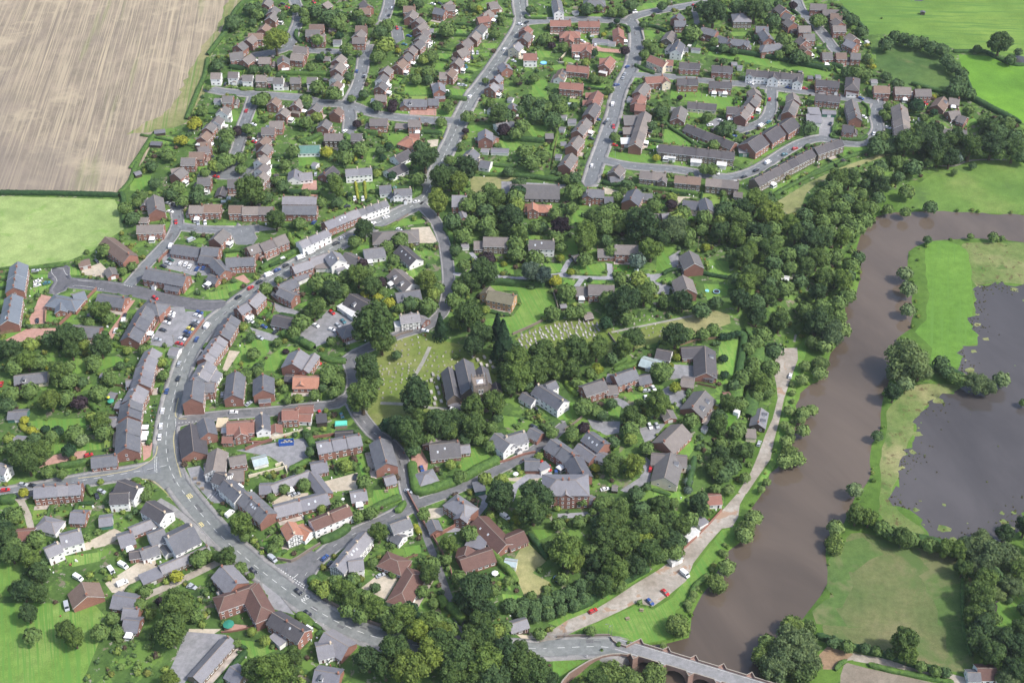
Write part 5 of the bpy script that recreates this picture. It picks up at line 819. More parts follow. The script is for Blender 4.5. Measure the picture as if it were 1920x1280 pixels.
hd('A4','520 710 620 720 700 740',1.2,1.4,'g'); hd('A4','860 370 890 460',1.5,1.6,'d'); hd('A3','780 400 900 410 1180 410 1400 430',2,1.8,'d'); hd('A3','1060 280 1260 300',2,2,'d'); hd('A3','510 730 620 760',2,1.8,'d'); hd('A3','1140 720 1340 760',1.6,1.3,'l'); hd('A3','1060 790 1250 830',2,1.8,'m'); hd('A3','860 560 1000 580',1.6,1.6,'d')
hd('A3','870 680 990 700',1.6,1.6,'d'); hd('A3','340 170 450 180',2,1.6,'d'); hd('A3','1510 170 1720 200',2,1.8,'m'); hd('A3','1300 400 1540 430',2,1.8,'m'); hd('A3','900 1100 1180 1130',3,2.5,'m'); hd('A2','180 770 300 780 450 790 640 810',3,3,'d'); hd('A2','730 830 870 840 1000 840 1280 850',3,2.5,'m')
hd('A2','940 350 930 420 1000 500',2.5,2,'m'); hd('A2','300 1010 460 1010',3,2,'l'); hd('A2','1260 730 1400 770',2,2,'m'); hd('A1','980 1270 1100 1100 1180 980',3,1.6,'m'); hd('A1','1400 900 1480 700 1540 560 1560 440',3,2,'m'); hd('A1','1560 420 1650 300 1700 240 1760 100 1830 20',3,2.5,'m')
hd('B1','200 840 290 740 330 640 400 480 500 330',3,1.6,'m'); hd('B1','380 340 560 370 860 440',1.5,1.4,'m'); hd('B1','220 840 240 900 240 1100',3,2.5,'m'); hd('B1','1500 520 1620 530',2.5,2,'d'); hd('B1','1500 610 1640 620',2.5,2,'d'); hd('B1','1600 820 1700 840 1850 840',3,2.5,'d'); hd('B1','1590 1120 1830 1130',2.5,2,'m')
hd('F3','480 930 600 970 720 1010 850 1040 1000 1080 1150 1130 1300 1170 1400 1190',3,2.2,'d'); hd('F3','840 1130 1000 1170 1200 1210 1450 1260',2.5,1.5,'m'); hd('F3','1500 520 1495 650 1500 800 1520 950 1560 1080',2,1.5,'m'); hd('F3','610 1170 650 1120 700 1100',2,1.5,'m')
hd('F3','700 100 800 130 900 180 1000 230 1150 270 1300 300 1450 350',5,3.5,'d'); hd('F2','1300 330 1400 370 1500 420',5,3.5,'d'); hd('C3','1760 1130 1900 1070',3,2.5,'m'); hd('C3','1820 1100 1 1',0,0,'x'); hd('F1','600 200 450 260 300 330 200 380',2,1.6,'m')
hd('C1','870 850 940 870',3,2,'m'); hd('C1','980 950 1100 970 1200 960',3,2,'l'); hd('C1','0 850 1 1',0,0,'x'); hd('E4','0 690 120 620 250 550 340 500',6,3.5,'d'); hd('E4','-200 790 -80 740 0 690',6,3.5,'d'); hd('E4','740 560 700 600 650 640 620 720 600 800',2.5,1.6,'m')
for _y in range(190, 500, 30): hd('D1', f'{1330 - (_y - 190) * .12:.0f} {_y} {1350 - (_y - 190) * .05:.0f} {_y} {1352 - (_y-190) * .02:.0f} {_y}', 1.2, 1.2, 'mdl'[_y % 3])
HEDGES = [h for h in HEDGES if h[3] != 'x']
# ------------------------------------------------------------------ buildings
KIND = {  # eaves, pitch tan, storeys, hip
 '1': (2.7, .62, 1, 0), '2': (5.0, .66, 2, 0), '3': (7.4, .7, 3, 0), 'h': (5.0, .6, 2, 1), 'h2': (5.4, .7, 2, 1), 'h3': (8.3, .5, 3, 1), 'H': (2.7, .5, 1, 1), 'g': (2.3, .45, 0, 0), 's': (2.0, .3, 0, 0), 'f': (2.7, 0, 0, 0)}
def window_mesh():
    mb = MB(); f = .09
    mb.box(-.5, .5, -.05, .0, -.5, .5, 0)
    mb2 = [(-.5 + f, -.5 + f), (-.02, -.5 + f), (-.02, .5 - f), (-.5 + f, .5 - f)], [(.02, -.5 + f), (.5 - f, -.5 + f), (.5 - f, .5 - f), (.02, .5 - f)]
    for q in mb2: mb.poly([(x, -.053, z) for x, z in q], 1)
    mb.box(-.55, .55, -.12, 0, -.56, -.5, 0, True)
    return mb.mesh('window', [M_white, M_glass])
ME_WIN = window_mesh()
def door_mesh():
    mb = MB(); mb.box(-.5, .5, -.05, 0, 0, 1, 0); mb.poly([(-.4, -.053, .02), (.4, -.053, .02), (.4, -.053, .94), (-.4, -.053, .94)], 1); mb.poly([(-.25, -.056, .62), (.25, -.056, .62), (.25, -.056, .88), (-.25, -.056, .88)], 2)
    return mb.mesh('door', [M_white, M_door, M_glass])
ME_DOOR = door_mesh()
def gdoor_mesh():
    mb = MB(); mb.box(-.5, .5, -.05, 0, 0, 1, 0)
    for k in range(4): mb.box(-.47, .47, -.08, -.05, .03 + k * .24, .24 + k * .24, 0, True)
    return mb.mesh('garage_door', M_gdoor)
ME_GD = gdoor_mesh()
def chimney_mesh(mat, nm):
    mb = MB(); mb.box(-.42, .42, -.3, .3, -1.3, 1.0, 0); mb.box(-.5, .5, -.38, .38, 1.0, 1.15, 0, True)
    for k in (-.2, .2): mb.tube((k, 0), .13, .1, 1.15, 1.55, 8, 1)
    return mb.mesh(nm, [mat, M_pot])
ME_CH = {'r': chimney_mesh(WALL['r'], 'brick_chimney'), 'w': chimney_mesh(WALL['c'], 'rendered_chimney'), 'n': chimney_mesh(WALL['n'], 'brown_chimney')}
def cons_mesh():
    mb = MB(); mb.hull([(-1.6, -2.6, 0), (1.6, -2.6, 0), (1.6, 0, 0), (-1.6, 0, 0)], [(-1.6, -2.6, .7), (1.6, -2.6, .7), (1.6, 0, .7), (-1.6, 0, .7)], 0)
    for k in range(6):
        x = -1.6 + k * .64; mb.box(x - .04, x + .04, -2.6, -2.52, .7, 2.1, 0)
    mb.box(-1.55, 1.55, -2.56, 0, .7, 2.05, 1)
    mb.hull([(-1.7, -2.7, 2.1), (1.7, -2.7, 2.1), (1.7, 0, 2.1), (-1.7, 0, 2.1)], [(-1.2, -2.0, 2.6), (1.2, -2.0, 2.6), (1.2, 0, 2.8), (-1.2, 0, 2.8)], 0)
    return mb.mesh('conservatory', [M_white, M_glass])
ME_CONS = cons_mesh()
def dormer_mesh():
    mb = MB(); mb.box(-.9, .9, -1.0, 1.2, -.2, 1.25, 0); mb.hull([(-1.05, -1.2, 1.25), (1.05, -1.2, 1.25), (1.05, 1.3, 1.25), (-1.05, 1.3, 1.25)], [(-.05, -1.2, 1.8), (.05, -1.2, 1.8), (.05, 1.3, 1.8), (-.05, 1.3, 1.8)], 2)
    mb.poly([(-.65, -1.01, .25), (.65, -1.01, .25), (.65, -1.01, 1.1), (-.65, -1.01, 1.1)], 1); return mb.mesh('dormer', [M_white, M_glass, ROOF['g']])
ME_DORM = dormer_mesh()
def skylight_mesh():
    mb = MB(); mb.box(-.45, .45, -.6, .6, 0, .09, 0); mb.poly([(-.35, -.5, .095), (.35, -.5, .095), (.35, .5, .095), (-.35, .5, .095)], 1); return mb.mesh('skylight', [M_white, plain('sky_glass', (.4, .45, .5), .1, .1, spec=.8)])
ME_SKY = skylight_mesh()

def wall_block(L, w, e, rise, hip, mat):
    mb = MB(); l, h = L / 2, w / 2
    if hip or rise <= 0: mb.box(-l, l, -h, h, -1.2, e + (.0 if rise > 0 else .05))
    else:
        mb.quad((-l, -h, -1.2), (l, -h, -1.2), (l, -h, e), (-l, -h, e)); mb.quad((l, h, -1.2), (-l, h, -1.2), (-l, h, e), (l, h, e))
        mb.poly([(l, -h, -1.2), (l, h, -1.2), (l, h, e), (l, 0, e + rise), (l, -h, e)]); mb.poly([(-l, h, -1.2), (-l, -h, -1.2), (-l, -h, e), (-l, 0, e + rise), (-l, h, e)])
    return mb.mesh('wall', mat)
def roof_block(L, w, e, rise, hip, mat, verge):
    mb = MB(); l, h = L / 2 + (.25 if L > 3 else .1), w / 2 + .35; t = rise / (w / 2) if rise > 0 else 0; z0 = e - .35 * t; z1 = e + rise; th = .2
    if rise <= 0:
        mb.box(-l, l, -h, h, e + .05, e + .3, 0, True); return mb.mesh('roof', [mat, verge])
    if hip:
        k = min(l - .05, w / 2)
        for up, m in ((th, 0),):
            A, B, Cc, D = (-l, -h, z0 + up), (l, -h, z0 + up), (l, h, z0 + up), (-l, h, z0 + up); P, Q = (-l + k, 0, z1 + up), (l - k, 0, z1 + up)
            mb.quad(A, B, Q, P); mb.quad(Cc, D, P, Q); mb.tri(B, Cc, Q); mb.tri(D, A, P)
        mb.box(-l, l, -h, h, z0, z0 + th - .002, 1, True)
        mb.box(-l + k, l - k, -.13, .13, z1 + .1, z1 + th + .1, 2)
        for sx in (-1, 1):
            for sy in (-1, 1):
                a = Vector((sx * l, sy * h, z0 + th)); b = Vector((sx * (l - k), 0, z1 + th)); n = Vector((sy * h, sx * l * 0 + sx * k, 0)).normalized() * .1 if k else Vector((.1, 0, 0))
                d = (b - a).cross(Vector((0, 0, 1))).normalized() * .11; u = Vector((0, 0, .07)); mb.quad(a - d + u, a + d + u, b + d + u, b - d + u, 2)
        return mb.mesh('roof', [mat, verge, M_ridge])
    for s in (-1, 1):
        a, b, c, d = (-l, s * h, z0), (l, s * h, z0), (l, 0, z1), (-l, 0, z1)
        up = lambda p: (p[0], p[1], p[2] + th)
        q = [up(a), up(b), up(c), up(d)]
        if s < 0: mb.quad(*q)
        else: mb.quad(*q[::-1])
        mb.quad(a, b, up(b), up(a), 1) if s < 0 else mb.quad(b, a, up(a), up(b), 1)
        mb.quad(b, c, up(c), up(b), 1); mb.quad(d, a, up(a), up(d), 1); mb.quad(d, c, b, a, 1)
    mb.box(-l, l, -.13, .13, z1 + th - .06, z1 + th + .07, 2)
    return mb.mesh('roof', [mat, verge, M_ridge])
LOOK_R = dict(b='brown tiled', g='grey slate', d='dark tiled', l='pale slate', s='blue slate', r='red tiled', p='plum tiled', o='orange tiled', j='mossy tiled', w='white flat', c='cream flat', t='green metal', k='black', e='glass')
LOOK_W = dict(r='red brick', n='brown brick', w='white', c='cream', k='dark timber', o='buff brick', t='green', e='glazed', h='sandstone')
BLD = []
rb = random.Random(11)
def build_block(root, frame, cxy, zb, ang, L, w, kind, rf, wl, detail, first, units=1):
    timber = 'T' in wl; wl = wl[0]
    e, tn, st, hip = KIND[kind]; rise = w / 2 * tn; jit = .0
    if not first: e -= .12; 
    M = root
    la = ang - frame[2]; dx, dy = cxy[0] - frame[0], cxy[1] - frame[1]; c, s = math.cos(-frame[2]), math.sin(-frame[2])
    loc = (dx * c - dy * s, dx * s + dy * c, zb - frame[3])
    verge = M_white if (rf[0] in 'bdrps' and rb.random() < .6) or wl == 'w' else (M_lead if kind != 'f' else ROOF.get(rf))
    link('wall', wall_block(L, w, e, rise, hip, WALL[wl]), root, loc, la)
    ro = link('roof', roof_block(L, w, e, rise, hip, ROOF[rf], verge), root, loc, la)
    n_w = 0
    cl, sl = math.cos(la), math.sin(la)
    def put(name, me, x, y, z, rot, sc, par=root):
        return link(name, me, par, (loc[0] + x * cl - y * sl, loc[1] + x * sl + y * cl, loc[2] + z), la + rot, sc)
    for side in (-1, 1):            # long walls
        ny = math.sin(ang + (-math.pi / 2 if side < 0 else math.pi / 2))
        if ny > .3: continue
        if kind in 'gs':
            if kind == 'g' and L > w and ny < -.7: put('garage_door', ME_GD, 0, side * w / 2, .05, 0 if side < 0 else math.pi, (2.4, 1, 2.0))
            continue
        if kind == 'f':
            if L > 5: put('garage_door', ME_GD, 0, side * w / 2, .05, 0 if side < 0 else math.pi, (2.4, 1, 2.1))
            continue
        nb = max(1, round(L / 2.9)); doorbay = rb.randrange(nb)
        for k in range(nb):
            x = -L / 2 + (k + .5) * L / nb
            for fl in range(st):
                if fl == 0 and k == doorbay and detail: put('door', ME_DOOR, x, side * w / 2, .05, 0 if side < 0 else math.pi, (1.0, 1, 2.1)); continue
                if st > 1 and fl and not detail and rb.random() < .15: continue
                ww = rb.choice((1.2, 1.5, 1.7)) if fl == 0 else rb.choice((1.1, 1.3))
                put('window', ME_WIN, x, side * w / 2, 1.5 + 2.55 * fl, 0 if side < 0 else math.pi, (min(ww, L / nb * .75), 1, 1.15 if st > 1 else 1.05))
    if kind in ('1', '2', '3', 'h', 'h2', 'h3', 'H', 'g'):
        for end in (-1, 1):
            ny = math.sin(ang + (0 if end > 0 else math.pi))
            if ny > .3: continue
            if kind == 'g':
                if ny < -.6 or L <= w: put('garage_door', ME_GD, end * L / 2, 0, .05, end * math.pi / 2, (2.4, 1, 2.0))
                continue
            if units > 1 and not detail: continue
            cnt = 2 if wl == 'w' or st == 3 or rb.random() < .35 else 1
            if first and rb.random() < .25: cnt = 0
            for k in range(cnt):
                y = 0 if cnt == 1 else (k - .5) * w * .45
                for fl in range(st): put('window', ME_WIN, end * L / 2, y + (rb.uniform(-.8, .8) if cnt == 1 else 0), 1.5 + 2.55 * fl, end * math.pi / 2, (1.05, 1, 1.1))
    if timber:
        bt = plain('black_timber', (.03, .028, .028), .7)
        for side in (-1, 1):
            mb = MB(); n = max(3, int(L / 1.3)); y = side * (w / 2 + .03)
            for i in range(n + 1): x = -L / 2 + i * L / n; mb.box(x - .09, x + .09, y - .03, y + .03, .1, e, 0, True)
            for z in (.3, 2.6, e - .15): mb.box(-L / 2, L / 2, y - .035, y + .035, z - .1, z + .1, 0, True)
            o = link('timber_frame', mb.mesh('timber_frame', bt), root, loc, la)
            mb = MB(); x = side * (L / 2 + .03)
            for i in range(7):
                yy = -w / 2 + i * w / 6; mb.box(x - .03, x + .03, yy - .09, yy + .09, .1, e + rise * (1 - abs(yy) / (w / 2)) - .1, 0, True)
            for z in (.3, 2.6, e, e + rise * .45):
                hw = w / 2 if z <= e else w / 2 * .55; mb.box(x - .035, x + .035, -hw, hw, z - .1, z + .1, 0, True)
            link('timber_frame', mb.mesh('timber_frame', bt), root, loc, la)
    put.roof = ro
    return loc, la, e, rise, put

def chimneys(put, L, w, e, rise, wl, hip, n, rf):
    me = ME_CH['w' if wl in 'wc' else ('n' if wl == 'n' else 'r')]; z = e + rise
    xs = {1: [L / 2 - .7], 2: [-L / 2 + .7, L / 2 - .7]}[n] if not hip else ({1: [0], 2: [-1.4, 1.4]}[n])
    for x in xs: link('chimney', me, put.roof, (x, 0, z), math.pi / 2)

def unproj_ridge(px, py, hr):
    z = PLATEAU
    for _ in range(5):
        x, y = at_z(px, py, z + hr); z = float(height(x, y))
    return x, y, z
def parse(c, s):
    global_last = None
    for rec in s.replace('\n', '|').split('|'):
        rec = rec.strip()
        if not rec: continue
        plus = rec[0] == '+'; rec = rec.lstrip('+'); f = rec.split()
        x1, y1, x2, y2, w = map(float, f[:5]); kind = f[5]; n = 1
        if 'x' in kind: kind, n = kind.split('x'); n = int(n)
        yield plus, cpx(c, x1, y1), cpx(c, x2, y2), w, kind, n, f[6], f[7]
for crop, s in H.items():
    last = None
    for plus, p1, p2, w, kind, n, rf, wl in parse(crop, s):
        e, tn, st, hip = KIND[kind]; hr = e + w / 2 * tn + .2
        a = unproj_ridge(*p1, hr); b = unproj_ridge(*p2, hr)
        ang = math.atan2(b[1] - a[1], b[0] - a[0]); L = math.dist(a[:2], b[:2])
        mx, my_ = (a[0] + b[0]) / 2, (a[1] + b[1]) / 2
        if hip: L = L + w * .75
        if kind in 'gsf': L = max(L, w * .8)
        else: L = max(L, 5.0 if plus else 6.5)
        if n == 1 and kind in ('1', '2') and not plus: L = min(L, 24 if kind == '2' else 40)
        py = (p1[1] + p2[1]) / 2
        if plus and last:
            root, frame, info = last; zb = frame[3]
            build_block(root, frame, (mx, my_), zb, ang, L, w, kind, rf, wl, py > 420, False)
        else:
            for k in range(n):
                Lk = L / n; off = -L / 2 + (k + .5) * Lk; ux, uy = mx + math.cos(ang) * off, my_ + math.sin(ang) * off
                zb = float(height(ux, uy)); Lk -= .03 if n > 1 else 0
                wk = w + (.0 if n == 1 else rb.choice((0, 0, .25, -.2)) * (1 if py > 420 else .5))
                root = bpy.data.objects.new({'g': 'garage', 's': 'shed', 'f': 'outbuilding'}.get(kind, 'house' if n == 1 else 'terraced_house'), None); COL.objects.link(root)
                root.location = (ux, uy, zb); root.rotation_euler = (0, 0, ang); frame = (ux, uy, ang, zb)
                if k == 0 and rf == 'b': rf = rb.choice(('b', 'b', 'b2', 'b2', 'b3'))
                loc, la, ee, rise, put = build_block(root, frame, (ux, uy), zb, ang, Lk, wk, kind, rf, wl, py > 420, True, n)
                if kind in ('2', '3', 'h', 'h2', 'h3'):
                    q = 2 if (rf[0] in 'lg' and n == 1 and L > 10) or kind == 'h3' else 1
                    if rf[0] != 'b' or rb.random() < .35: chimneys(put, Lk, wk, ee, rise, wl[0], hip, q if n == 1 else 1, rf)
                if kind == '1' and rb.random() < .4: chimneys(put, Lk, wk, ee, rise, wl[0], hip, 1, rf)
                if kind == '2' and n == 1 and Lk < 13 and rb.random() < .55:      # lean-to or attached garage against the gable
                    eside = rb.choice((-1, 1)); gx, gy = ux + math.cos(ang) * eside * (Lk / 2 + 2.5), uy + math.sin(ang) * eside * (Lk / 2 + 2.5)
                    if at_occ(gx, gy) in (0, 4, 5, 7):
                        gw, gl_ = rb.uniform(2.6, 3.4), rb.uniform(4.5, 6.5); flat = rb.random() < .5; off = rb.uniform(-1, 1) * (wk - gl_) / 2
                        lx = eside * (Lk / 2 + gw / 2 + .02)
                        link('extension', wall_block(gl_, gw, 2.5, 0 if flat else .9, 0, WALL[wl[0]]), root, (lx, off, 0), math.pi / 2)
                        link('roof', roof_block(gl_, gw - .6, 2.5, 0 if flat else .9, 0, ROOF['w' if flat and rb.random() < .6 else rf], M_white), root, (lx, off, 0), math.pi / 2)
                        fs = -1 if math.sin(ang - math.pi / 2) < 0 else 1
                        link('garage_door', ME_GD, root, (lx, off + fs * gl_ / 2, .05), 0 if fs < 0 else math.pi, (2.2, 1, 2.0))
                        mark(gx, gy, 2, 2)
                if kind == '2' and n == 1 and rb.random() < .35:                   # porch on the side facing the viewer
                    fs = -1 if math.sin(ang - math.pi / 2) < 0 else 1; xx = rb.uniform(-.3, .3) * Lk; pw2 = rb.uniform(2.0, 3.4)
                    link('porch', wall_block(1.8, pw2, 2.3, .5, 0, WALL[wl[0]] if rb.random() < .6 else M_white), root, (xx, fs * (wk / 2 + .92), 0), math.pi / 2)
                    link('roof', roof_block(1.7, pw2 - .5, 2.3, .6, 0, ROOF[rf], M_white), root, (xx, fs * (wk / 2 + .92), 0), math.pi / 2)
                if kind == '1' and not hip and n == 1 and Lk > 9 and rb.random() < .4:
                    fs = -1 if math.sin(ang - math.pi / 2) < 0 else 1
                    for q in range(rb.choice((1, 2))): link('dormer', ME_DORM, put.roof, ((q - .5) * Lk * .4, fs * wk * .3, ee + rise * .4 - .1), 0 if fs < 0 else math.pi)
                front = None
                for side in (-1, 1):
                    ny = math.sin(ang + side * math.pi / 2); nx = math.cos(ang + side * math.pi / 2)
                    if kind in ('1', '2') and rf[0] in 'bgdrl' and (nx > .5 or ny < -.5) and rb.random() < (.16 if py > 250 else .3) and Lk > 6 and at_occ(ux + nx * (w / 2 + 2), uy + ny * (w / 2 + 2)) != 1:
                        put('conservatory', ME_CONS, rb.uniform(-1, 1) * (Lk / 2 - 2), side * wk / 2, .02, 0 if side < 0 else math.pi, (1, 1, 1)); break
                if rise > 0 and kind in '12' and not hip and py > 400 and (rb.random() < .10 or crop in ('D2', 'D3') and rf[0] in 'lgb' and wl == 'r' and rb.random() < .6):
                    side = -1 if math.sin(ang - math.pi / 2) < .3 else 1
                    tn2 = rise / (wk / 2)
                    for q in range(rb.choice((1, 2, 3))):
                        xx = -Lk / 2 + (q + 1) * Lk / 4; yy = wk * rb.uniform(.15, .3)
                        o = link('skylight', ME_SKY, put.roof, (xx, side * yy, ee + rise - yy * tn2 + .2), 0, (.8, .8, 1)); o.rotation_euler = (-side * math.atan(tn2), 0, 0)
                        # tilt is about the ridge direction, so keep the building's heading
                cat = {'g': 'garage', 's': 'shed', 'f': 'outbuilding'}.get(kind, 'house'); noun = {'1': 'bungalow', 'H': 'hipped bungalow', 'h': 'hipped house', 'h2': 'hipped house', 'h3': 'Georgian house', '3': 'tall house', 'g': 'garage', 's': 'shed', 'f': 'outbuilding'}.get(kind, 'house')
                if n > 1: noun = 'terraced ' + ('house' if st > 1 else 'bungalow')
                look = f"{'timber framed ' if 'T' in wl else ''}{LOOK_W[wl[0]]} {noun} with {LOOK_R[rf[0]]} roof"
                cpx0 = (p1[0] + (p2[0] - p1[0]) * (k + .5) / n, p1[1] + (p2[1] - p1[1]) * (k + .5) / n)
                thing(root, look, *cpx0, cat, 'terraced houses' if n > 1 else {'garage': 'garages', 'shed': 'garden sheds', 'outbuilding': 'outbuildings'}.get(cat, 'houses of the village'))
                BLD.append((ux, uy, ang, Lk, wk, kind, zb, cpx0))
            last = (root, frame, None)
        ca, sa = math.cos(ang), math.sin(ang)
        mark_poly([(mx + ca * i * (L / 2 + .8) - sa * j * (w / 2 + .8), my_ + sa * i * (L / 2 + .8) + ca * j * (w / 2 + .8)) for i, j in ((-1, -1), (1, -1), (1, 1), (-1, 1))], 2)

# timber framing on the inn's front
def frame_panel(crop, x1, y1, x2, y2, h, z0=0.4):
    a, b = ground(*cpx(crop, x1, y1)), ground(*cpx(crop, x2, y2)); d = b - a; L = d.length; ang = math.atan2(d.y, d.x)
    mb = MB()
    n = max(3, int(L / 1.4))
    for i in range(n + 1):
        x = i * L / n; mb.box(x - .1, x + .1, -.08, 0, z0, h)
    for z in (z0, h * .35, h * .68, h): mb.box(0, L, -.09, 0, z - .1, z + .1, 0, True)
    return mb.mesh('timber_frame', plain('black_timber', (.03, .028, .028), .7)), a, ang

# ------------------------------------------------------------------ the church
def church():
    root = bpy.data.objects.new('church', None); COL.objects.link(root)
    a = unproj_ridge(*cpx('D3', 775, -35), 12.0); b = unproj_ridge(*cpx('D3', 832, 215), 12.0)
    ang = math.atan2(b[1] - a[1], b[0] - a[0]); L = math.dist(a[:2], b[:2]); cx0, cy0 = (a[0] + b[0]) / 2, (a[1] + b[1]) / 2; zb = PLATEAU
    root.location = (cx0, cy0, zb); root.rotation_euler = (0, 0, ang)
    sl = courses('church_slate', (.085, .085, .092), (.135, .132, .142), .22, rnd=.02, rough=.6, lichen=(.13, .14, .06)); W2 = WALL['h']
    link('wall', wall_block(L, 9, 8.4, 3.6, 0, W2), root, (0, 0, 0)); link('roof', roof_block(L, 9, 8.4, 3.6, 0, sl, M_stone), root, (0, 0, 0))
    # ang points towards the viewer; local +y is to the right of the picture
    sgn = -1 if math.cos(ang + math.pi / 2) > 0 else 1
    for yy, ln, xo in ((sgn * 8.0, L * .95, 1.0),):
        link('wall', wall_block(ln, 7, 5.8, 3.4, 0, W2), root, (xo, yy, 0)); link('roof', roof_block(ln, 7, 5.8, 3.4, 0, sl, M_stone), root, (xo, yy, 0))
    for k in range(5):
        o = link('window', ME_WIN, root, (-L / 2 + 3 + k * (L - 5) / 4, sgn * 11.52, 3.0), 0 if sgn < 0 else math.pi, (1.4, 1.5, 2.4))
    for k in range(3):
        link('buttress', MBbox('buttress', .8, 1.2, 5.0, W2), root, (-L / 2 + 5 + k * (L - 8) / 3, sgn * 11.9, 0))
    # south side aisle and porch beyond the tower
    link('wall', wall_block(11, 6.5, 6.0, 2.9, 0, W2), root, (-2.5, -sgn * 8.3, 0)); link('roof', roof_block(11, 6.5, 6.0, 2.9, 0, sl, M_stone), root, (-2.5, -sgn * 8.3, 0))
    link('wall', wall_block(5, 5, 3.0, 2.0, 0, W2), root, (3.5, -sgn * 14.0, 0)); link('roof', roof_block(5, 5, 3.0, 2.0, 0, ROOF['d'], M_stone), root, (3.5, -sgn * 14.0, 0))
    # tower
    tz = 17.0; t0 = unproj_ridge(*cpx('D3', 912, 160), tz); dx, dy = t0[0] - cx0, t0[1] - cy0; c, s = math.cos(-ang), math.sin(-ang); tl = (dx * c - dy * s, dx * s + dy * c, 0)
    mb = MB(); h = 3.7; mb.box(-h, h, -h, h, -1, tz); mb.box(-h - .12, h + .12, -h - .12, h + .12, 6.0, 6.3, 0, True); mb.box(-h - .12, h + .12, -h - .12, h + .12, 11.4, 11.7, 0, True)
    link('tower', mb.mesh('tower', W2), root, tl)
    mb = MB()
    for i in range(5):
        p = -h + i * (2 * h - .9) / 4
        for q in (-h - .1, h - .35):
            mb.box(p, p + .9, q, q + .45, tz, tz + 1.2); 
            if 0 < i < 4: mb.box(q, q + .45, p, p + .9, tz + .001, tz + 1.199)
    link('battlement', mb.mesh('battlement', W2), root, tl)['kind'] = 'stuff'
    for sx in (-1, 1):
        for sy in (-1, 1):
            m3 = MB(); m3.box(-.35, .35, -.35, .35, tz, tz + 1.5); m3.hull([(-.3, -.3, tz + 1.5), (.3, -.3, tz + 1.5), (.3, .3, tz + 1.5), (-.3, .3, tz + 1.5)], [(-.03, -.03, tz + 2.8), (.03, -.03, tz + 2.8), (.03, .03, tz + 2.8), (-.03, .03, tz + 2.8)])
            link('pinnacle', m3.mesh('pinnacle', W2), root, (tl[0] + sx * (h - .25), tl[1] + sy * (h - .25), 0))
    m4 = MB(); m4.hull([(-1.6, -1.6, tz + .05), (1.6, -1.6, tz + .05), (1.6, 1.6, tz + .05), (-1.6, 1.6, tz + .05)], [(-.1, -.1, tz + 1.0), (.1, -.1, tz + 1.0), (.1, .1, tz + 1.0), (-.1, .1, tz + 1.0)])
    link('tower_roof', m4.mesh('tower_roof', plain('pale_lead', (.5, .5, .5), .5)), root, tl)
    m5 = MB(); m5.tube((2.2, 2.2), .08, .05, tz, tz + 7, 8); link('flagpole', m5.mesh('flagpole', M_white), root, tl)
    for k in range(4):
        r = k * math.pi / 2
        for off in (-.7, .7):
            link('louvre_window', ME_WIN, root, (tl[0] + math.cos(r - math.pi / 2) * h + math.cos(r) * off, tl[1] + math.sin(r - math.pi / 2) * h + math.sin(r) * off, 13.8), r, (.9, 1.5, 2.6))
        link('window', ME_WIN, root, (tl[0] + math.cos(r - math.pi / 2) * h, tl[1] + math.sin(r - math.pi / 2) * h, 8.8), r, (.7, 1.5, 1.6))
    thing(root, 'sandstone parish church with slate roofs and battlemented tower', *cpx('D3', 850, 150), 'church')
    for ox, oy, l2, w2 in ((0, 0, L, 9), (0, sgn * 8, L, 7), (0, -sgn * 10, 14, 12), (tl[0], tl[1], 9, 9)):
        ca, sa = math.cos(ang), math.sin(ang); X, Y = cx0 + ca * ox - sa * oy, cy0 + sa * ox + ca * oy
        mark_poly([(X + ca * i * l2 / 2 - sa * j * w2 / 2, Y + sa * i * l2 / 2 + ca * j * w2 / 2) for i, j in ((-1, -1), (1, -1), (1, 1), (-1, 1))], 2)
def MBbox(name, a, b, h, mat):
    mb = MB(); mb.hull([(-a / 2, -b / 2, 0), (a / 2, -b / 2, 0), (a / 2, b / 2, 0), (-a / 2, b / 2, 0)], [(-a / 2, -b / 4, h), (a / 2, -b / 4, h), (a / 2, b / 4, h), (-a / 2, b / 4, h)]); return mb.mesh(name, mat)
church()

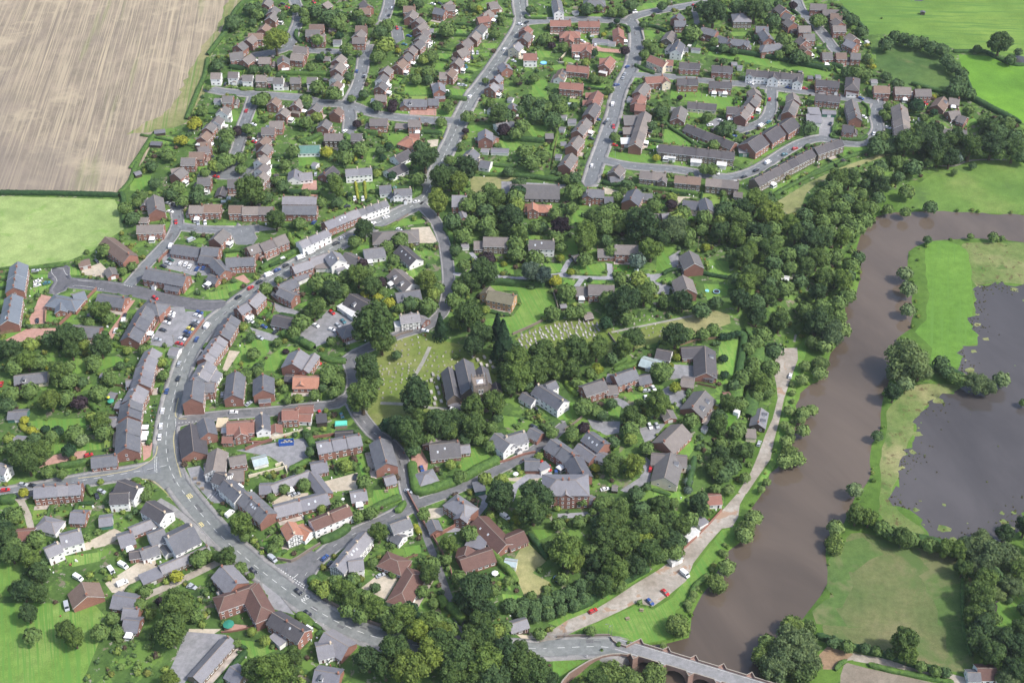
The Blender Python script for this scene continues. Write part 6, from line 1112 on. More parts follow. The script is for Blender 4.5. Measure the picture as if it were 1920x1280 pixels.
# ------------------------------------------------------------------ the sandstone bridge
def bridge():
    a = Vector((*at_z(1148, 1204, DECK), 0)); b = Vector((*at_z(1480, 1305, DECK), 0)); d = (b - a).normalized(); a = a - d * 1.0; L = (b - a).length + 40
    ang = math.atan2(d.y, d.x); root = bpy.data.objects.new('stone_bridge', None); COL.objects.link(root); root.location = (a.x, a.y, 0); root.rotation_euler = (0, 0, ang)
    HW = 3.4
    n = Vector((-d.y, d.x, 0))
    # far pier stations from the seen refuges
    q0 = Vector((*at_z(1199, 1204, DECK + 1), 0)); q4 = Vector((*at_z(1408, 1266, DECK + 1), 0)); s0 = (q0 - a).dot(d); s4 = (q4 - a).dot(d); ds = (s4 - s0) / 4
    st = [s0 + k * ds for k in range(0, 9) if s0 + k * ds < L - 4]
    mat = courses('red_sandstone', (.20, .125, .10), (.32, .21, .17), .4, rnd=.03, lichen=(.25, .22, .17))
    grey = plain('weathered_coping', (.27, .245, .20), .9, .25, 2, .05)
    # spandrel walls with arched openings
    pier = 1.7
    for side, nm in ((-1, 'spandrel_wall'), (1, 'spandrel_wall')):
        mb = MB(); prev = 0.0
        edges = [(-2, -2)] + [(s, s) for s in st] + [(L, L)]
        for k in range(len(edges) - 1):
            x0 = edges[k][1] + (pier if k else 0); x1 = edges[k + 1][0] - pier
            top = DECK; y = side * HW
            if k == 0:
                xa = x1 - ds * .85; mb.quad((xa - 3, y, -2), (xa, y, -2), (xa, y, top), (xa - 3, y, top)); x0 = xa
            r = (x1 - x0) / 2; cxm = (x0 + x1) / 2; hz0 = -.9; rh = min(r, 4.3)
            seg = 12; pr = None
            for i in range(seg + 1):
                th = math.pi - math.pi * i / seg; X = cxm + r * math.cos(th); Z = hz0 + rh * math.sin(th)
                if pr:
                    mb.quad((pr[0], y, pr[1]), (X, y, Z), (X, y, top), (pr[0], y, top))
                    mb.quad((pr[0], -HW, pr[1]), (X, -HW, Z), (X, HW, Z), (pr[0], HW, pr[1])) if side < 0 else None
                pr = (X, Z)
            if k + 1 < len(edges) - 1: mb.quad((x1, y, -2), (x1 + 2 * pier, y, -2), (x1 + 2 * pier, y, top), (x1, y, top))
            if side < 0:
                for xx in (x0, x1): mb.quad((xx, -HW, -2), (xx, HW, -2), (xx, HW, hz0), (xx, -HW, hz0))
        link(nm, mb.mesh(nm, mat), root)
    for s in st:
        for side in (-1, 1):
            mb = MB(); tip = side * (HW + 2.4); y = side * (HW - .02)
            P = [(s - pier, y), (s + pier, y), (s, tip)] if side < 0 else [(s + pier, y), (s - pier, y), (s, tip)]
            P = P if side > 0 else [P[0], P[2], P[1]]
            mb.hull([(p[0], p[1], -2) for p in P], [(p[0], p[1], DECK) for p in P])
            link('cutwater', mb.mesh('cutwater', mat), root)
    # parapets that step out round the refuges
    for side in (-1, 1):
        def loc2(X, Y):
            q = at_z(*cpx('G2', X, Y), DECK + 1.15); v = Vector((q[0] - a.x, q[1] - a.y, 0)); return (v.dot(d), v.dot(n))
        line = ([loc2(848, 292), loc2(862, 315), loc2(890, 335), loc2(940, 352)] if side > 0 else [loc2(905, 398), loc2(945, 402)])
        line = [q for q in line if q[0] < st[0] - pier - .3]
        for s in st: line += [(s - pier, side * HW), (s, side * (HW + 2.1)), (s + pier, side * HW)]
        line.append((L, side * HW)); mb = MB(); A = offset(line, .2); B = offset(line, -.2)
        for i in range(len(line) - 1):
            z0, z1 = DECK - .1, DECK + 1.15
            mb.quad((*A[i], z1), (*B[i], z1), (*B[i + 1], z1), (*A[i + 1], z1), 1)
            mb.quad((*A[i], z0), (*A[i + 1], z0), (*A[i + 1], z1), (*A[i], z1)); mb.quad((*B[i + 1], z0), (*B[i], z0), (*B[i], z1), (*B[i + 1], z1))
        link('parapet', mb.mesh('parapet', [mat, grey]), root)
    mb = MB(); mb.box(1.0, L, -HW + .1, HW - .1, DECK - .3, DECK + .03); link('deck', mb.mesh('deck', GM['bridge_deck']), root)
    mb = MB()
    for x in range(0, int(L), 3): pass
    for y in (-HW + .7, HW - .7): mb.quad((3, y - .05, DECK + .05), (L, y - .05, DECK + .05), (L, y + .05, DECK + .05), (3, y + .05, DECK + .05))
    link('edge_line', mb.mesh('edge_line', M_mark), root)
    thing(root, 'old red sandstone arched bridge with pointed cutwaters crossing the brown river', 1280, 1240, 'bridge')
    # curved approach wall on the near side
    P = smooth([at_z(*q, DECK + 1.15) for q in pts('G2', '540 600 560 560 600 515 660 475 720 440 800 410 850 400 905 398')], 3.0)
    return P
app = bridge()
def low_wall(P, h, t, mat, look, px, py, cat='wall', name='stone_wall', up=0, grp=None):
    mb = MB(); A, B = offset(P, t / 2), offset(P, -t / 2)
    for i in range(len(P) - 1):
        za, zb2 = hz(*P[i]) + up, hz(*P[i + 1]) + up
        mb.quad((*A[i], za + h), (*B[i], za + h), (*B[i + 1], zb2 + h), (*A[i + 1], zb2 + h))
        mb.quad((*A[i], za - .5), (*A[i + 1], zb2 - .5), (*A[i + 1], zb2 + h), (*A[i], za + h)); mb.quad((*B[i + 1], zb2 - .5), (*B[i], za - .5), (*B[i], za + h), (*B[i + 1], zb2 + h))
    for i in (0, -1):
        za = hz(*P[i]) + up; mb.quad((*A[i], za - .5), (*B[i], za - .5), (*B[i], za + h), (*A[i], za + h))
    o = link(name, mb.mesh(name, mat)); return thing(o, look, px, py, cat, grp)
mb = MB(); A_, B_ = offset(app, .3), offset(app, -.3); zt = DECK + 1.15
for i in range(len(app) - 1):
    mb.quad((*A_[i], zt), (*B_[i], zt), (*B_[i + 1], zt), (*A_[i + 1], zt), 1)
    mb.quad((*A_[i], -1), (*A_[i + 1], -1), (*A_[i + 1], zt), (*A_[i], zt)); mb.quad((*B_[i + 1], -1), (*B_[i], -1), (*B_[i], zt), (*B_[i + 1], zt))
thing(link('stone_wall', mb.mesh('stone_wall', [courses('red_sandstone', (.2, .125, .1), (.32, .21, .17), .4), plain('weathered_coping', (.27, .245, .2))])), 'curved sandstone wall leading onto the bridge', 1080, 1250, 'wall')
# ------------------------------------------------------------------ walls and fences
BR = WALL['r']; ST = WALL['h']
WALLS = [
 ('E2','520 450 600 440 700 370',1.2,.4,ST,'low sandstone wall'),('E2','1010 800 1080 880 1200 970 1400 1080 1600 1160 1800 1200 1920 1215',2.0,.5,ST,'long tall roadside sandstone wall'),
 ('E2','590 500 650 520 740 590 850 610 1000 520 1100 460',1.6,.5,ST,'stepped garden retaining wall'),('E3','110 20 190 170 260 300 340 420 420 560 480 680 500 800',2.0,.4,BR,'tall brick wall along the narrow lane'),
 ('E3','350 400 480 330 600 260 700 180 720 100',2.0,.4,BR,'high curved brick garden wall'),('D2','640 750 760 700 870 670',1.8,.35,BR,'red brick yard wall'),('D2','1220 650 1330 635 1420 620',1.8,.35,BR,'brick garden wall'),
 ('D2','430 700 640 690 800 690',1.6,.35,BR,'brick boundary wall behind the red house'),('C3','1250 460 1280 540 1310 640',1.6,.35,ST,'sandstone wall beside the big lawn'),('C3','920 860 1080 790 1220 720',1.6,.35,ST,'sandstone cemetery wall under the lawn'),
 ('C3','1740 850 1790 920 1830 990',1.4,.35,ST,'stone wall beside the cemetery path'),('C1','510 780 660 640 830 470',1.8,.3,BR,'slanting red brick garden wall'),('C1','1250 940 1350 780 1460 620',1.6,.3,BR,'red brick wall along the car park'),
 ('C1','1580 960 1680 830 1750 740',1.7,.3,BR,'brown boarded car park fence wall'),('D1','640 760 760 700 880 690',.1,.1,BR,''),('C1','1360 240 1400 190 1450 150',1.8,.3,BR,'brick wall beside the sloping car park'),
 ('D3','1080 860 1150 840 1290 790 1390 770',1.3,.35,BR,'low brick wall along the church lane'),('D2','1000 900 870 935 670 985',1.9,.3,WALL['c'],'cream rendered courtyard wall'),('D2','1000 950 960 870 900 890',1.9,.3,WALL['c'],'short cream courtyard wall'),
 ('E2','250 1215 330 1210 480 1180 540 1150',1.0,.25,BR,'low red wall round the pub garden'),('G2','525 300 620 294 740 292 845 291',1.1,.4,WALL['h'],'low stone wall between road and river green'),
 ('E4','560 400 640 330 740 230 830 130',1.4,.3,BR,'terracotta wall along the riverside track'),('E1','900 880 1 1',0,0,BR,''),('B2','1060 1040 1110 1090 1080 1100',1.2,.3,ST,'stone wall at the green corner'),('B2','740 1130 860 1070 940 1020',1.2,.3,ST,'roadside stone wall above the green'),
 ('B4','770 175 910 185',1.6,.2,WALL['k'],'dark red panel fence'),('B3','740 1110 1 1',0,0,BR,''),('A4','530 690 610 605',1.6,.25,WALL['c'],'pale slanting garden wall'),('A4','1440 310 1480 450',1.2,.3,ST,'dark stone wall beside the estate road'),
 ('D2','860 660 940 640 1100 600 1200 570',1.8,.25,WALL['c'],'long pale garden wall behind the yard'),('C2','1590 905 1700 855 1800 830',1.2,.35,ST,'churchyard wall by the lane'),('C2','1280 1000 1400 960',.1,.1,BR,''),('D3','1790 470 1700 540 1640 580',1.4,.3,ST,'stone lane wall below the white house'),
]
for c, s, h, t, m, lk in WALLS:
    if not lk: continue
    P = smooth(gl(pts(c, s)), 3.0); mid = P[len(P) // 2]; pp = pts(c, s)[len(s.split()) // 4]
    low_wall(P, h, t, m, lk, *pp)
# panel fences: each panel its own part
def panel_fence(c, s, h, look, mat=M_fence):
    P = resample(gl(pts(c, s)), 1.9); pp = pts(c, s)[len(s.split()) // 4]
    if len(P) < 2: return
    z = hz(*P[0]); root = bpy.data.objects.new('garden_fence', None); COL.objects.link(root); root.location = (*P[0], z)
    mb = MB(); mb.box(0, 1.82, -.03, .03, .05, h); me = mb.mesh('panel', mat); mb = MB(); mb.box(-.05, .05, -.05, .05, 0, h + .08); mp = mb.mesh('post', M_wood)
    for a, b in zip(P[:-1], P[1:]):
        an = math.atan2(b[1] - a[1], b[0] - a[0]); L = math.dist(a, b)
        link('panel', me, root, (a[0] - P[0][0], a[1] - P[0][1], hz(*a) - z), an, (L / 1.9, 1, 1)); link('post', mp, root, (a[0] - P[0][0], a[1] - P[0][1], hz(*a) - z), an)
    thing(root, look, *pp, 'fence', 'garden fences')
for c, s, h, lk in [('B3','520 190 490 300 460 450 430 640',1.4,'long pale board fence behind gardens'),('C1','390 650 388 770 515 775',1.8,'dark board fence round a small lawn'),('C1','0 855 150 830',1.8,'dark board fence by the new houses'),
    ('C1','1205 420 1300 450 1420 480',1.6,'tan board fence beside the workshop'),('B3','1380 290 1375 380',1.6,'brown fence beside the green triangle'),('E3','60 600 230 545',1.6,'grey board fence above the garden'),('B3','1300 830 1390 840',1.8,'brown fence behind the patio'),
    ('D1','920 180 1000 200 1090 215',1.5,'brown garden fence behind the terrace'),('D1','840 440 960 460 1050 470',1.5,'board fence across the back gardens'),('C2','540 560 620 590 600 680',1.5,'slatted fence beside the yard'),('D2','1130 1280 1210 1200 1290 1140',1.5,'board fence by the stable wall'),
    ('C4','620 950 760 910 950 890',1.6,'dark board fence above the white patio'),('C2','260 760 1 1',0,''),('C1','0 330 60 320',1.6,'brown fence at the meadow corner'),('D4','1130 185 1310 235',1.4,'red board fence below the patio'),('A4','300 780 430 770',1.4,'brown fence behind the garden')]:
    if lk: panel_fence(c, s, h, lk)

# ------------------------------------------------------------------ vehicles
def car_meshes(van=False, est=False):
    if van: Lh, Wd, H1, H2 = 2.45, .95, 1.05, 2.15; prof = [(-Lh, .35), (-Lh, 1.9), (-Lh + .15, H2), (Lh - 1.25, H2), (Lh - .75, 1.25), (Lh - .05, .95), (Lh, .35)]
    else: Lh, Wd, H1, H2 = 2.1, .86, .88, 1.45; prof = [(-Lh, .32), (-Lh + .02, .8), (-Lh + (.12 if est else .35), .92), (Lh - 1.25 + .0, .96), (Lh - .15, .72), (Lh, .32)]
    mb = MB(); n = len(prof)
    def ring(y, ins): return [(x * (1 - ins * .02), y, z - ins * .03 if z > .5 else z) for x, z in prof]
    ys = [(-Wd + .0, 1), (-Wd + .08, 0), (Wd - .08, 0), (Wd, 1)]
    R = [[(x, y, z) for x, _, z in ring(y, i)] for y, i in ys]
    for k in range(3):
        for i in range(n): j = (i + 1) % n; mb.quad(R[k][i], R[k + 1][i], R[k + 1][j], R[k][j])
    mb.poly(R[0]); mb.poly(R[3][::-1])
    gl2 = MB()
    if van:
        gl2.quad((Lh - 1.22, -.8, H2 - .1), (Lh - 1.22, .8, H2 - .1), (Lh - .74, .82, 1.27), (Lh - .74, -.82, 1.27))
        gl2.v = [(v[0] + .05, v[1], v[2] + .02) for v in gl2.v]
        for s in (-1, 1): gl2.quad((Lh - 1.9, s * (Wd + .01), 1.3), (Lh - .95, s * (Wd + .01), 1.3), (Lh - 1.3, s * (Wd + .01), 1.95), (Lh - 1.9, s * (Wd + .01), 1.95))
    else:
        bx0, bx1, tx0, tx1 = -Lh + (.15 if est else .45), Lh - 1.15, -Lh + (.4 if est else .95), Lh - 1.95
        bot = [(bx0, -Wd + .06, .9), (bx1, -Wd + .06, .93), (bx1, Wd - .06, .93), (bx0, Wd - .06, .9)]; top = [(tx0, -Wd + .2, H2 - .06), (tx1, -Wd + .2, H2 - .06), (tx1, Wd - .2, H2 - .06), (tx0, Wd - .2, H2 - .06)]
        gl2.hull(bot, top)
        mb.hull([(tx0 - .03, -Wd + .18, H2 - .07), (tx1 + .03, -Wd + .18, H2 - .07), (tx1 + .03, Wd - .18, H2 - .07), (tx0 - .03, Wd - .18, H2 - .07)], [(tx0 + .1, -Wd + .26, H2), (tx1 - .1, -Wd + .26, H2), (tx1 - .1, Wd - .26, H2), (tx0 + .1, Wd - .26, H2)])
        for x in ((tx0 + tx1) / 2,):
            for s in (-1, 1): mb.hull([(x - .06, s * (Wd - .05), .9), (x + .06, s * (Wd - .05), .9), (x + .06, s * (Wd - .12), .9), (x - .06, s * (Wd - .12), .9)], [(x - .05, s * (Wd - .17), H2 - .05), (x + .05, s * (Wd - .17), H2 - .05), (x + .05, s * (Wd - .25), H2 - .05), (x - .05, s * (Wd - .25), H2 - .05)])
    wh = MB(); k = 12; r = .32
    ring1 = [(r * math.cos(2 * math.pi * i / k), -.1, r * math.sin(2 * math.pi * i / k)) for i in range(k)]; ring2 = [(p[0], .1, p[2]) for p in ring1]
    for i in range(k): j = (i + 1) % k; wh.quad(ring1[i], ring1[j], ring2[j], ring2[i])
    wh.poly(ring1[::-1], 0); wh.poly(ring2, 0)
    for yy in (-.105, .105): wh.poly([(.19 * math.cos(2 * math.pi * i / k), yy, .19 * math.sin(2 * math.pi * i / k)) for i in range(k)], 1)
    hl = MB(); hl.box(-.03, .03, -.16, .16, -.08, .08)
    return mb.mesh('body', M_car), gl2.mesh('windows', M_glass), wh.mesh('wheel', [M_tyre, M_metal]), hl.mesh('headlight', plain('lamp_lens', (.7, .7, .7), .15)), Lh, Wd
CM = [car_meshes(), car_meshes(est=True), car_meshes(van=True)]
CC = dict(w=(.78, .78, .78), s=(.38, .40, .42), k=(.02, .022, .028), r=(.45, .02, .02), b=(.03, .07, .22), g=(.03, .09, .06), y=(.62, .55, .12), t=(.05, .17, .2))
CN = dict(w='white', s='silver', k='black', r='red', b='blue', g='green', y='yellow', t='teal')
rc = random.Random(5)
for crop, s in CARS.items():
    for rec in s.split('|'):
        f = rec.split(); x, y, dx, dy = map(float, f[:4]); van = len(f) > 5; k = 2 if van else rc.choice((0, 1))
        if len(f) > 4 and f[4] not in CC: continue
        px, py = cpx(crop, x, y); p = ground(px, py, .6); q = ground(*cpx(crop, x + dx * .5, y + dy * .5), .6); d = q - p; an = math.atan2(d.y, d.x)
        body, gls, whl, hdl, Lh, Wd = CM[k]; root = bpy.data.objects.new('van' if van else 'car', None); COL.objects.link(root); root.location = p; root.rotation_euler = (0, 0, an)
        o = link('body', body, root); o.color = (*CC[f[4]], 1); link('windows', gls, root)
        for sx in (-1, 1):
            for sy in (-1, 1): link('wheel', whl, root, (sx * (Lh - .75), sy * (Wd - .08), .32))
        for sy in (-1, 1): link('headlight', hdl, root, (Lh - .02, sy * (Wd - .3), .66))
        mark(p.x, p.y, 2, 1)
        thing(root, f"{CN[f[4]]} {'van' if van else ('estate car' if k == 1 else 'saloon car')}", px, py, 'van' if van else 'car', 'vehicles parked and driving')

# ------------------------------------------------------------------ foliage
def ico(sub=1):
    import bmesh
    bm = bmesh.new(); bmesh.ops.create_icosphere(bm, subdivisions=sub, radius=1); V = np.array([v.co[:] for v in bm.verts]); F = np.array([[v.index for v in f.verts] for f in bm.faces]); bm.free(); return V, F
IV, IF = ico(2); IV1, IF1 = ico(1)
def leaf_quads(P, Nn, size, r):
    """quads at points P facing about Nn"""
    n = len(P); a = np.cross(Nn, r.normal(size=(n, 3))); a /= np.linalg.norm(a, axis=1, keepdims=True) + 1e-9; b = np.cross(Nn, a); b /= np.linalg.norm(b, axis=1, keepdims=True) + 1e-9
    s = (size * r.uniform(.6, 1.3, n))[:, None]; k = r.uniform(.55, 1, n)[:, None]
    V = np.stack([P - a * s - b * s * k * .6, P + a * s * .7 - b * s * k, P + a * s + b * s * k * .7, P - a * s * .6 + b * s * k], axis=1).reshape(-1, 3)
    return V, np.arange(4 * n).reshape(n, 4)
def crown_mesh(seed, shape, nleaf, size):
    r = np.random.default_rng(seed); lobes = []
    if shape == 'round':
        lobes.append((0, 0, .05, .66))
        for i in range(19):
            a = i * 2.4 + r.uniform(-.4, .4); z = r.uniform(-.5, .72); rad = math.sqrt(max(.05, 1 - z * z)) * r.uniform(.5, .74)
            lobes.append((rad * math.cos(a), rad * math.sin(a), z * .9, r.uniform(.2, .4)))
        lobes.append((r.uniform(-.2, .2), r.uniform(-.2, .2), .68, .34))
    elif shape == 'tall':
        for i in range(12):
            a = i * 2.4; z = -1 + i * .17; rad = .32 * (1 - abs(z) * .3); lobes.append((rad * math.cos(a), rad * math.sin(a), z, r.uniform(.32, .5)))
        lobes.append((0, 0, 1.1, .35))
    elif shape == 'willow':
        for i in range(16):
            a = i * 2.4; q = r.uniform(.2, .75); lobes.append((q * math.cos(a), q * math.sin(a), r.uniform(-.35, .45) * (1.1 - q), r.uniform(.25, .42)))
        lobes.append((0, 0, .35, .4))
    elif shape == 'bush':
        for i in range(6):
            a = i * 2.4; lobes.append((.42 * math.cos(a), .42 * math.sin(a), r.uniform(-.2, .3), r.uniform(.4, .58)))
    if shape == 'cone':
        t = r.uniform(0, 1, nleaf) ** .75; a = r.uniform(0, 6.283, nleaf); rad = (1 - t) * .62 * (1 + .14 * np.sin(a * 5 + t * 20)) + .03
        P = np.column_stack([rad * np.cos(a), rad * np.sin(a), -1.2 + 2.6 * t]); Nn = np.column_stack([np.cos(a), np.sin(a), np.full(nleaf, .55)]) + r.normal(size=(nleaf, 3)) * .35
        core = IV1 * .5; core[:, 2] = core[:, 2] * 2.0 - .35; cores = [(core * np.array([1 - 0 * 0.0, 1, 1]), IF1)]
        cz = (core[:, 2:3] + 1.4) / 2.8; core[:, :2] *= np.clip(1.25 - cz, .12, 1.1)
    else:
        Ls = np.array(lobes); w = Ls[:, 3] ** 2; idx = r.choice(len(Ls), nleaf, p=w / w.sum()); d = r.normal(size=(nleaf, 3)); d[:, 2] = d[:, 2] * .9 + .25; d /= np.linalg.norm(d, axis=1, keepdims=True)
        P = Ls[idx, :3] + d * Ls[idx, 3:4] * r.uniform(.8, 1.17, nleaf)[:, None]
        keep = np.ones(nleaf, bool)
        for l in Ls: keep &= ~(np.linalg.norm(P - l[:3], axis=1) < l[3] * .78)
        P, d = P[keep], d[keep]; Nn = d + r.normal(size=d.shape) * .45
        cores = [(IV1 * l[3] * .8 + l[:3], IF1) for l in Ls]
    Nn /= np.linalg.norm(Nn, axis=1, keepdims=True)
    V, F = leaf_quads(P, Nn, size, r)
    Vs, Fs, off = [V], [F], len(V)
    for cv, cf in cores:
        cv = cv * (1 + r.normal(size=(len(cv), 1)) * .03)
        Vs.append(cv); Fs.append(np.column_stack([cf, cf[:, 2]]) + off); off += len(cv)
    V = np.vstack(Vs); 
    me = bpy.data.meshes.new('crown'); quads = Fs[0]; tris = np.vstack([f[:, :3] for f in Fs[1:]]) if len(Fs) > 1 else np.zeros((0, 3), int)
    me.vertices.add(len(V)); me.vertices.foreach_set('co', V.astype(np.float32).ravel())
    loops = np.concatenate([quads.ravel(), tris.ravel()]).astype(np.int32); me.loops.add(len(loops)); me.loops.foreach_set('vertex_index', loops)
    ls = np.concatenate([np.arange(len(quads)) * 4, len(quads) * 4 + np.arange(len(tris)) * 3]).astype(np.int32); me.polygons.add(len(ls)); me.polygons.foreach_set('loop_start', ls)
    me.materials.append(M_leaf); me.update(calc_edges=True); return me
CROWNS = {'round': [crown_mesh(i, 'round', 3600, .06) for i in range(7)], 'tall': [crown_mesh(20 + i, 'tall', 1800, .075) for i in range(2)], 'willow': [crown_mesh(30 + i, 'willow', 3200, .052) for i in range(3)],
    'bush': [crown_mesh(40 + i, 'bush', 1500, .075) for i in range(4)], 'cone': [crown_mesh(50 + i, 'cone', 1300, .075) for i in range(2)]}
def trunk_mesh(limbs=True):
    mb = MB(); mb.tube((0, 0), .13, .08, -1.0, 0, 8)
    mb.tube((0, 0), .08, .03, 0, .55, 8)
    if limbs:
        for i in range(4):
            a = i * 1.57 + .4; c, s = math.cos(a), math.sin(a)
            b = [(c * .02 + .035 * math.cos(t), s * .02 + .035 * math.sin(t), -.15) for t in (0, 2.1, 4.2)]; t2 = [(c * .5 + .012 * math.cos(t), s * .5 + .012 * math.sin(t), .3) for t in (0, 2.1, 4.2)]; mb.hull(b, t2)
    return mb.mesh('trunk', M_bark)
ME_TR = trunk_mesh()
TCOL = dict(m=(.102, .162, .052), d=(.068, .118, .050), l=(.16, .22, .055), u=(.14, .205, .07), y=(.25, .27, .04), p=(.036, .026, .034), c=(.026, .060, .030), cy=(.16, .20, .03), w=(.13, .185, .085), n=(.095, .14, .115))
TNAME = dict(m='green leafy tree', d='dark green leafy tree', l='light green leafy tree', u='low pale green willow', y='yellow leaved tree', p='dark purple leaved tree', c='dark conifer', cy='golden conifer', w='grey green willow', n='blue green cedar')
rt = random.Random(9)
TLIST = []   # (x, y, z, R, kind, px, py)
def tree_from_px(px, py, rpx, k):
    z = PLATEAU
    for _ in range(6):
        sc0 = FPX / ((CAM_Z - z) * 1.0 / SP * 1.0) if False else 0
        d = ray(px, py); t = (CAM_Z - z - 4) / -d[2]; dist = t * math.sqrt(FPX ** 2 + (px - 960) ** 2 + (py - 640) ** 2) ; depth = t * FPX
        R = rpx * depth / FPX; hc = (1.15 * R + (.8 if R > 2.5 else 0)) if k not in ('c', 'cy', 'u') else (1.3 * R if k != 'u' else .6 * R)
        x, y = at_z(px, py, z + hc); z = .5 * z + .5 * float(height(x, y))
    return x, y, z, R
# radius in metres: r_px / crop scale * depth / focal
RV0 = [P for c, P in areas if c == 'river'][0]
for crop, s in TREES.items():
    k0 = CROPS[crop][2]
    for rec in s.split('|'):
        x, y, r, k = rec.split(); x, y, r = float(x), float(y), float(r)
        if r < 8: continue
        px, py = cpx(crop, x, y); X, Y, Z, R = tree_from_px(px, py, r / k0, k)
        if k in ('l', 'w', 'm') and R < 6.5 and px < 1600 and Z < 2.5 and dist_line(RV0, X, Y) < 13:
            k = 'u'; X, Y, Z, R = tree_from_px(px, py, r / k0, k)
        if k in ('c', 'cy'): R *= 1.15
        TLIST.append((X, Y, Z, R, k, px, py))
hand = list(TLIST)
def scatter(P, spacing, rnd):
    xs = [p[0] for p in P]; ys = [p[1] for p in P]; out = []
    area = (max(xs) - min(xs)) * (max(ys) - min(ys)); tries = int(area / spacing ** 2 * 9)
    for _ in range(tries):
        x, y = rnd.uniform(min(xs), max(xs)), rnd.uniform(min(ys), max(ys))
        if not in_poly(P, x, y): continue
        if all((x - a) ** 2 + (y - b) ** 2 > spacing ** 2 for a, b in out): out.append((x, y))
    return out
def screen(x, y, z):
    v = Vector((x, y, z - CAM_Z)); dz = v.y * CP - v.z * SP
    return 960 + FPX * v.x / dz, 640 - FPX * (v.y * SP + v.z * CP) / dz, dz
BLUFF = pts('B4', '1600 480 1350 570 1130 640 1000 710 880 790 800 960 740 1040 590 930 900 720 1200 580 1500 480')
for c, s, R0, sp, kinds in WOODS:
    P = gl(pts(c, s))
    for x, y in scatter(P, sp, rt):
        if any((x - h[0]) ** 2 + (y - h[1]) ** 2 < (h[3] * .75) ** 2 for h in hand): continue
        if at_occ(x, y) in (1, 2): continue
        tx, ty, _ = screen(x, y, hz(x, y) + 2.0 * R0)
        if in_poly(BLUFF, tx, ty): continue
        R = R0 * rt.uniform(.7, 1.25); z = hz(x, y); v = Vector((x, y, z + R - CAM_Z)); dz = v.y * CP - v.z * SP
        px = 960 + FPX * v.x / dz; py = 640 - FPX * (v.y * SP + v.z * CP) / dz
        TLIST.append((x, y, z, R, rt.choice(kinds), px, py))
def screen(x, y, z):
    v = Vector((x, y, z - CAM_Z)); dz = v.y * CP - v.z * SP
    return 960 + FPX * v.x / dz, 640 - FPX * (v.y * SP + v.z * CP) / dz, dz
def put_tree(x, y, z, R, k, single=True):
    shape = {'c': 'cone', 'cy': 'cone', 'w': 'willow'}.get(k, 'round'); 
    if k == 'u' or (shape == 'round' and R < 1.9): shape = 'bush'
    me = rt.choice(CROWNS[shape]); low = R < 1.9
    hc = 1.3 * R if shape == 'cone' else (.6 * R if shape == 'bush' else (.95 * R if shape == 'willow' else 1.15 * R + .8))
    return me, hc, shape
TLIST.sort(key=lambda t: -t[3] / screen(t[0], t[1], t[2])[2])
inview = [t for t in TLIST if -120 < t[5] < 2040 and -80 < t[6] < 1400]; rest = [t for t in TLIST if t not in inview]
for i, (x, y, z, R, k, px, py) in enumerate(inview):
    me, hc, shape = put_tree(x, y, z, R, k)
    sc = (R * rt.uniform(.88, 1.12), R * rt.uniform(.88, 1.12), R * (1.0 if shape != 'round' else rt.uniform(.92, 1.12)))
    isb = shape == 'bush'
    if i < 300:
        root = bpy.data.objects.new('shrub' if isb else 'tree', None); COL.objects.link(root); root.location = (x, y, z)
        o = link('crown', me, root, (0, 0, hc), rt.uniform(0, 6.28), sc); o.color = (*TCOL[k], 1)
        link('trunk', ME_TR, root, (0, 0, hc * (.9 if not isb else .5)), 0, (R * .9, R * .9, hc * .9))
        nm = TNAME[k] if not isb else TNAME[k].replace('leafy tree', 'shrub').replace('tree', 'shrub')
        size = 'very large ' if R > 7.5 else ('large ' if R > 5.5 else ('small ' if R < 3.2 else 'mid-sized '))
        thing(root, size + nm, px, py, 'shrub' if isb else 'tree', 'trees and shrubs of the village')
        if rt.random() < 1: mark(x, y, R * .5, 5) if at_occ(x, y) not in (1, 2) else None
    mark(x, y, max(1, R * .4), 5) if at_occ(x, y) not in (1, 2) else None
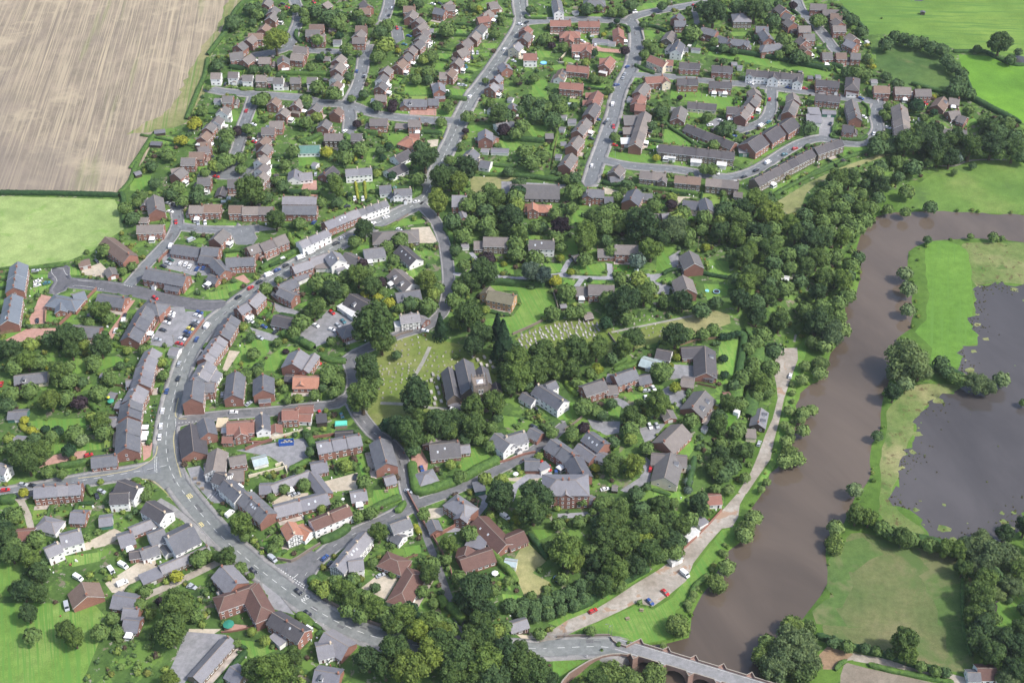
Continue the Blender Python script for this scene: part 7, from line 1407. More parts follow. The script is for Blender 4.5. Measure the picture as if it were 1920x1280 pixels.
# the smaller ones, past three hundred: one mass
def merged_crowns(lst, name, shapes, mat=M_leaf, lowres=True):
    groups = {}
    for t in lst: groups.setdefault(t[4], []).append(t)
    return groups
LAMPS = []
small_r = np.random.default_rng(77)
def blob_mass(items, name, nl=150, size=.16):
    """items: x y z R hc colour -> one mesh with a colour attribute"""
    protos = []
    for q in range(4):
        r = np.random.default_rng(q + 90); d = r.normal(size=(nl, 3)); d[:, 2] = np.abs(d[:, 2]) * .9 - .15; d /= np.linalg.norm(d, axis=1, keepdims=True)
        bumpf = 1 + .16 * np.sin(d[:, 0] * 6 + q) * np.cos(d[:, 1] * 6 + q * 2)
        V, F = leaf_quads(d * bumpf[:, None] * .95, (d + r.normal(size=d.shape) * .4) / 1.0, size, r)
        cv = IV1 * .86; n0 = len(V); V = np.vstack([V, cv]); F = np.vstack([F, np.column_stack([IF1, IF1[:, 2]]) + n0]); protos.append((V, F, nl))
    Vs, Qs, Ts, Cs, off = [], [], [], [], 0
    for i, (x, y, z, R, hc, col) in enumerate(items):
        V, F, q = protos[i % 4]; a = i * 1.7; c, s = math.cos(a), math.sin(a)
        W2 = np.column_stack([(V[:, 0] * c - V[:, 1] * s) * R + x, (V[:, 0] * s + V[:, 1] * c) * R + y, V[:, 2] * R * .9 + z + hc])
        Vs.append(W2); Qs.append(F[:q] + off); Ts.append(F[q:, :3] + off); Cs.append(np.tile(np.array([*col, 1.0]), (len(V), 1))); off += len(V)
    V = np.vstack(Vs); Q = np.vstack(Qs); T = np.vstack(Ts); C4 = np.vstack(Cs)
    me = bpy.data.meshes.new(name); me.vertices.add(len(V)); me.vertices.foreach_set('co', V.astype(np.float32).ravel())
    loops = np.concatenate([Q.ravel(), T.ravel()]).astype(np.int32); me.loops.add(len(loops)); me.loops.foreach_set('vertex_index', loops)
    ls = np.concatenate([np.arange(len(Q)) * 4, len(Q) * 4 + np.arange(len(T)) * 3]).astype(np.int32); me.polygons.add(len(ls)); me.polygons.foreach_set('loop_start', ls)
    at = me.attributes.new('tint', 'FLOAT_COLOR', 'POINT'); at.data.foreach_set('color', C4.astype(np.float32).ravel())
    me.materials.append(M_mass); me.update(calc_edges=True); return me
def massmat():
    m, t, b = nodes('mass_leaves'); p = pos(t); at = N(t, 'ShaderNodeAttribute'); at.attribute_name = 'tint'
    col = mixc(t, 1.0, at.outputs['Color'], ramp(t, noise(t, p, .4, 4, .6), [(.3, (.65, .68, .7)), (.5, (1, 1, 1)), (.72, (1.4, 1.3, 1.1))]), 'MULTIPLY')
    col = mixc(t, 1.0, col, ramp(t, noise(t, p, 2.6, 3, .7), [(.3, (.6, .62, .6)), (.7, (1.4, 1.35, 1.2))]), 'MULTIPLY')
    t.links.new(col, b.inputs['Base Color']); b.inputs['Roughness'].default_value = .8; b.inputs['Specular IOR Level'].default_value = .12; return m
M_mass = massmat()
items = [(x, y, z, R, (1.05 if R > 2 else .6) * R, TCOL[k]) for x, y, z, R, k, px, py in inview[300:] + rest]
o = link('woodland', blob_mass(items, 'woodland', 420, .13)); o['kind'] = 'stuff'; o['label'] = 'smaller trees and bushes filling gaps between the large trees'

# ------------------------------------------------------------------ hedges
def hedge_obj(P, w, h, k, px, py, single=True):
    P = resample(P, 1.1)
    if len(P) < 3: return None
    n = len(P); r = np.random.default_rng(int(abs(px * 7 + py * 13)) % 99999)
    ring = [(-.5, 0), (-.52, .55), (-.38, .95), (0, 1.04), (.38, .95), (.52, .55), (.5, 0)]; m = len(ring); V = []
    for i, p in enumerate(P):
        a = P[max(0, i - 1)]; b = P[min(n - 1, i + 1)]; dx, dy = b[0] - a[0], b[1] - a[1]; L = math.hypot(dx, dy) + 1e-9; nx, ny = -dy / L, dx / L; z = hz(*p); e = .5 if i in (0, n - 1) else 1
        for u, v in ring: V.append((p[0] + nx * u * w * e + r.normal() * .1, p[1] + ny * u * w * e + r.normal() * .1, z - .1 + v * h * (e * .3 + .7) + (r.normal() * .1 if v else 0)))
    F = [(i * m + j, (i + 1) * m + j, (i + 1) * m + j + 1, i * m + j + 1) for i in range(n - 1) for j in range(m - 1)]
    V = np.array(V); cnt = int(n * 14 * (.5 + w * .25)); fi = r.integers(0, n - 1, cnt); fj = r.integers(0, m - 1, cnt)
    A = V[fi * m + fj]; B = V[(fi + 1) * m + fj + 1]; t = r.random((cnt, 1)); Pp = A * t + B * (1 - t); cc = V.reshape(n, m, 3)[fi].mean(axis=1); Nn = Pp - cc; Nn /= np.linalg.norm(Nn, axis=1, keepdims=True) + 1e-6; Nn += r.normal(size=Nn.shape) * .5
    LV, LF = leaf_quads(Pp, Nn, .2, r)
    F = np.array(F + [(0, 3, 6, 6), ((n - 1) * m + 6, (n - 1) * m + 3, (n - 1) * m, (n - 1) * m)]) if False else np.array(F)
    return np.vstack([V, LV]), np.vstack([F, LF + len(V)])
HC = dict(m=(.058, .112, .034), d=(.034, .074, .028), l=(.095, .16, .036), y=(.22, .235, .035), g=(.3, .3, .3))
HN = dict(m='green', d='dark green', l='bright green', y='yellow', g='grey')
hlist = []
for P, w, h, k in HEDGES:
    W3 = gl(P); hlist.append((smooth(W3, 2.0), w, h, k, P[len(P) // 2]))
    mark_line(W3, w / 2 + .3, 5)
n_hedge = 0
for P, w, h, k, pp in hlist:
    g = hedge_obj(P, w, h, k, *pp)
    if g is None: continue
    me = fastmesh('hedge', g[0], g[1], M_hedge); o = link('hedge', me); o.color = (*HC[k], 1); n_hedge += 1
    thing(o, f"{'thick' if w > 3.5 else ('tall' if h > 2.4 else 'clipped')} {HN[k]} hedge", *pp, 'hedge', 'hedges')

# ------------------------------------------------------------------ gardens behind and in front of the houses
rg = random.Random(21)
lawn_mb = [MB(), MB(), MB()]; patio_mb = MB(); auto_hedges = []; shrubs = []; extra_sheds = []
def free(x, y): return at_occ(x, y) in (0, 5)
for ux, uy, ang, L, w, kind, zb, pp in BLD:
    if kind in 'gsf' or zb < 8.5: continue
    ca, sa = math.cos(ang), math.sin(ang)
    for side in (-1, 1):
        def wp(a, b): return (ux + ca * a - sa * b * side, uy + sa * a + ca * b * side)
        dep = 0
        for q in range(1, 17):
            b = w / 2 + q
            if all(free(*wp(a * L / 2 * .9, b)) for a in (-1, 0, 1)): dep = q
            else: break
        if dep < 3: continue
        hl = L / 2 + rg.uniform(.2, 1.5); b0 = w / 2 + (1.0 if rg.random() < .5 else 3.0); b1 = w / 2 + min(dep, rg.uniform(8, 15))
        if b1 - b0 > 2:
            Z = zb + .035 + rg.uniform(0, .02); q = [wp(-hl + .5, b0), wp(hl - .5, b0), wp(hl - .6, b1 - .5), wp(-hl + .6, b1 - .5)]
            if rg.random() < .82: lawn_mb[rg.randrange(3)].poly([(*p, Z) for p in (q if side > 0 else q[::-1])])
        if b0 > w / 2 + 2 or rg.random() < .5:
            q = [wp(-hl + .6, w / 2 + .1), wp(hl - .6, w / 2 + .1), wp(hl - .6, w / 2 + 2.6), wp(-hl + .6, w / 2 + 2.6)]; patio_mb.poly([(*p, zb + .07 + .01 * rg.random()) for p in (q if side > 0 else q[::-1])])
        for e in (-1, 1):
            if rg.random() < .8: auto_hedges.append(([wp(e * hl, w / 2 + 1.2), wp(e * hl, (b0 + b1) / 2), wp(e * hl, b1)], rg.choice((1.0, 1.3, 1.8)), rg.choice((1.3, 1.6, 2.0)), rg.choice('mmdl')))
        if rg.random() < .6: auto_hedges.append(([wp(-hl, b1), wp(0, b1 + .2), wp(hl, b1)], rg.choice((1.2, 1.8, 2.4)), rg.choice((1.5, 2.2)), rg.choice('mmd')))
        for _ in range(rg.randrange(3, 8)):
            x, y = wp(rg.uniform(-hl, hl), rg.uniform(b0 + .5, b1 + 2))
            if free(x, y): shrubs.append((x, y, zb, rg.uniform(.5, 1.4), .5, [TCOL['m'], TCOL['l'], TCOL['d'], TCOL['m'], (.10, .15, .05), (.16, .17, .05), (.07, .05, .04)][rg.randrange(7)]))
        if rg.random() < .5 and b1 - b0 > 4 and len(extra_sheds) < 150: extra_sheds.append((*wp(rg.choice((-1, 1)) * (hl - 2.0), b1 - 1.6), zb, ang + rg.choice((0, math.pi / 2)), screen(*wp(0, b1), zb)))
        mark_poly([wp(-hl, w / 2), wp(hl, w / 2), wp(hl, b1), wp(-hl, b1)], 7)
sheds = []
for nm, wm, rm, lk in (('brown', WALL['k'], ROOF['g'], 'brown garden shed with felt roof'), ('green', M_fence, ROOF['t'], 'wooden garden shed with green roof'), ('white', M_white, ROOF['w'], 'pale garden shed with flat pale roof'), ('glass', WALL['e'], ROOF['e'], 'small glass greenhouse'), ('grey', M_fence, ROOF['k'], 'wooden garden shed with dark roof')):
    fl = nm == 'white'; sheds.append((wall_block(2.9, 2.2, 1.9, 0 if fl else .6, 0, wm), roof_block(2.7, 1.8, 1.9, 0 if fl else .5, 0, rm, rm), lk))
for x, y, z, an, (sx, sy, _) in extra_sheds:
    if not (0 < sx < 1920 and 0 < sy < 1280): continue
    wm, rm, lk = sheds[rg.choice((0, 0, 1, 2, 2, 3, 4))]; root = bpy.data.objects.new('shed', None); COL.objects.link(root); root.location = (x, y, z); root.rotation_euler = (0, 0, an)
    link('wall', wm, root); link('roof', rm, root); thing(root, lk, sx, sy, 'shed', 'garden sheds')
GM['lawn_dry'] = gmat('dry_lawn_grass', [(.3, (.13, .21, .04)), (.7, (.19, .26, .07))], .05, .3, 2)
GM['lawn_dark'] = gmat('dark_lawn_grass', [(.3, (.06, .15, .018)), (.7, (.09, .19, .03))], .05, .3, 2)
for mb, m in zip(lawn_mb, (GM['lawn'], GM['lawn_dry'], GM['lawn_dark'])):
    o = link('garden_lawn', mb.mesh('garden_lawn', m)); o['kind'] = 'structure'
o = link('garden_patio', patio_mb.mesh('garden_patio', plain('patio_slabs', (.38, .33, .28), .9, .3, .4, 0, world=True))); o['kind'] = 'structure'
auto_hedges.sort(key=lambda h: screen(*h[0][0], PLATEAU)[2])
VS, FS, off = [], [], 0; CSS = []
for i, (P, w, h, k) in enumerate(auto_hedges):
    P2 = [p for p in P if at_occ(*p) != 1 and at_occ(*p) != 2]
    if len(P2) < 2: continue
    sx, sy, dz = screen(*P2[0], PLATEAU); inside = 0 < sx < 1920 and 0 < sy < 1280
    g = hedge_obj(P2, w, h, k, sx + i, sy)
    if g is None: continue
    if inside and n_hedge < 300:
        me = fastmesh('hedge', g[0], g[1], M_hedge); o = link('hedge', me); o.color = (*HC[k], 1); n_hedge += 1
        thing(o, f"{'low' if h < 1.5 else 'trimmed'} {HN[k]} garden hedge", sx, sy, 'hedge', 'hedges')
    else:
        VS.append(g[0]); FS.append(g[1] + off); off += len(g[0]); CSS.append(np.tile(np.array([*HC[k], 1.0]), (len(g[0]), 1)))
if VS:
    me = fastmesh('garden_hedging', np.vstack(VS), np.vstack(FS), M_mass); at = me.attributes.new('tint', 'FLOAT_COLOR', 'POINT'); at.data.foreach_set('color', np.vstack(CSS).astype(np.float32).ravel())
    o = link('garden_hedging', me); o['kind'] = 'stuff'; o['label'] = 'the many smaller hedges between the farther gardens'
# undergrowth over the rest of the village and banks
VP = [at_z(x, y, PLATEAU) for x, y in [(470, -60), (420, 70), (380, 180), (290, 260), (235, 370), (235, 430), (180, 480), (60, 560), (-60, 620), (-80, 1300), (1000, 1300), (1200, 1140), (1400, 920), (1460, 640), (1600, 560), (1640, 340), (1900, 280), (1960, 250), (1800, 190), (1640, 110), (1560, -60)]]
for _ in range(110000):
    x, y = rg.uniform(-560, 560), rg.uniform(300, 1120)
    if at_occ(x, y) != 0 or not in_poly(VP, x, y): continue
    nz = math.sin(x * .11 + 1.3 * math.sin(y * .07)) * math.sin(y * .13 + math.sin(x * .05))
    if rg.random() > .34 + .42 * nz: continue
    R = rg.uniform(.5, 1.9); shrubs.append((x, y, hz(x, y), R, R * .55, [TCOL['m'], TCOL['l'], TCOL['d'], TCOL['m'], TCOL['d'], (.10, .15, .05), (.13, .15, .04), (.08, .06, .045)][rg.randrange(8)]))
    if len(shrubs) > 19000: break
for px0, py0 in []: pass
bank = []
Rv = [P for c, P in areas if c == 'river'][0]
for i in range(0, len(Rv)):
    x, y = Rv[i]
    if abs(x) > 500 or y > 900: continue
    for _ in range(2):
        bx, by = x + rg.gauss(0, 2.2), y + rg.gauss(0, 2.2)
        if not in_poly(Rv, bx, by) and rg.random() < .6: R = rg.uniform(.4, 1.3); bank.append((bx, by, hz(bx, by) - .2, R, R * .4, [(.10, .17, .035), (.07, .13, .03), (.14, .19, .05)][rg.randrange(3)]))
reeds = []
for c, P in areas:
    if c == 'tan_marsh':
        for _ in range(900):
            x, y = rg.uniform(150, 470), rg.uniform(400, 760)
            if not in_poly(P, x, y) or math.sin(x * .21) * math.sin(y * .17) < rg.uniform(-.9, .5): continue
            reeds.append((x, y, hz(x, y) - .1, rg.uniform(.15, .6), .05, [(.17, .17, .07), (.10, .13, .04), (.22, .19, .09), (.09, .06, .035)][rg.randrange(4)]))
FW = [P for c, P in areas if c == 'flood_water'][0]
for _ in range(3500):
    P0 = FW[rg.randrange(len(FW))]; sg = 4 if rg.random() < .9 else 16; x, y = P0[0] + rg.gauss(0, sg), P0[1] + rg.gauss(0, sg)
    if in_poly(FW, x, y) and math.sin(x * .13 + 1) * math.sin(y * .11) > rg.uniform(-.5, .6): reeds.append((x, y, -.3, rg.uniform(.12, .55), 0, [(.07, .06, .03), (.10, .12, .04), (.08, .08, .035)][rg.randrange(3)]))
for nm, lst, nl, lab in (('garden_shrubbery', shrubs, 26, 'low shrubs and flower beds filling the gardens'), ('bankside_vegetation', bank, 60, 'rough growth along the river edge'), ('marsh_tussocks_grass', reeds, 30, 'tussocks and reeds on the flooded meadow')):
    me = blob_mass(lst, nm, nl, .26); o = link(nm, me); o['kind'] = 'stuff'; o['label'] = lab

clut = [MB() for _ in range(4)]; rk = random.Random(12)
for ux, uy, ang, L, w, kind, zb, pp in BLD:
    if kind in 'gsf': continue
    ca, sa = math.cos(ang), math.sin(ang)
    for _ in range(rk.randrange(3, 8)):
        a2, b2 = rk.uniform(-L / 2 - 2, L / 2 + 2), rk.choice((-1, 1)) * (w / 2 + rk.uniform(.7, 7)); x, y = ux + ca * a2 - sa * b2, uy + sa * a2 + ca * b2
        if at_occ(x, y) in (1, 3): continue
        z = hz(x, y); s1, s2, h = rk.uniform(.25, .9), rk.uniform(.25, .7), rk.uniform(.35, 1.3)
        if abs(a2) < L / 2 + s1 and abs(b2) < w / 2 + s2: continue
        q = [(x - s1 / 2, y - s2 / 2), (x + s1 / 2, y - s2 / 2), (x + s1 / 2, y + s2 / 2), (x - s1 / 2, y + s2 / 2)]
        clut[rk.choice((0, 0, 1, 2, 3))].hull([(*p, z) for p in q], [(x + (p[0] - x) * .85, y + (p[1] - y) * .85, z + h) for p in q])
for mbc, mtc in zip(clut, (M_white, plain('terracotta', (.3, .13, .08), .8), plain('dark_plastic', (.03, .035, .04), .5), M_wood)):
    o = link('garden_clutter', mbc.mesh('garden_clutter', mtc)); o['kind'] = 'stuff'; o['label'] = 'pots, bins and small garden furniture round the houses'
for cls, w, pv, P in ribbons:
    if cls in ('main_road', 'road', 'new_road'):
        Q = resample(offset(P, (w / 2 + .7)), 38)
        for i, (x, y) in enumerate(Q[1:-1]):
            sx, sy, _ = screen(x, y, hz(x, y))
            if 0 < sx < 1920 and 60 < sy < 1270 and at_occ(x, y) == 1: LAMPS.append((sx, sy))
# ------------------------------------------------------------------ graves
def stone_mesh(w, h, t):
    mb = MB(); k = 6; P = [(-w / 2, 0), (w / 2, 0), (w / 2, h * .75)] + [(w / 2 * math.cos(math.pi * i / k), h * .75 + h * .25 * math.sin(math.pi * i / k)) for i in range(1, k)] + [(-w / 2, h * .75)]
    n = len(mb.v); a = [(x, -t / 2, z) for x, z in P]; b = [(x, t / 2, z) for x, z in P]
    mb.poly(a); mb.poly(b[::-1])
    for i in range(len(P)): j = (i + 1) % len(P); mb.quad(a[j], a[i], b[i], b[j])
    return mb
me_hs = stone_mesh(.75, 1.15, .14).mesh('headstone', M_stone)
mbk = MB(); mbk.box(-.4, .4, -.9, .9, 0, .2); me_kerb = mbk.mesh('grave_kerb', plain('white_marble', (.36, .355, .345), .6, .25, 2, .6))
mbt = MB(); mbt.box(-.55, .55, -1.1, 1.1, 0, .75); mbt.box(-.65, .65, -1.2, 1.2, .75, .88, 0, True); me_tomb = mbt.mesh('chest_tomb', M_stone)
rr = random.Random(31)
def graves(c, s, sp, kind, look, grp, cap):
    P = gl(pts(c, s)); k = 0
    for x, y in scatter(P, sp, rr):
        if at_occ(x, y) in (1, 2) or k >= cap: continue
        z = hz(x, y); px, py, _ = screen(x, y, z)
        a = .3 + rr.uniform(-.15, .15)
        if kind == 'kerbed':
            root = bpy.data.objects.new('grave', None); COL.objects.link(root); root.location = (x, y, z); root.rotation_euler = (0, 0, a)
            link('kerb', me_kerb, root, (0, -.3, 0)); link('headstone', me_hs, root, (0, .9, 0))
        elif kind == 'tomb': root = link('chest_tomb', me_tomb, None, (x, y, z), a)
        else: root = link('headstone', me_hs, None, (x, y, z), a, (rr.uniform(.8, 1.2), 1, rr.uniform(.7, 1.2)))
        root['label'] = look; root['category'] = 'grave'; root['group'] = grp; k += 1
graves('C3', '970 860 1280 780 1480 740 1620 730 1680 800 1620 900 1450 870 1300 900 1100 960 990 970', 2.3, 'kerbed', 'pale kerbed grave with headstone in the new cemetery rows', 'kerbed graves in the cemetery', 110)
graves('C4', '40 760 250 700 420 690 560 680 560 700 400 740 200 780 40 820', 3.2, 'stone', 'dark headstone in the upper cemetery strip', 'headstones in the upper cemetery', 60)
graves('C4', '40 850 200 810 420 770 470 800 440 900 250 860 80 890', 3.2, 'stone', 'dark headstone in the lower cemetery strip', 'headstones in the lower cemetery', 50)
graves('C2', '1640 900 1760 850 1900 860 1920 900 1850 1060 1780 1280 1480 1280 1500 1180 1640 1100', 3.2, 'stone', 'weathered headstone in the old churchyard west of the path', 'headstones west of the path', 90)
graves('D3', '0 0 330 0 300 150 100 320 0 320', 3.2, 'stone', 'weathered headstone in the old churchyard below the lane', 'headstones below the lane', 50)
graves('C3', '230 1000 480 990 400 1280 100 1280', 3.0, 'stone', 'weathered headstone on the grass beside the church', 'headstones beside the church', 70)
graves('D3', '500 100 640 100 690 320 520 360 490 230', 3.6, 'tomb', 'grey chest tomb on the grass left of the church', 'chest tombs by the church', 30)
graves('C3', '560 1040 700 1040 760 1150 640 1130', 3.0, 'tomb', 'grey chest tomb behind the church', 'chest tombs behind the church', 12)

# ------------------------------------------------------------------ small things
def lamp_post(c, x, y, h=7.0):
    px, py = cpx(c, x, y); p = ground(px, py); root = bpy.data.objects.new('street_lamp', None); COL.objects.link(root); root.location = p; root.rotation_euler = (0, 0, rr.uniform(0, 6))
    mb = MB(); mb.tube((0, 0), .09, .05, 0, h, 8); link('post', mb.mesh('post', M_metal), root)
    mb = MB(); mb.box(0, 1.2, -.04, .04, h - .05, h + .04, 0, True); link('arm', mb.mesh('arm', M_metal), root); mb = MB(); mb.box(1.0, 1.6, -.13, .13, h - .1, h + .08, 0, True); link('lamp_head', mb.mesh('lamp_head', M_metal), root)
    thing(root, 'grey street lamp post', px, py, 'street lamp', 'street lamps')
for c, x, y in [('B1',915,1150),('B2',940,940),('B2',405,1260),('C2',693,370),('C1',813,440),('D1',1560,820),('D1',1340,460),('E2',595,790),('E2',128,450),('E2',1060,1130),('G2',835,285),('G2',853,290),('G2',573,300),('A5',820,950),('A5',1385,1050),('C2',270,680),('D2',820,440),('B3',975,540),('B4',490,350),('A2',1630,720),('D1',1240,980),('C1',1395,170),('B3',1470,300),('B2',1165,250),('A4',1350,900)]: lamp_post(c, x, y)
for sx, sy in LAMPS[:90]: lamp_post('Z', sx, sy)
def misc(name, parts, c, x, y, look, cat, rz=0, grp=None, z=0):
    px, py = cpx(c, x, y); p = ground(px, py, .3); root = bpy.data.objects.new(name, None); COL.objects.link(root); root.location = p; root.rotation_euler = (0, 0, rz)
    for nm, mb, mat in parts: link(nm, mb.mesh(nm, mat), root)
    thing(root, look, px, py, cat, grp); return root
def bx(*a):
    mb = MB(); mb.box(*a, 0, True); return mb
def table_parts():
    P = []
    for k in range(4): P.append(('plank', bx(-.9, .9, -.38 + k * .19, -.21 + k * .19, .72, .76), M_wood))
    for s in (-1, 1): P.append(('seat', bx(-.9, .9, s * .75 - .13, s * .75 + .13, .42, .46), M_wood)); P.append(('leg', bx(s * .6 - .05, s * .6 + .05, -.8, .8, 0, .42), M_wood)); P.append(('leg', bx(s * .6 - .05, s * .6 + .05, -.25, .25, .42, .72), M_wood))
    return P
misc('picnic_table', table_parts(), 'E4', 295, 793, 'wooden picnic table on the river green nearer the parked cars', 'picnic table', -.2)
misc('picnic_table', table_parts(), 'E4', 202, 850, 'wooden picnic table on the river green nearer the bridge', 'picnic table', .3)
for i, (x, y) in enumerate([(210, 990), (240, 1030), (270, 1075)]): misc('picnic_table', table_parts(), 'D2', x, y, ('topmost', 'middle', 'lowest')[i] + ' picnic table on the forecourt of the black and white inn', 'picnic table', .1)
misc('picnic_table', table_parts(), 'D3', 112, 1098, 'wooden picnic table on the lawn beside the stone barn', 'picnic table', .2)
misc('garden_bench', [('seat', bx(-.8, .8, -.25, .2, .4, .46), M_wood), ('backrest', bx(-.8, .8, .2, .26, .46, .95), M_wood), ('leg', bx(-.75, -.68, -.2, .2, 0, .4), M_wood), ('leg', bx(.68, .75, -.2, .2, 0, .4), M_wood)], 'C1', 523, 1100, 'grey garden bench on the big lawn', 'bench')
misc('garden_bench', [('seat', bx(-.8, .8, -.25, .2, .4, .46), M_white), ('backrest', bx(-.8, .8, .2, .26, .46, .95), M_white), ('leg', bx(-.75, -.68, -.2, .2, 0, .4), M_white), ('leg', bx(.68, .75, -.2, .2, 0, .4), M_white)], 'E1', 1290, 1060, 'white garden bench on the lawn beside the round tree', 'bench', .3)
blue = plain('skip_blue', (.03, .10, .36), .5)
def skip():
    P = [('base', bx(-3, 3, -1.2, 1.2, 0, .15), blue)]
    for s in (-1, 1): P.append(('side_panel', bx(-3, 3, s * 1.2 - .05, s * 1.2 + .05, .15, 1.7), blue)); P.append(('end_panel', bx(s * 3 - .05, s * 3 + .05, -1.15, 1.15, .15, 1.7), blue))
    mb = MB()
    for _ in range(14): x, y = rr.uniform(-2.5, 2.3), rr.uniform(-.9, .7); mb.box(x, x + rr.uniform(.4, 1), y, y + .4, .3, rr.uniform(.9, 1.6))
    P.append(('rubble_load', mb, plain('rubble', (.4, .38, .35), .9, .4, 1))); return P
r0_ = misc('skip', skip(), 'D2', 992, 690, 'blue open skip full of rubble in the yard', 'skip', .12); [setattr(r0_, 'scale', (1.15, 1.15, 1.15))]
[ch.__setitem__('kind', 'stuff') for ch in r0_.children if ch.name.startswith('rubble')]
def parasol(c, x, y, col, look, R=1.7):
    k = 8; mb = MB(); top = (0, 0, 2.9)
    for i in range(k):
        a, b = 2 * math.pi * i / k, 2 * math.pi * (i + 1) / k; mb.tri((R * math.cos(a), R * math.sin(a), 2.25), (R * math.cos(b), R * math.sin(b), 2.25), top)
        mb.quad((R * math.cos(b), R * math.sin(b), 2.25), (R * math.cos(a), R * math.sin(a), 2.25), (R * math.cos(a), R * math.sin(a), 2.08), (R * math.cos(b), R * math.sin(b), 2.08))
    p2 = MB(); p2.tube((0, 0), .04, .04, 0, 2.9, 6); p3 = MB(); p3.tube((0, 0), .4, .4, 0, .1, 10)
    misc('parasol', [('canopy', mb, plain('canvas_' + look.split()[0], col, .8, .05)), ('pole', p2, M_wood), ('base', p3, M_lead)], c, x, y, look, 'parasol')
parasol('E2', 318, 1165, (.03, .20, .14), 'green parasol in the pub garden', 2.4); parasol('D1', 955, 350, (.05, .28, .18), 'emerald parasol in a back garden'); parasol('D1', 935, 318, (.62, .6, .06), 'yellow parasol in a back garden', .9)
parasol('D3', 1220, 975, (.8, .8, .78), 'white parasol on the lawn above the drive', 1.3); parasol('E3', 860, 728, (.8, .78, .75), 'white parasol on a round paved patio', 1.5)
parasol('D2', 1478, 1190, (.8, .8, .8), 'white parasol beside the small slate outbuilding', .8); parasol('D1', 790, 565, (.6, .06, .05), 'red parasol beside the lawn', 1.0)
tm = MB(); tm.tube((0, 0), 1.9, 1.9, .75, .82, 20); tl2 = MB(); tl2.tube((0, 0), 1.55, 1.55, .82, .84, 20)
def tramp(c, x, y, look):
    P = [('rim', tm, plain('trampoline_pad', (.25, .42, .5), .6)), ('mat', tl2, plain('trampoline_mat', (.03, .03, .04), .7))]
    for i in range(4):
        a = i * 1.57; l = MB(); l.tube((1.7 * math.cos(a), 1.7 * math.sin(a)), .05, .05, 0, .75, 6); P.append(('leg', l, M_metal))
    misc('trampoline', P, c, x, y, look, 'trampoline')
tramp('B3', 1345, 912, 'round trampoline on the small square lawn'); tramp('C4', 930, 492, 'dark netted trampoline on the riverside wood lawn'); tramp('E3', 1395, 755, 'dark round trampoline at the dry grass edge')
pl = MB(); pl.tube((0, 0), 2.2, 2.2, 0, .8, 18); pw = MB(); pw.tube((0, 0), 2.0, 2.0, .8, .805, 18)
misc('paddling_pool', [('rim', pl, plain('pool_rim', (.1, .3, .6), .5)), ('water', pw, plain('pool_water', (.2, .5, .65), .1))], 'A4', 355, 712, 'blue round paddling pool behind the white house', 'paddling pool')
pl = MB(); pl.tube((0, 0), 1.1, 1.1, 0, .35, 14); pw = MB(); pw.tube((0, 0), .95, .95, .35, .355, 14)
misc('paddling_pool', [('rim', pl, plain('pool_rim_b', (.3, .6, .6), .5)), ('water', pw, plain('pool_water', (.2, .5, .65), .1))], 'C4', 850, 478, 'small turquoise paddling pool on a lawn', 'paddling pool')
sw = MB(); sw.hull([(-3, -1.6, 2.2), (3, -1.6, 2.2), (3, 1.6, 2.2), (-3, 1.6, 2.2)], [(-2.6, -1.3, 2.9), (2.6, -1.3, 2.9), (2.6, 1.3, 2.9), (-2.6, 1.3, 2.9)]); sb = MB(); sb.box(-2.9, 2.9, -1.5, 1.5, 0, 2.2)
misc('covered_stack', [('tarpaulin', sw, plain('tarpaulin', (.12, .55, .42), .4)), ('stack', sb, M_wood)], 'D2', 1462, 545, 'stack under a turquoise tarpaulin', 'covered stack', .1)
def awning(c, x, y, look):
    m1 = MB(); m1.quad((-1.6, -1.3, 2.3), (1.6, -1.3, 2.3), (1.6, 1.3, 2.8), (-1.6, 1.3, 2.8)); m1.quad((-1.6, 1.3, 2.75), (1.6, 1.3, 2.75), (1.6, -1.3, 2.25), (-1.6, -1.3, 2.25)); p = [('canopy', m1, M_white)]
    for s in (-1.5, 1.5):
        for q in (-1.2, 1.2): l = MB(); l.tube((s, q), .04, .04, 0, 2.35 + (q > 0) * .4, 6); p.append(('leg', l, M_metal))
    misc('awning', p, c, x, y, look, 'awning')
awning('D1', 1250, 578, 'upper white awning outside the shop'); awning('D1', 1250, 632, 'lower white awning outside the shop')
# swings/telegraph/aerials: a few poles with wires seen in gardens
for i, (c, x, y) in enumerate([('A5', 258, 1150), ('A5', 450, 1100), ('C4', 770, 110), ('B2', 1165, 200), ('C1', 1500, 960)]):
    mb = MB(); mb.tube((0, 0), .14, .1, 0, 8, 8); cb = MB(); cb.box(-.7, .7, -.05, .05, 7.4, 7.5, 0, True)
    misc('telegraph_pole', [('post', mb, M_wood), ('crossbar', cb, M_wood)], c, x, y, 'wooden telegraph pole', 'pole', grp='telegraph poles')
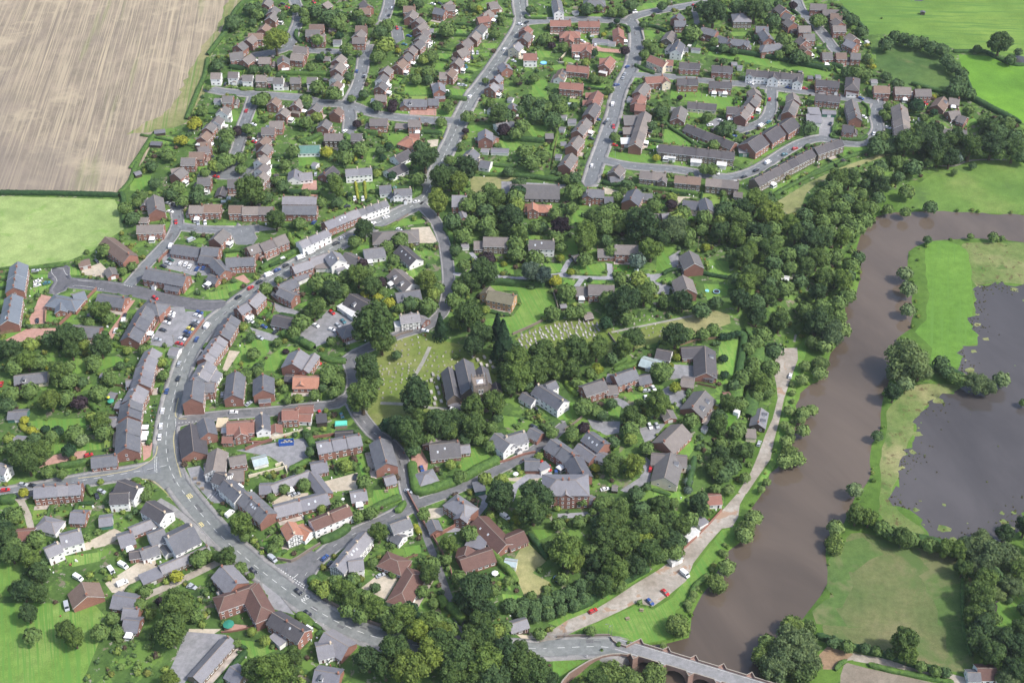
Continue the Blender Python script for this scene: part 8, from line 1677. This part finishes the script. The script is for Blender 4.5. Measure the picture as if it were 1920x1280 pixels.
# people on the bridge approach
def person(c, x, y, look, top, rz):
    sk = [(0, 0, .95), (0, 0, 1.15), (0, 0, 1.38), (0, 0, 1.5), (0, 0, 1.66), (-.1, 0, .9), (-.12, .12, .5), (-.12, .1, .06), (.1, 0, .9), (.12, -.1, .5), (.12, -.2, .06), (-.2, 0, 1.36), (-.27, .05, 1.1), (-.25, .18, .88), (.2, 0, 1.36), (.27, -.05, 1.1), (.25, .05, .88)]
    ed = [(0, 1), (1, 2), (2, 3), (3, 4), (0, 5), (5, 6), (6, 7), (0, 8), (8, 9), (9, 10), (2, 11), (11, 12), (12, 13), (2, 14), (14, 15), (15, 16)]
    rad = [.15, .14, .16, .06, .11, .1, .075, .05, .1, .075, .05, .06, .05, .035, .06, .05, .035]
    me = bpy.data.meshes.new('person'); me.from_pydata(sk, ed, []); me.materials.append(plain('cloth_' + top, dict(dark=(.03, .03, .04), pale=(.6, .6, .6))[top], .8))
    px, py = cpx(c, x, y); p = ground(px, py, .9); o = link('person', me, None, p, rz); o.scale = (1.05, 1.05, 1.05)
    md = o.modifiers.new('skin', 'SKIN'); sv = me.skin_vertices[0].data
    for i, r in enumerate(rad): sv[i].radius = (r, r)
    sv[0].use_root = True; o.modifiers.new('sub', 'SUBSURF').levels = 1
    thing(o, look, px, py, 'person')
person('G2', 796, 374, 'person in dark clothes walking on the road before the bridge', 'dark', .4); person('G2', 706, 415, 'person in pale clothes by the curved wall', 'pale', 1.2)

# ------------------------------------------------------------------ thin summer haze
hv = bpy.data.materials.new('haze_air'); hv.use_nodes = True; hv.node_tree.nodes.clear()
pv_ = hv.node_tree.nodes.new('ShaderNodeVolumePrincipled'); pv_.inputs['Density'].default_value = .00004; pv_.inputs['Color'].default_value = (.9, .93, 1, 1); pv_.inputs['Anisotropy'].default_value = .2
ho = hv.node_tree.nodes.new('ShaderNodeOutputMaterial'); hv.node_tree.links.new(pv_.outputs[0], ho.inputs['Volume'])
mb = MB(); mb.box(-3400, 3400, -300, 5400, -3, CAM_Z + 15, 0, True); hzo = link('haze', mb.mesh('haze', hv)); hzo['kind'] = 'stuff'
# ------------------------------------------------------------------ labels
LM = [('the stubble field corner', 250, 300), ('the left meadow', 200, 420), ('the new slate-roofed terrace', 60, 560), ('the long brick barn', 225, 470), ('the low workshop', 310, 525), ('the walled car park', 350, 500), ('the roadside car park', 340, 620), ('the crossroads', 312, 880),
 ('the black and white inn', 400, 870), ('the dark-roofed hall', 360, 800), ('the blue skip', 537, 830), ('the church tower', 890, 720), ('the old churchyard', 770, 690), ('the cemetery rows', 1060, 625), ('the manor lawn', 980, 590), ('the Georgian house', 1060, 920), ('the stone barn', 718, 860),
 ('the sandstone bridge', 1250, 1240), ('the river green', 1230, 1160), ('the wooden river shelter', 970, 1170), ('the brown pub roof', 450, 1130), ('the white village hotel', 330, 1000), ('the red-roofed white cottages', 618, 975), ('the timbered terrace', 660, 1050), ('the narrow walled lane', 820, 1060),
 ('the white farmhouse', 1030, 745), ('the parish hall', 680, 575), ('the old school', 430, 500), ('the white roadside terrace', 590, 450), ('the red brick terrace', 640, 415), ('the small green', 770, 425), ('the orange hipped roof', 765, 270), ('the green-roofed barn', 580, 275), ('the church hall', 1000, 355), ('the orange cottage', 1003, 390),
 ('the long estate terrace', 1490, 310), ('the garage court', 1550, 230), ('the white estate terrace', 1450, 145), ('the allotment strip', 1400, 115), ('the round-roofed house', 1387, 35), ('the top crossroads', 1185, 40), ('the bright right-hand field', 1860, 160), ('the scrub hollow', 1720, 130), ('the red estate houses', 1110, 110), ('the main road bend', 970, 40),
 ('the upper left estate', 480, 80), ('the upper left junction', 655, 195), ('the cul-de-sac turning circle', 427, 322), ('the white-fronted row', 460, 150), ('the stepped row of houses', 760, 90), ('the long straight road', 1140, 230), ('the three big blocks', 1430, 250), ('the garage-fronted terrace', 1300, 290), ('the river bend', 1640, 430), ('the flooded meadow', 1800, 800),
 ('the riverside track', 1450, 760), ('the boathouses', 1290, 990), ('the L-shaped bungalow', 1325, 675), ('the wood above the river', 1480, 520), ('the big river willow', 1490, 1220), ('the rough pasture', 1680, 1120), ('the white farm bungalow', 1845, 1255), ('the riverbank willow', 1705, 660), ('the detached drive houses', 1160, 480), ('the tall end terrace', 365, 730),
 ('the back gardens left', 100, 760), ('the red canopy', 45, 1000), ('the bottom left paddock', 60, 1130), ('the lower car park', 350, 1230), ('the turret villa', 865, 945), ('the thatched-colour bungalow', 1255, 880), ('the dry grass garden', 1000, 1050), ('the steep wooded bank', 1180, 1080), ('the strip meadow', 1770, 560), ('the top right estate', 1570, 60), ('the dark bungalows right', 1790, 210), ('the grassy bluff field', 1540, 345),
 ('the terrace chimneys', 250, 740), ('the lilac-roofed villa', 878, 380), ('the bungalow pair', 750, 300), ('the yellow hedge path', 680, 360)]
ORD = ['', 'second ', 'third ', 'fourth ', 'fifth ', 'sixth ', 'seventh ', 'eighth ', 'ninth ', 'tenth ', 'eleventh ', 'twelfth ', 'thirteenth ', 'fourteenth ', 'fifteenth ', 'sixteenth ', 'seventeenth ', 'eighteenth ', 'nineteenth ', 'twentieth ']
buckets = {}
for rec in THINGS:
    o, look, px, py, cat = rec
    l = min(LM, key=lambda q: (q[1] - px) ** 2 + (q[2] - py) ** 2); buckets.setdefault((look, l[0]), []).append((math.hypot(l[1] - px, l[2] - py), o))
looks = {}
for rec in THINGS: looks[rec[1]] = looks.get(rec[1], 0) + 1
for (look, l), lst in buckets.items():
    lst.sort(key=lambda q: q[0])
    for i, (d, o) in enumerate(lst):
        if looks[look] == 1: o['label'] = look if len(look.split()) > 4 else f"{look} by {l}"
        elif len(lst) == 1: o['label'] = f"{look} by {l}"
        else: o['label'] = f"{look}, {ORD[min(i, 19)]}nearest {l}"
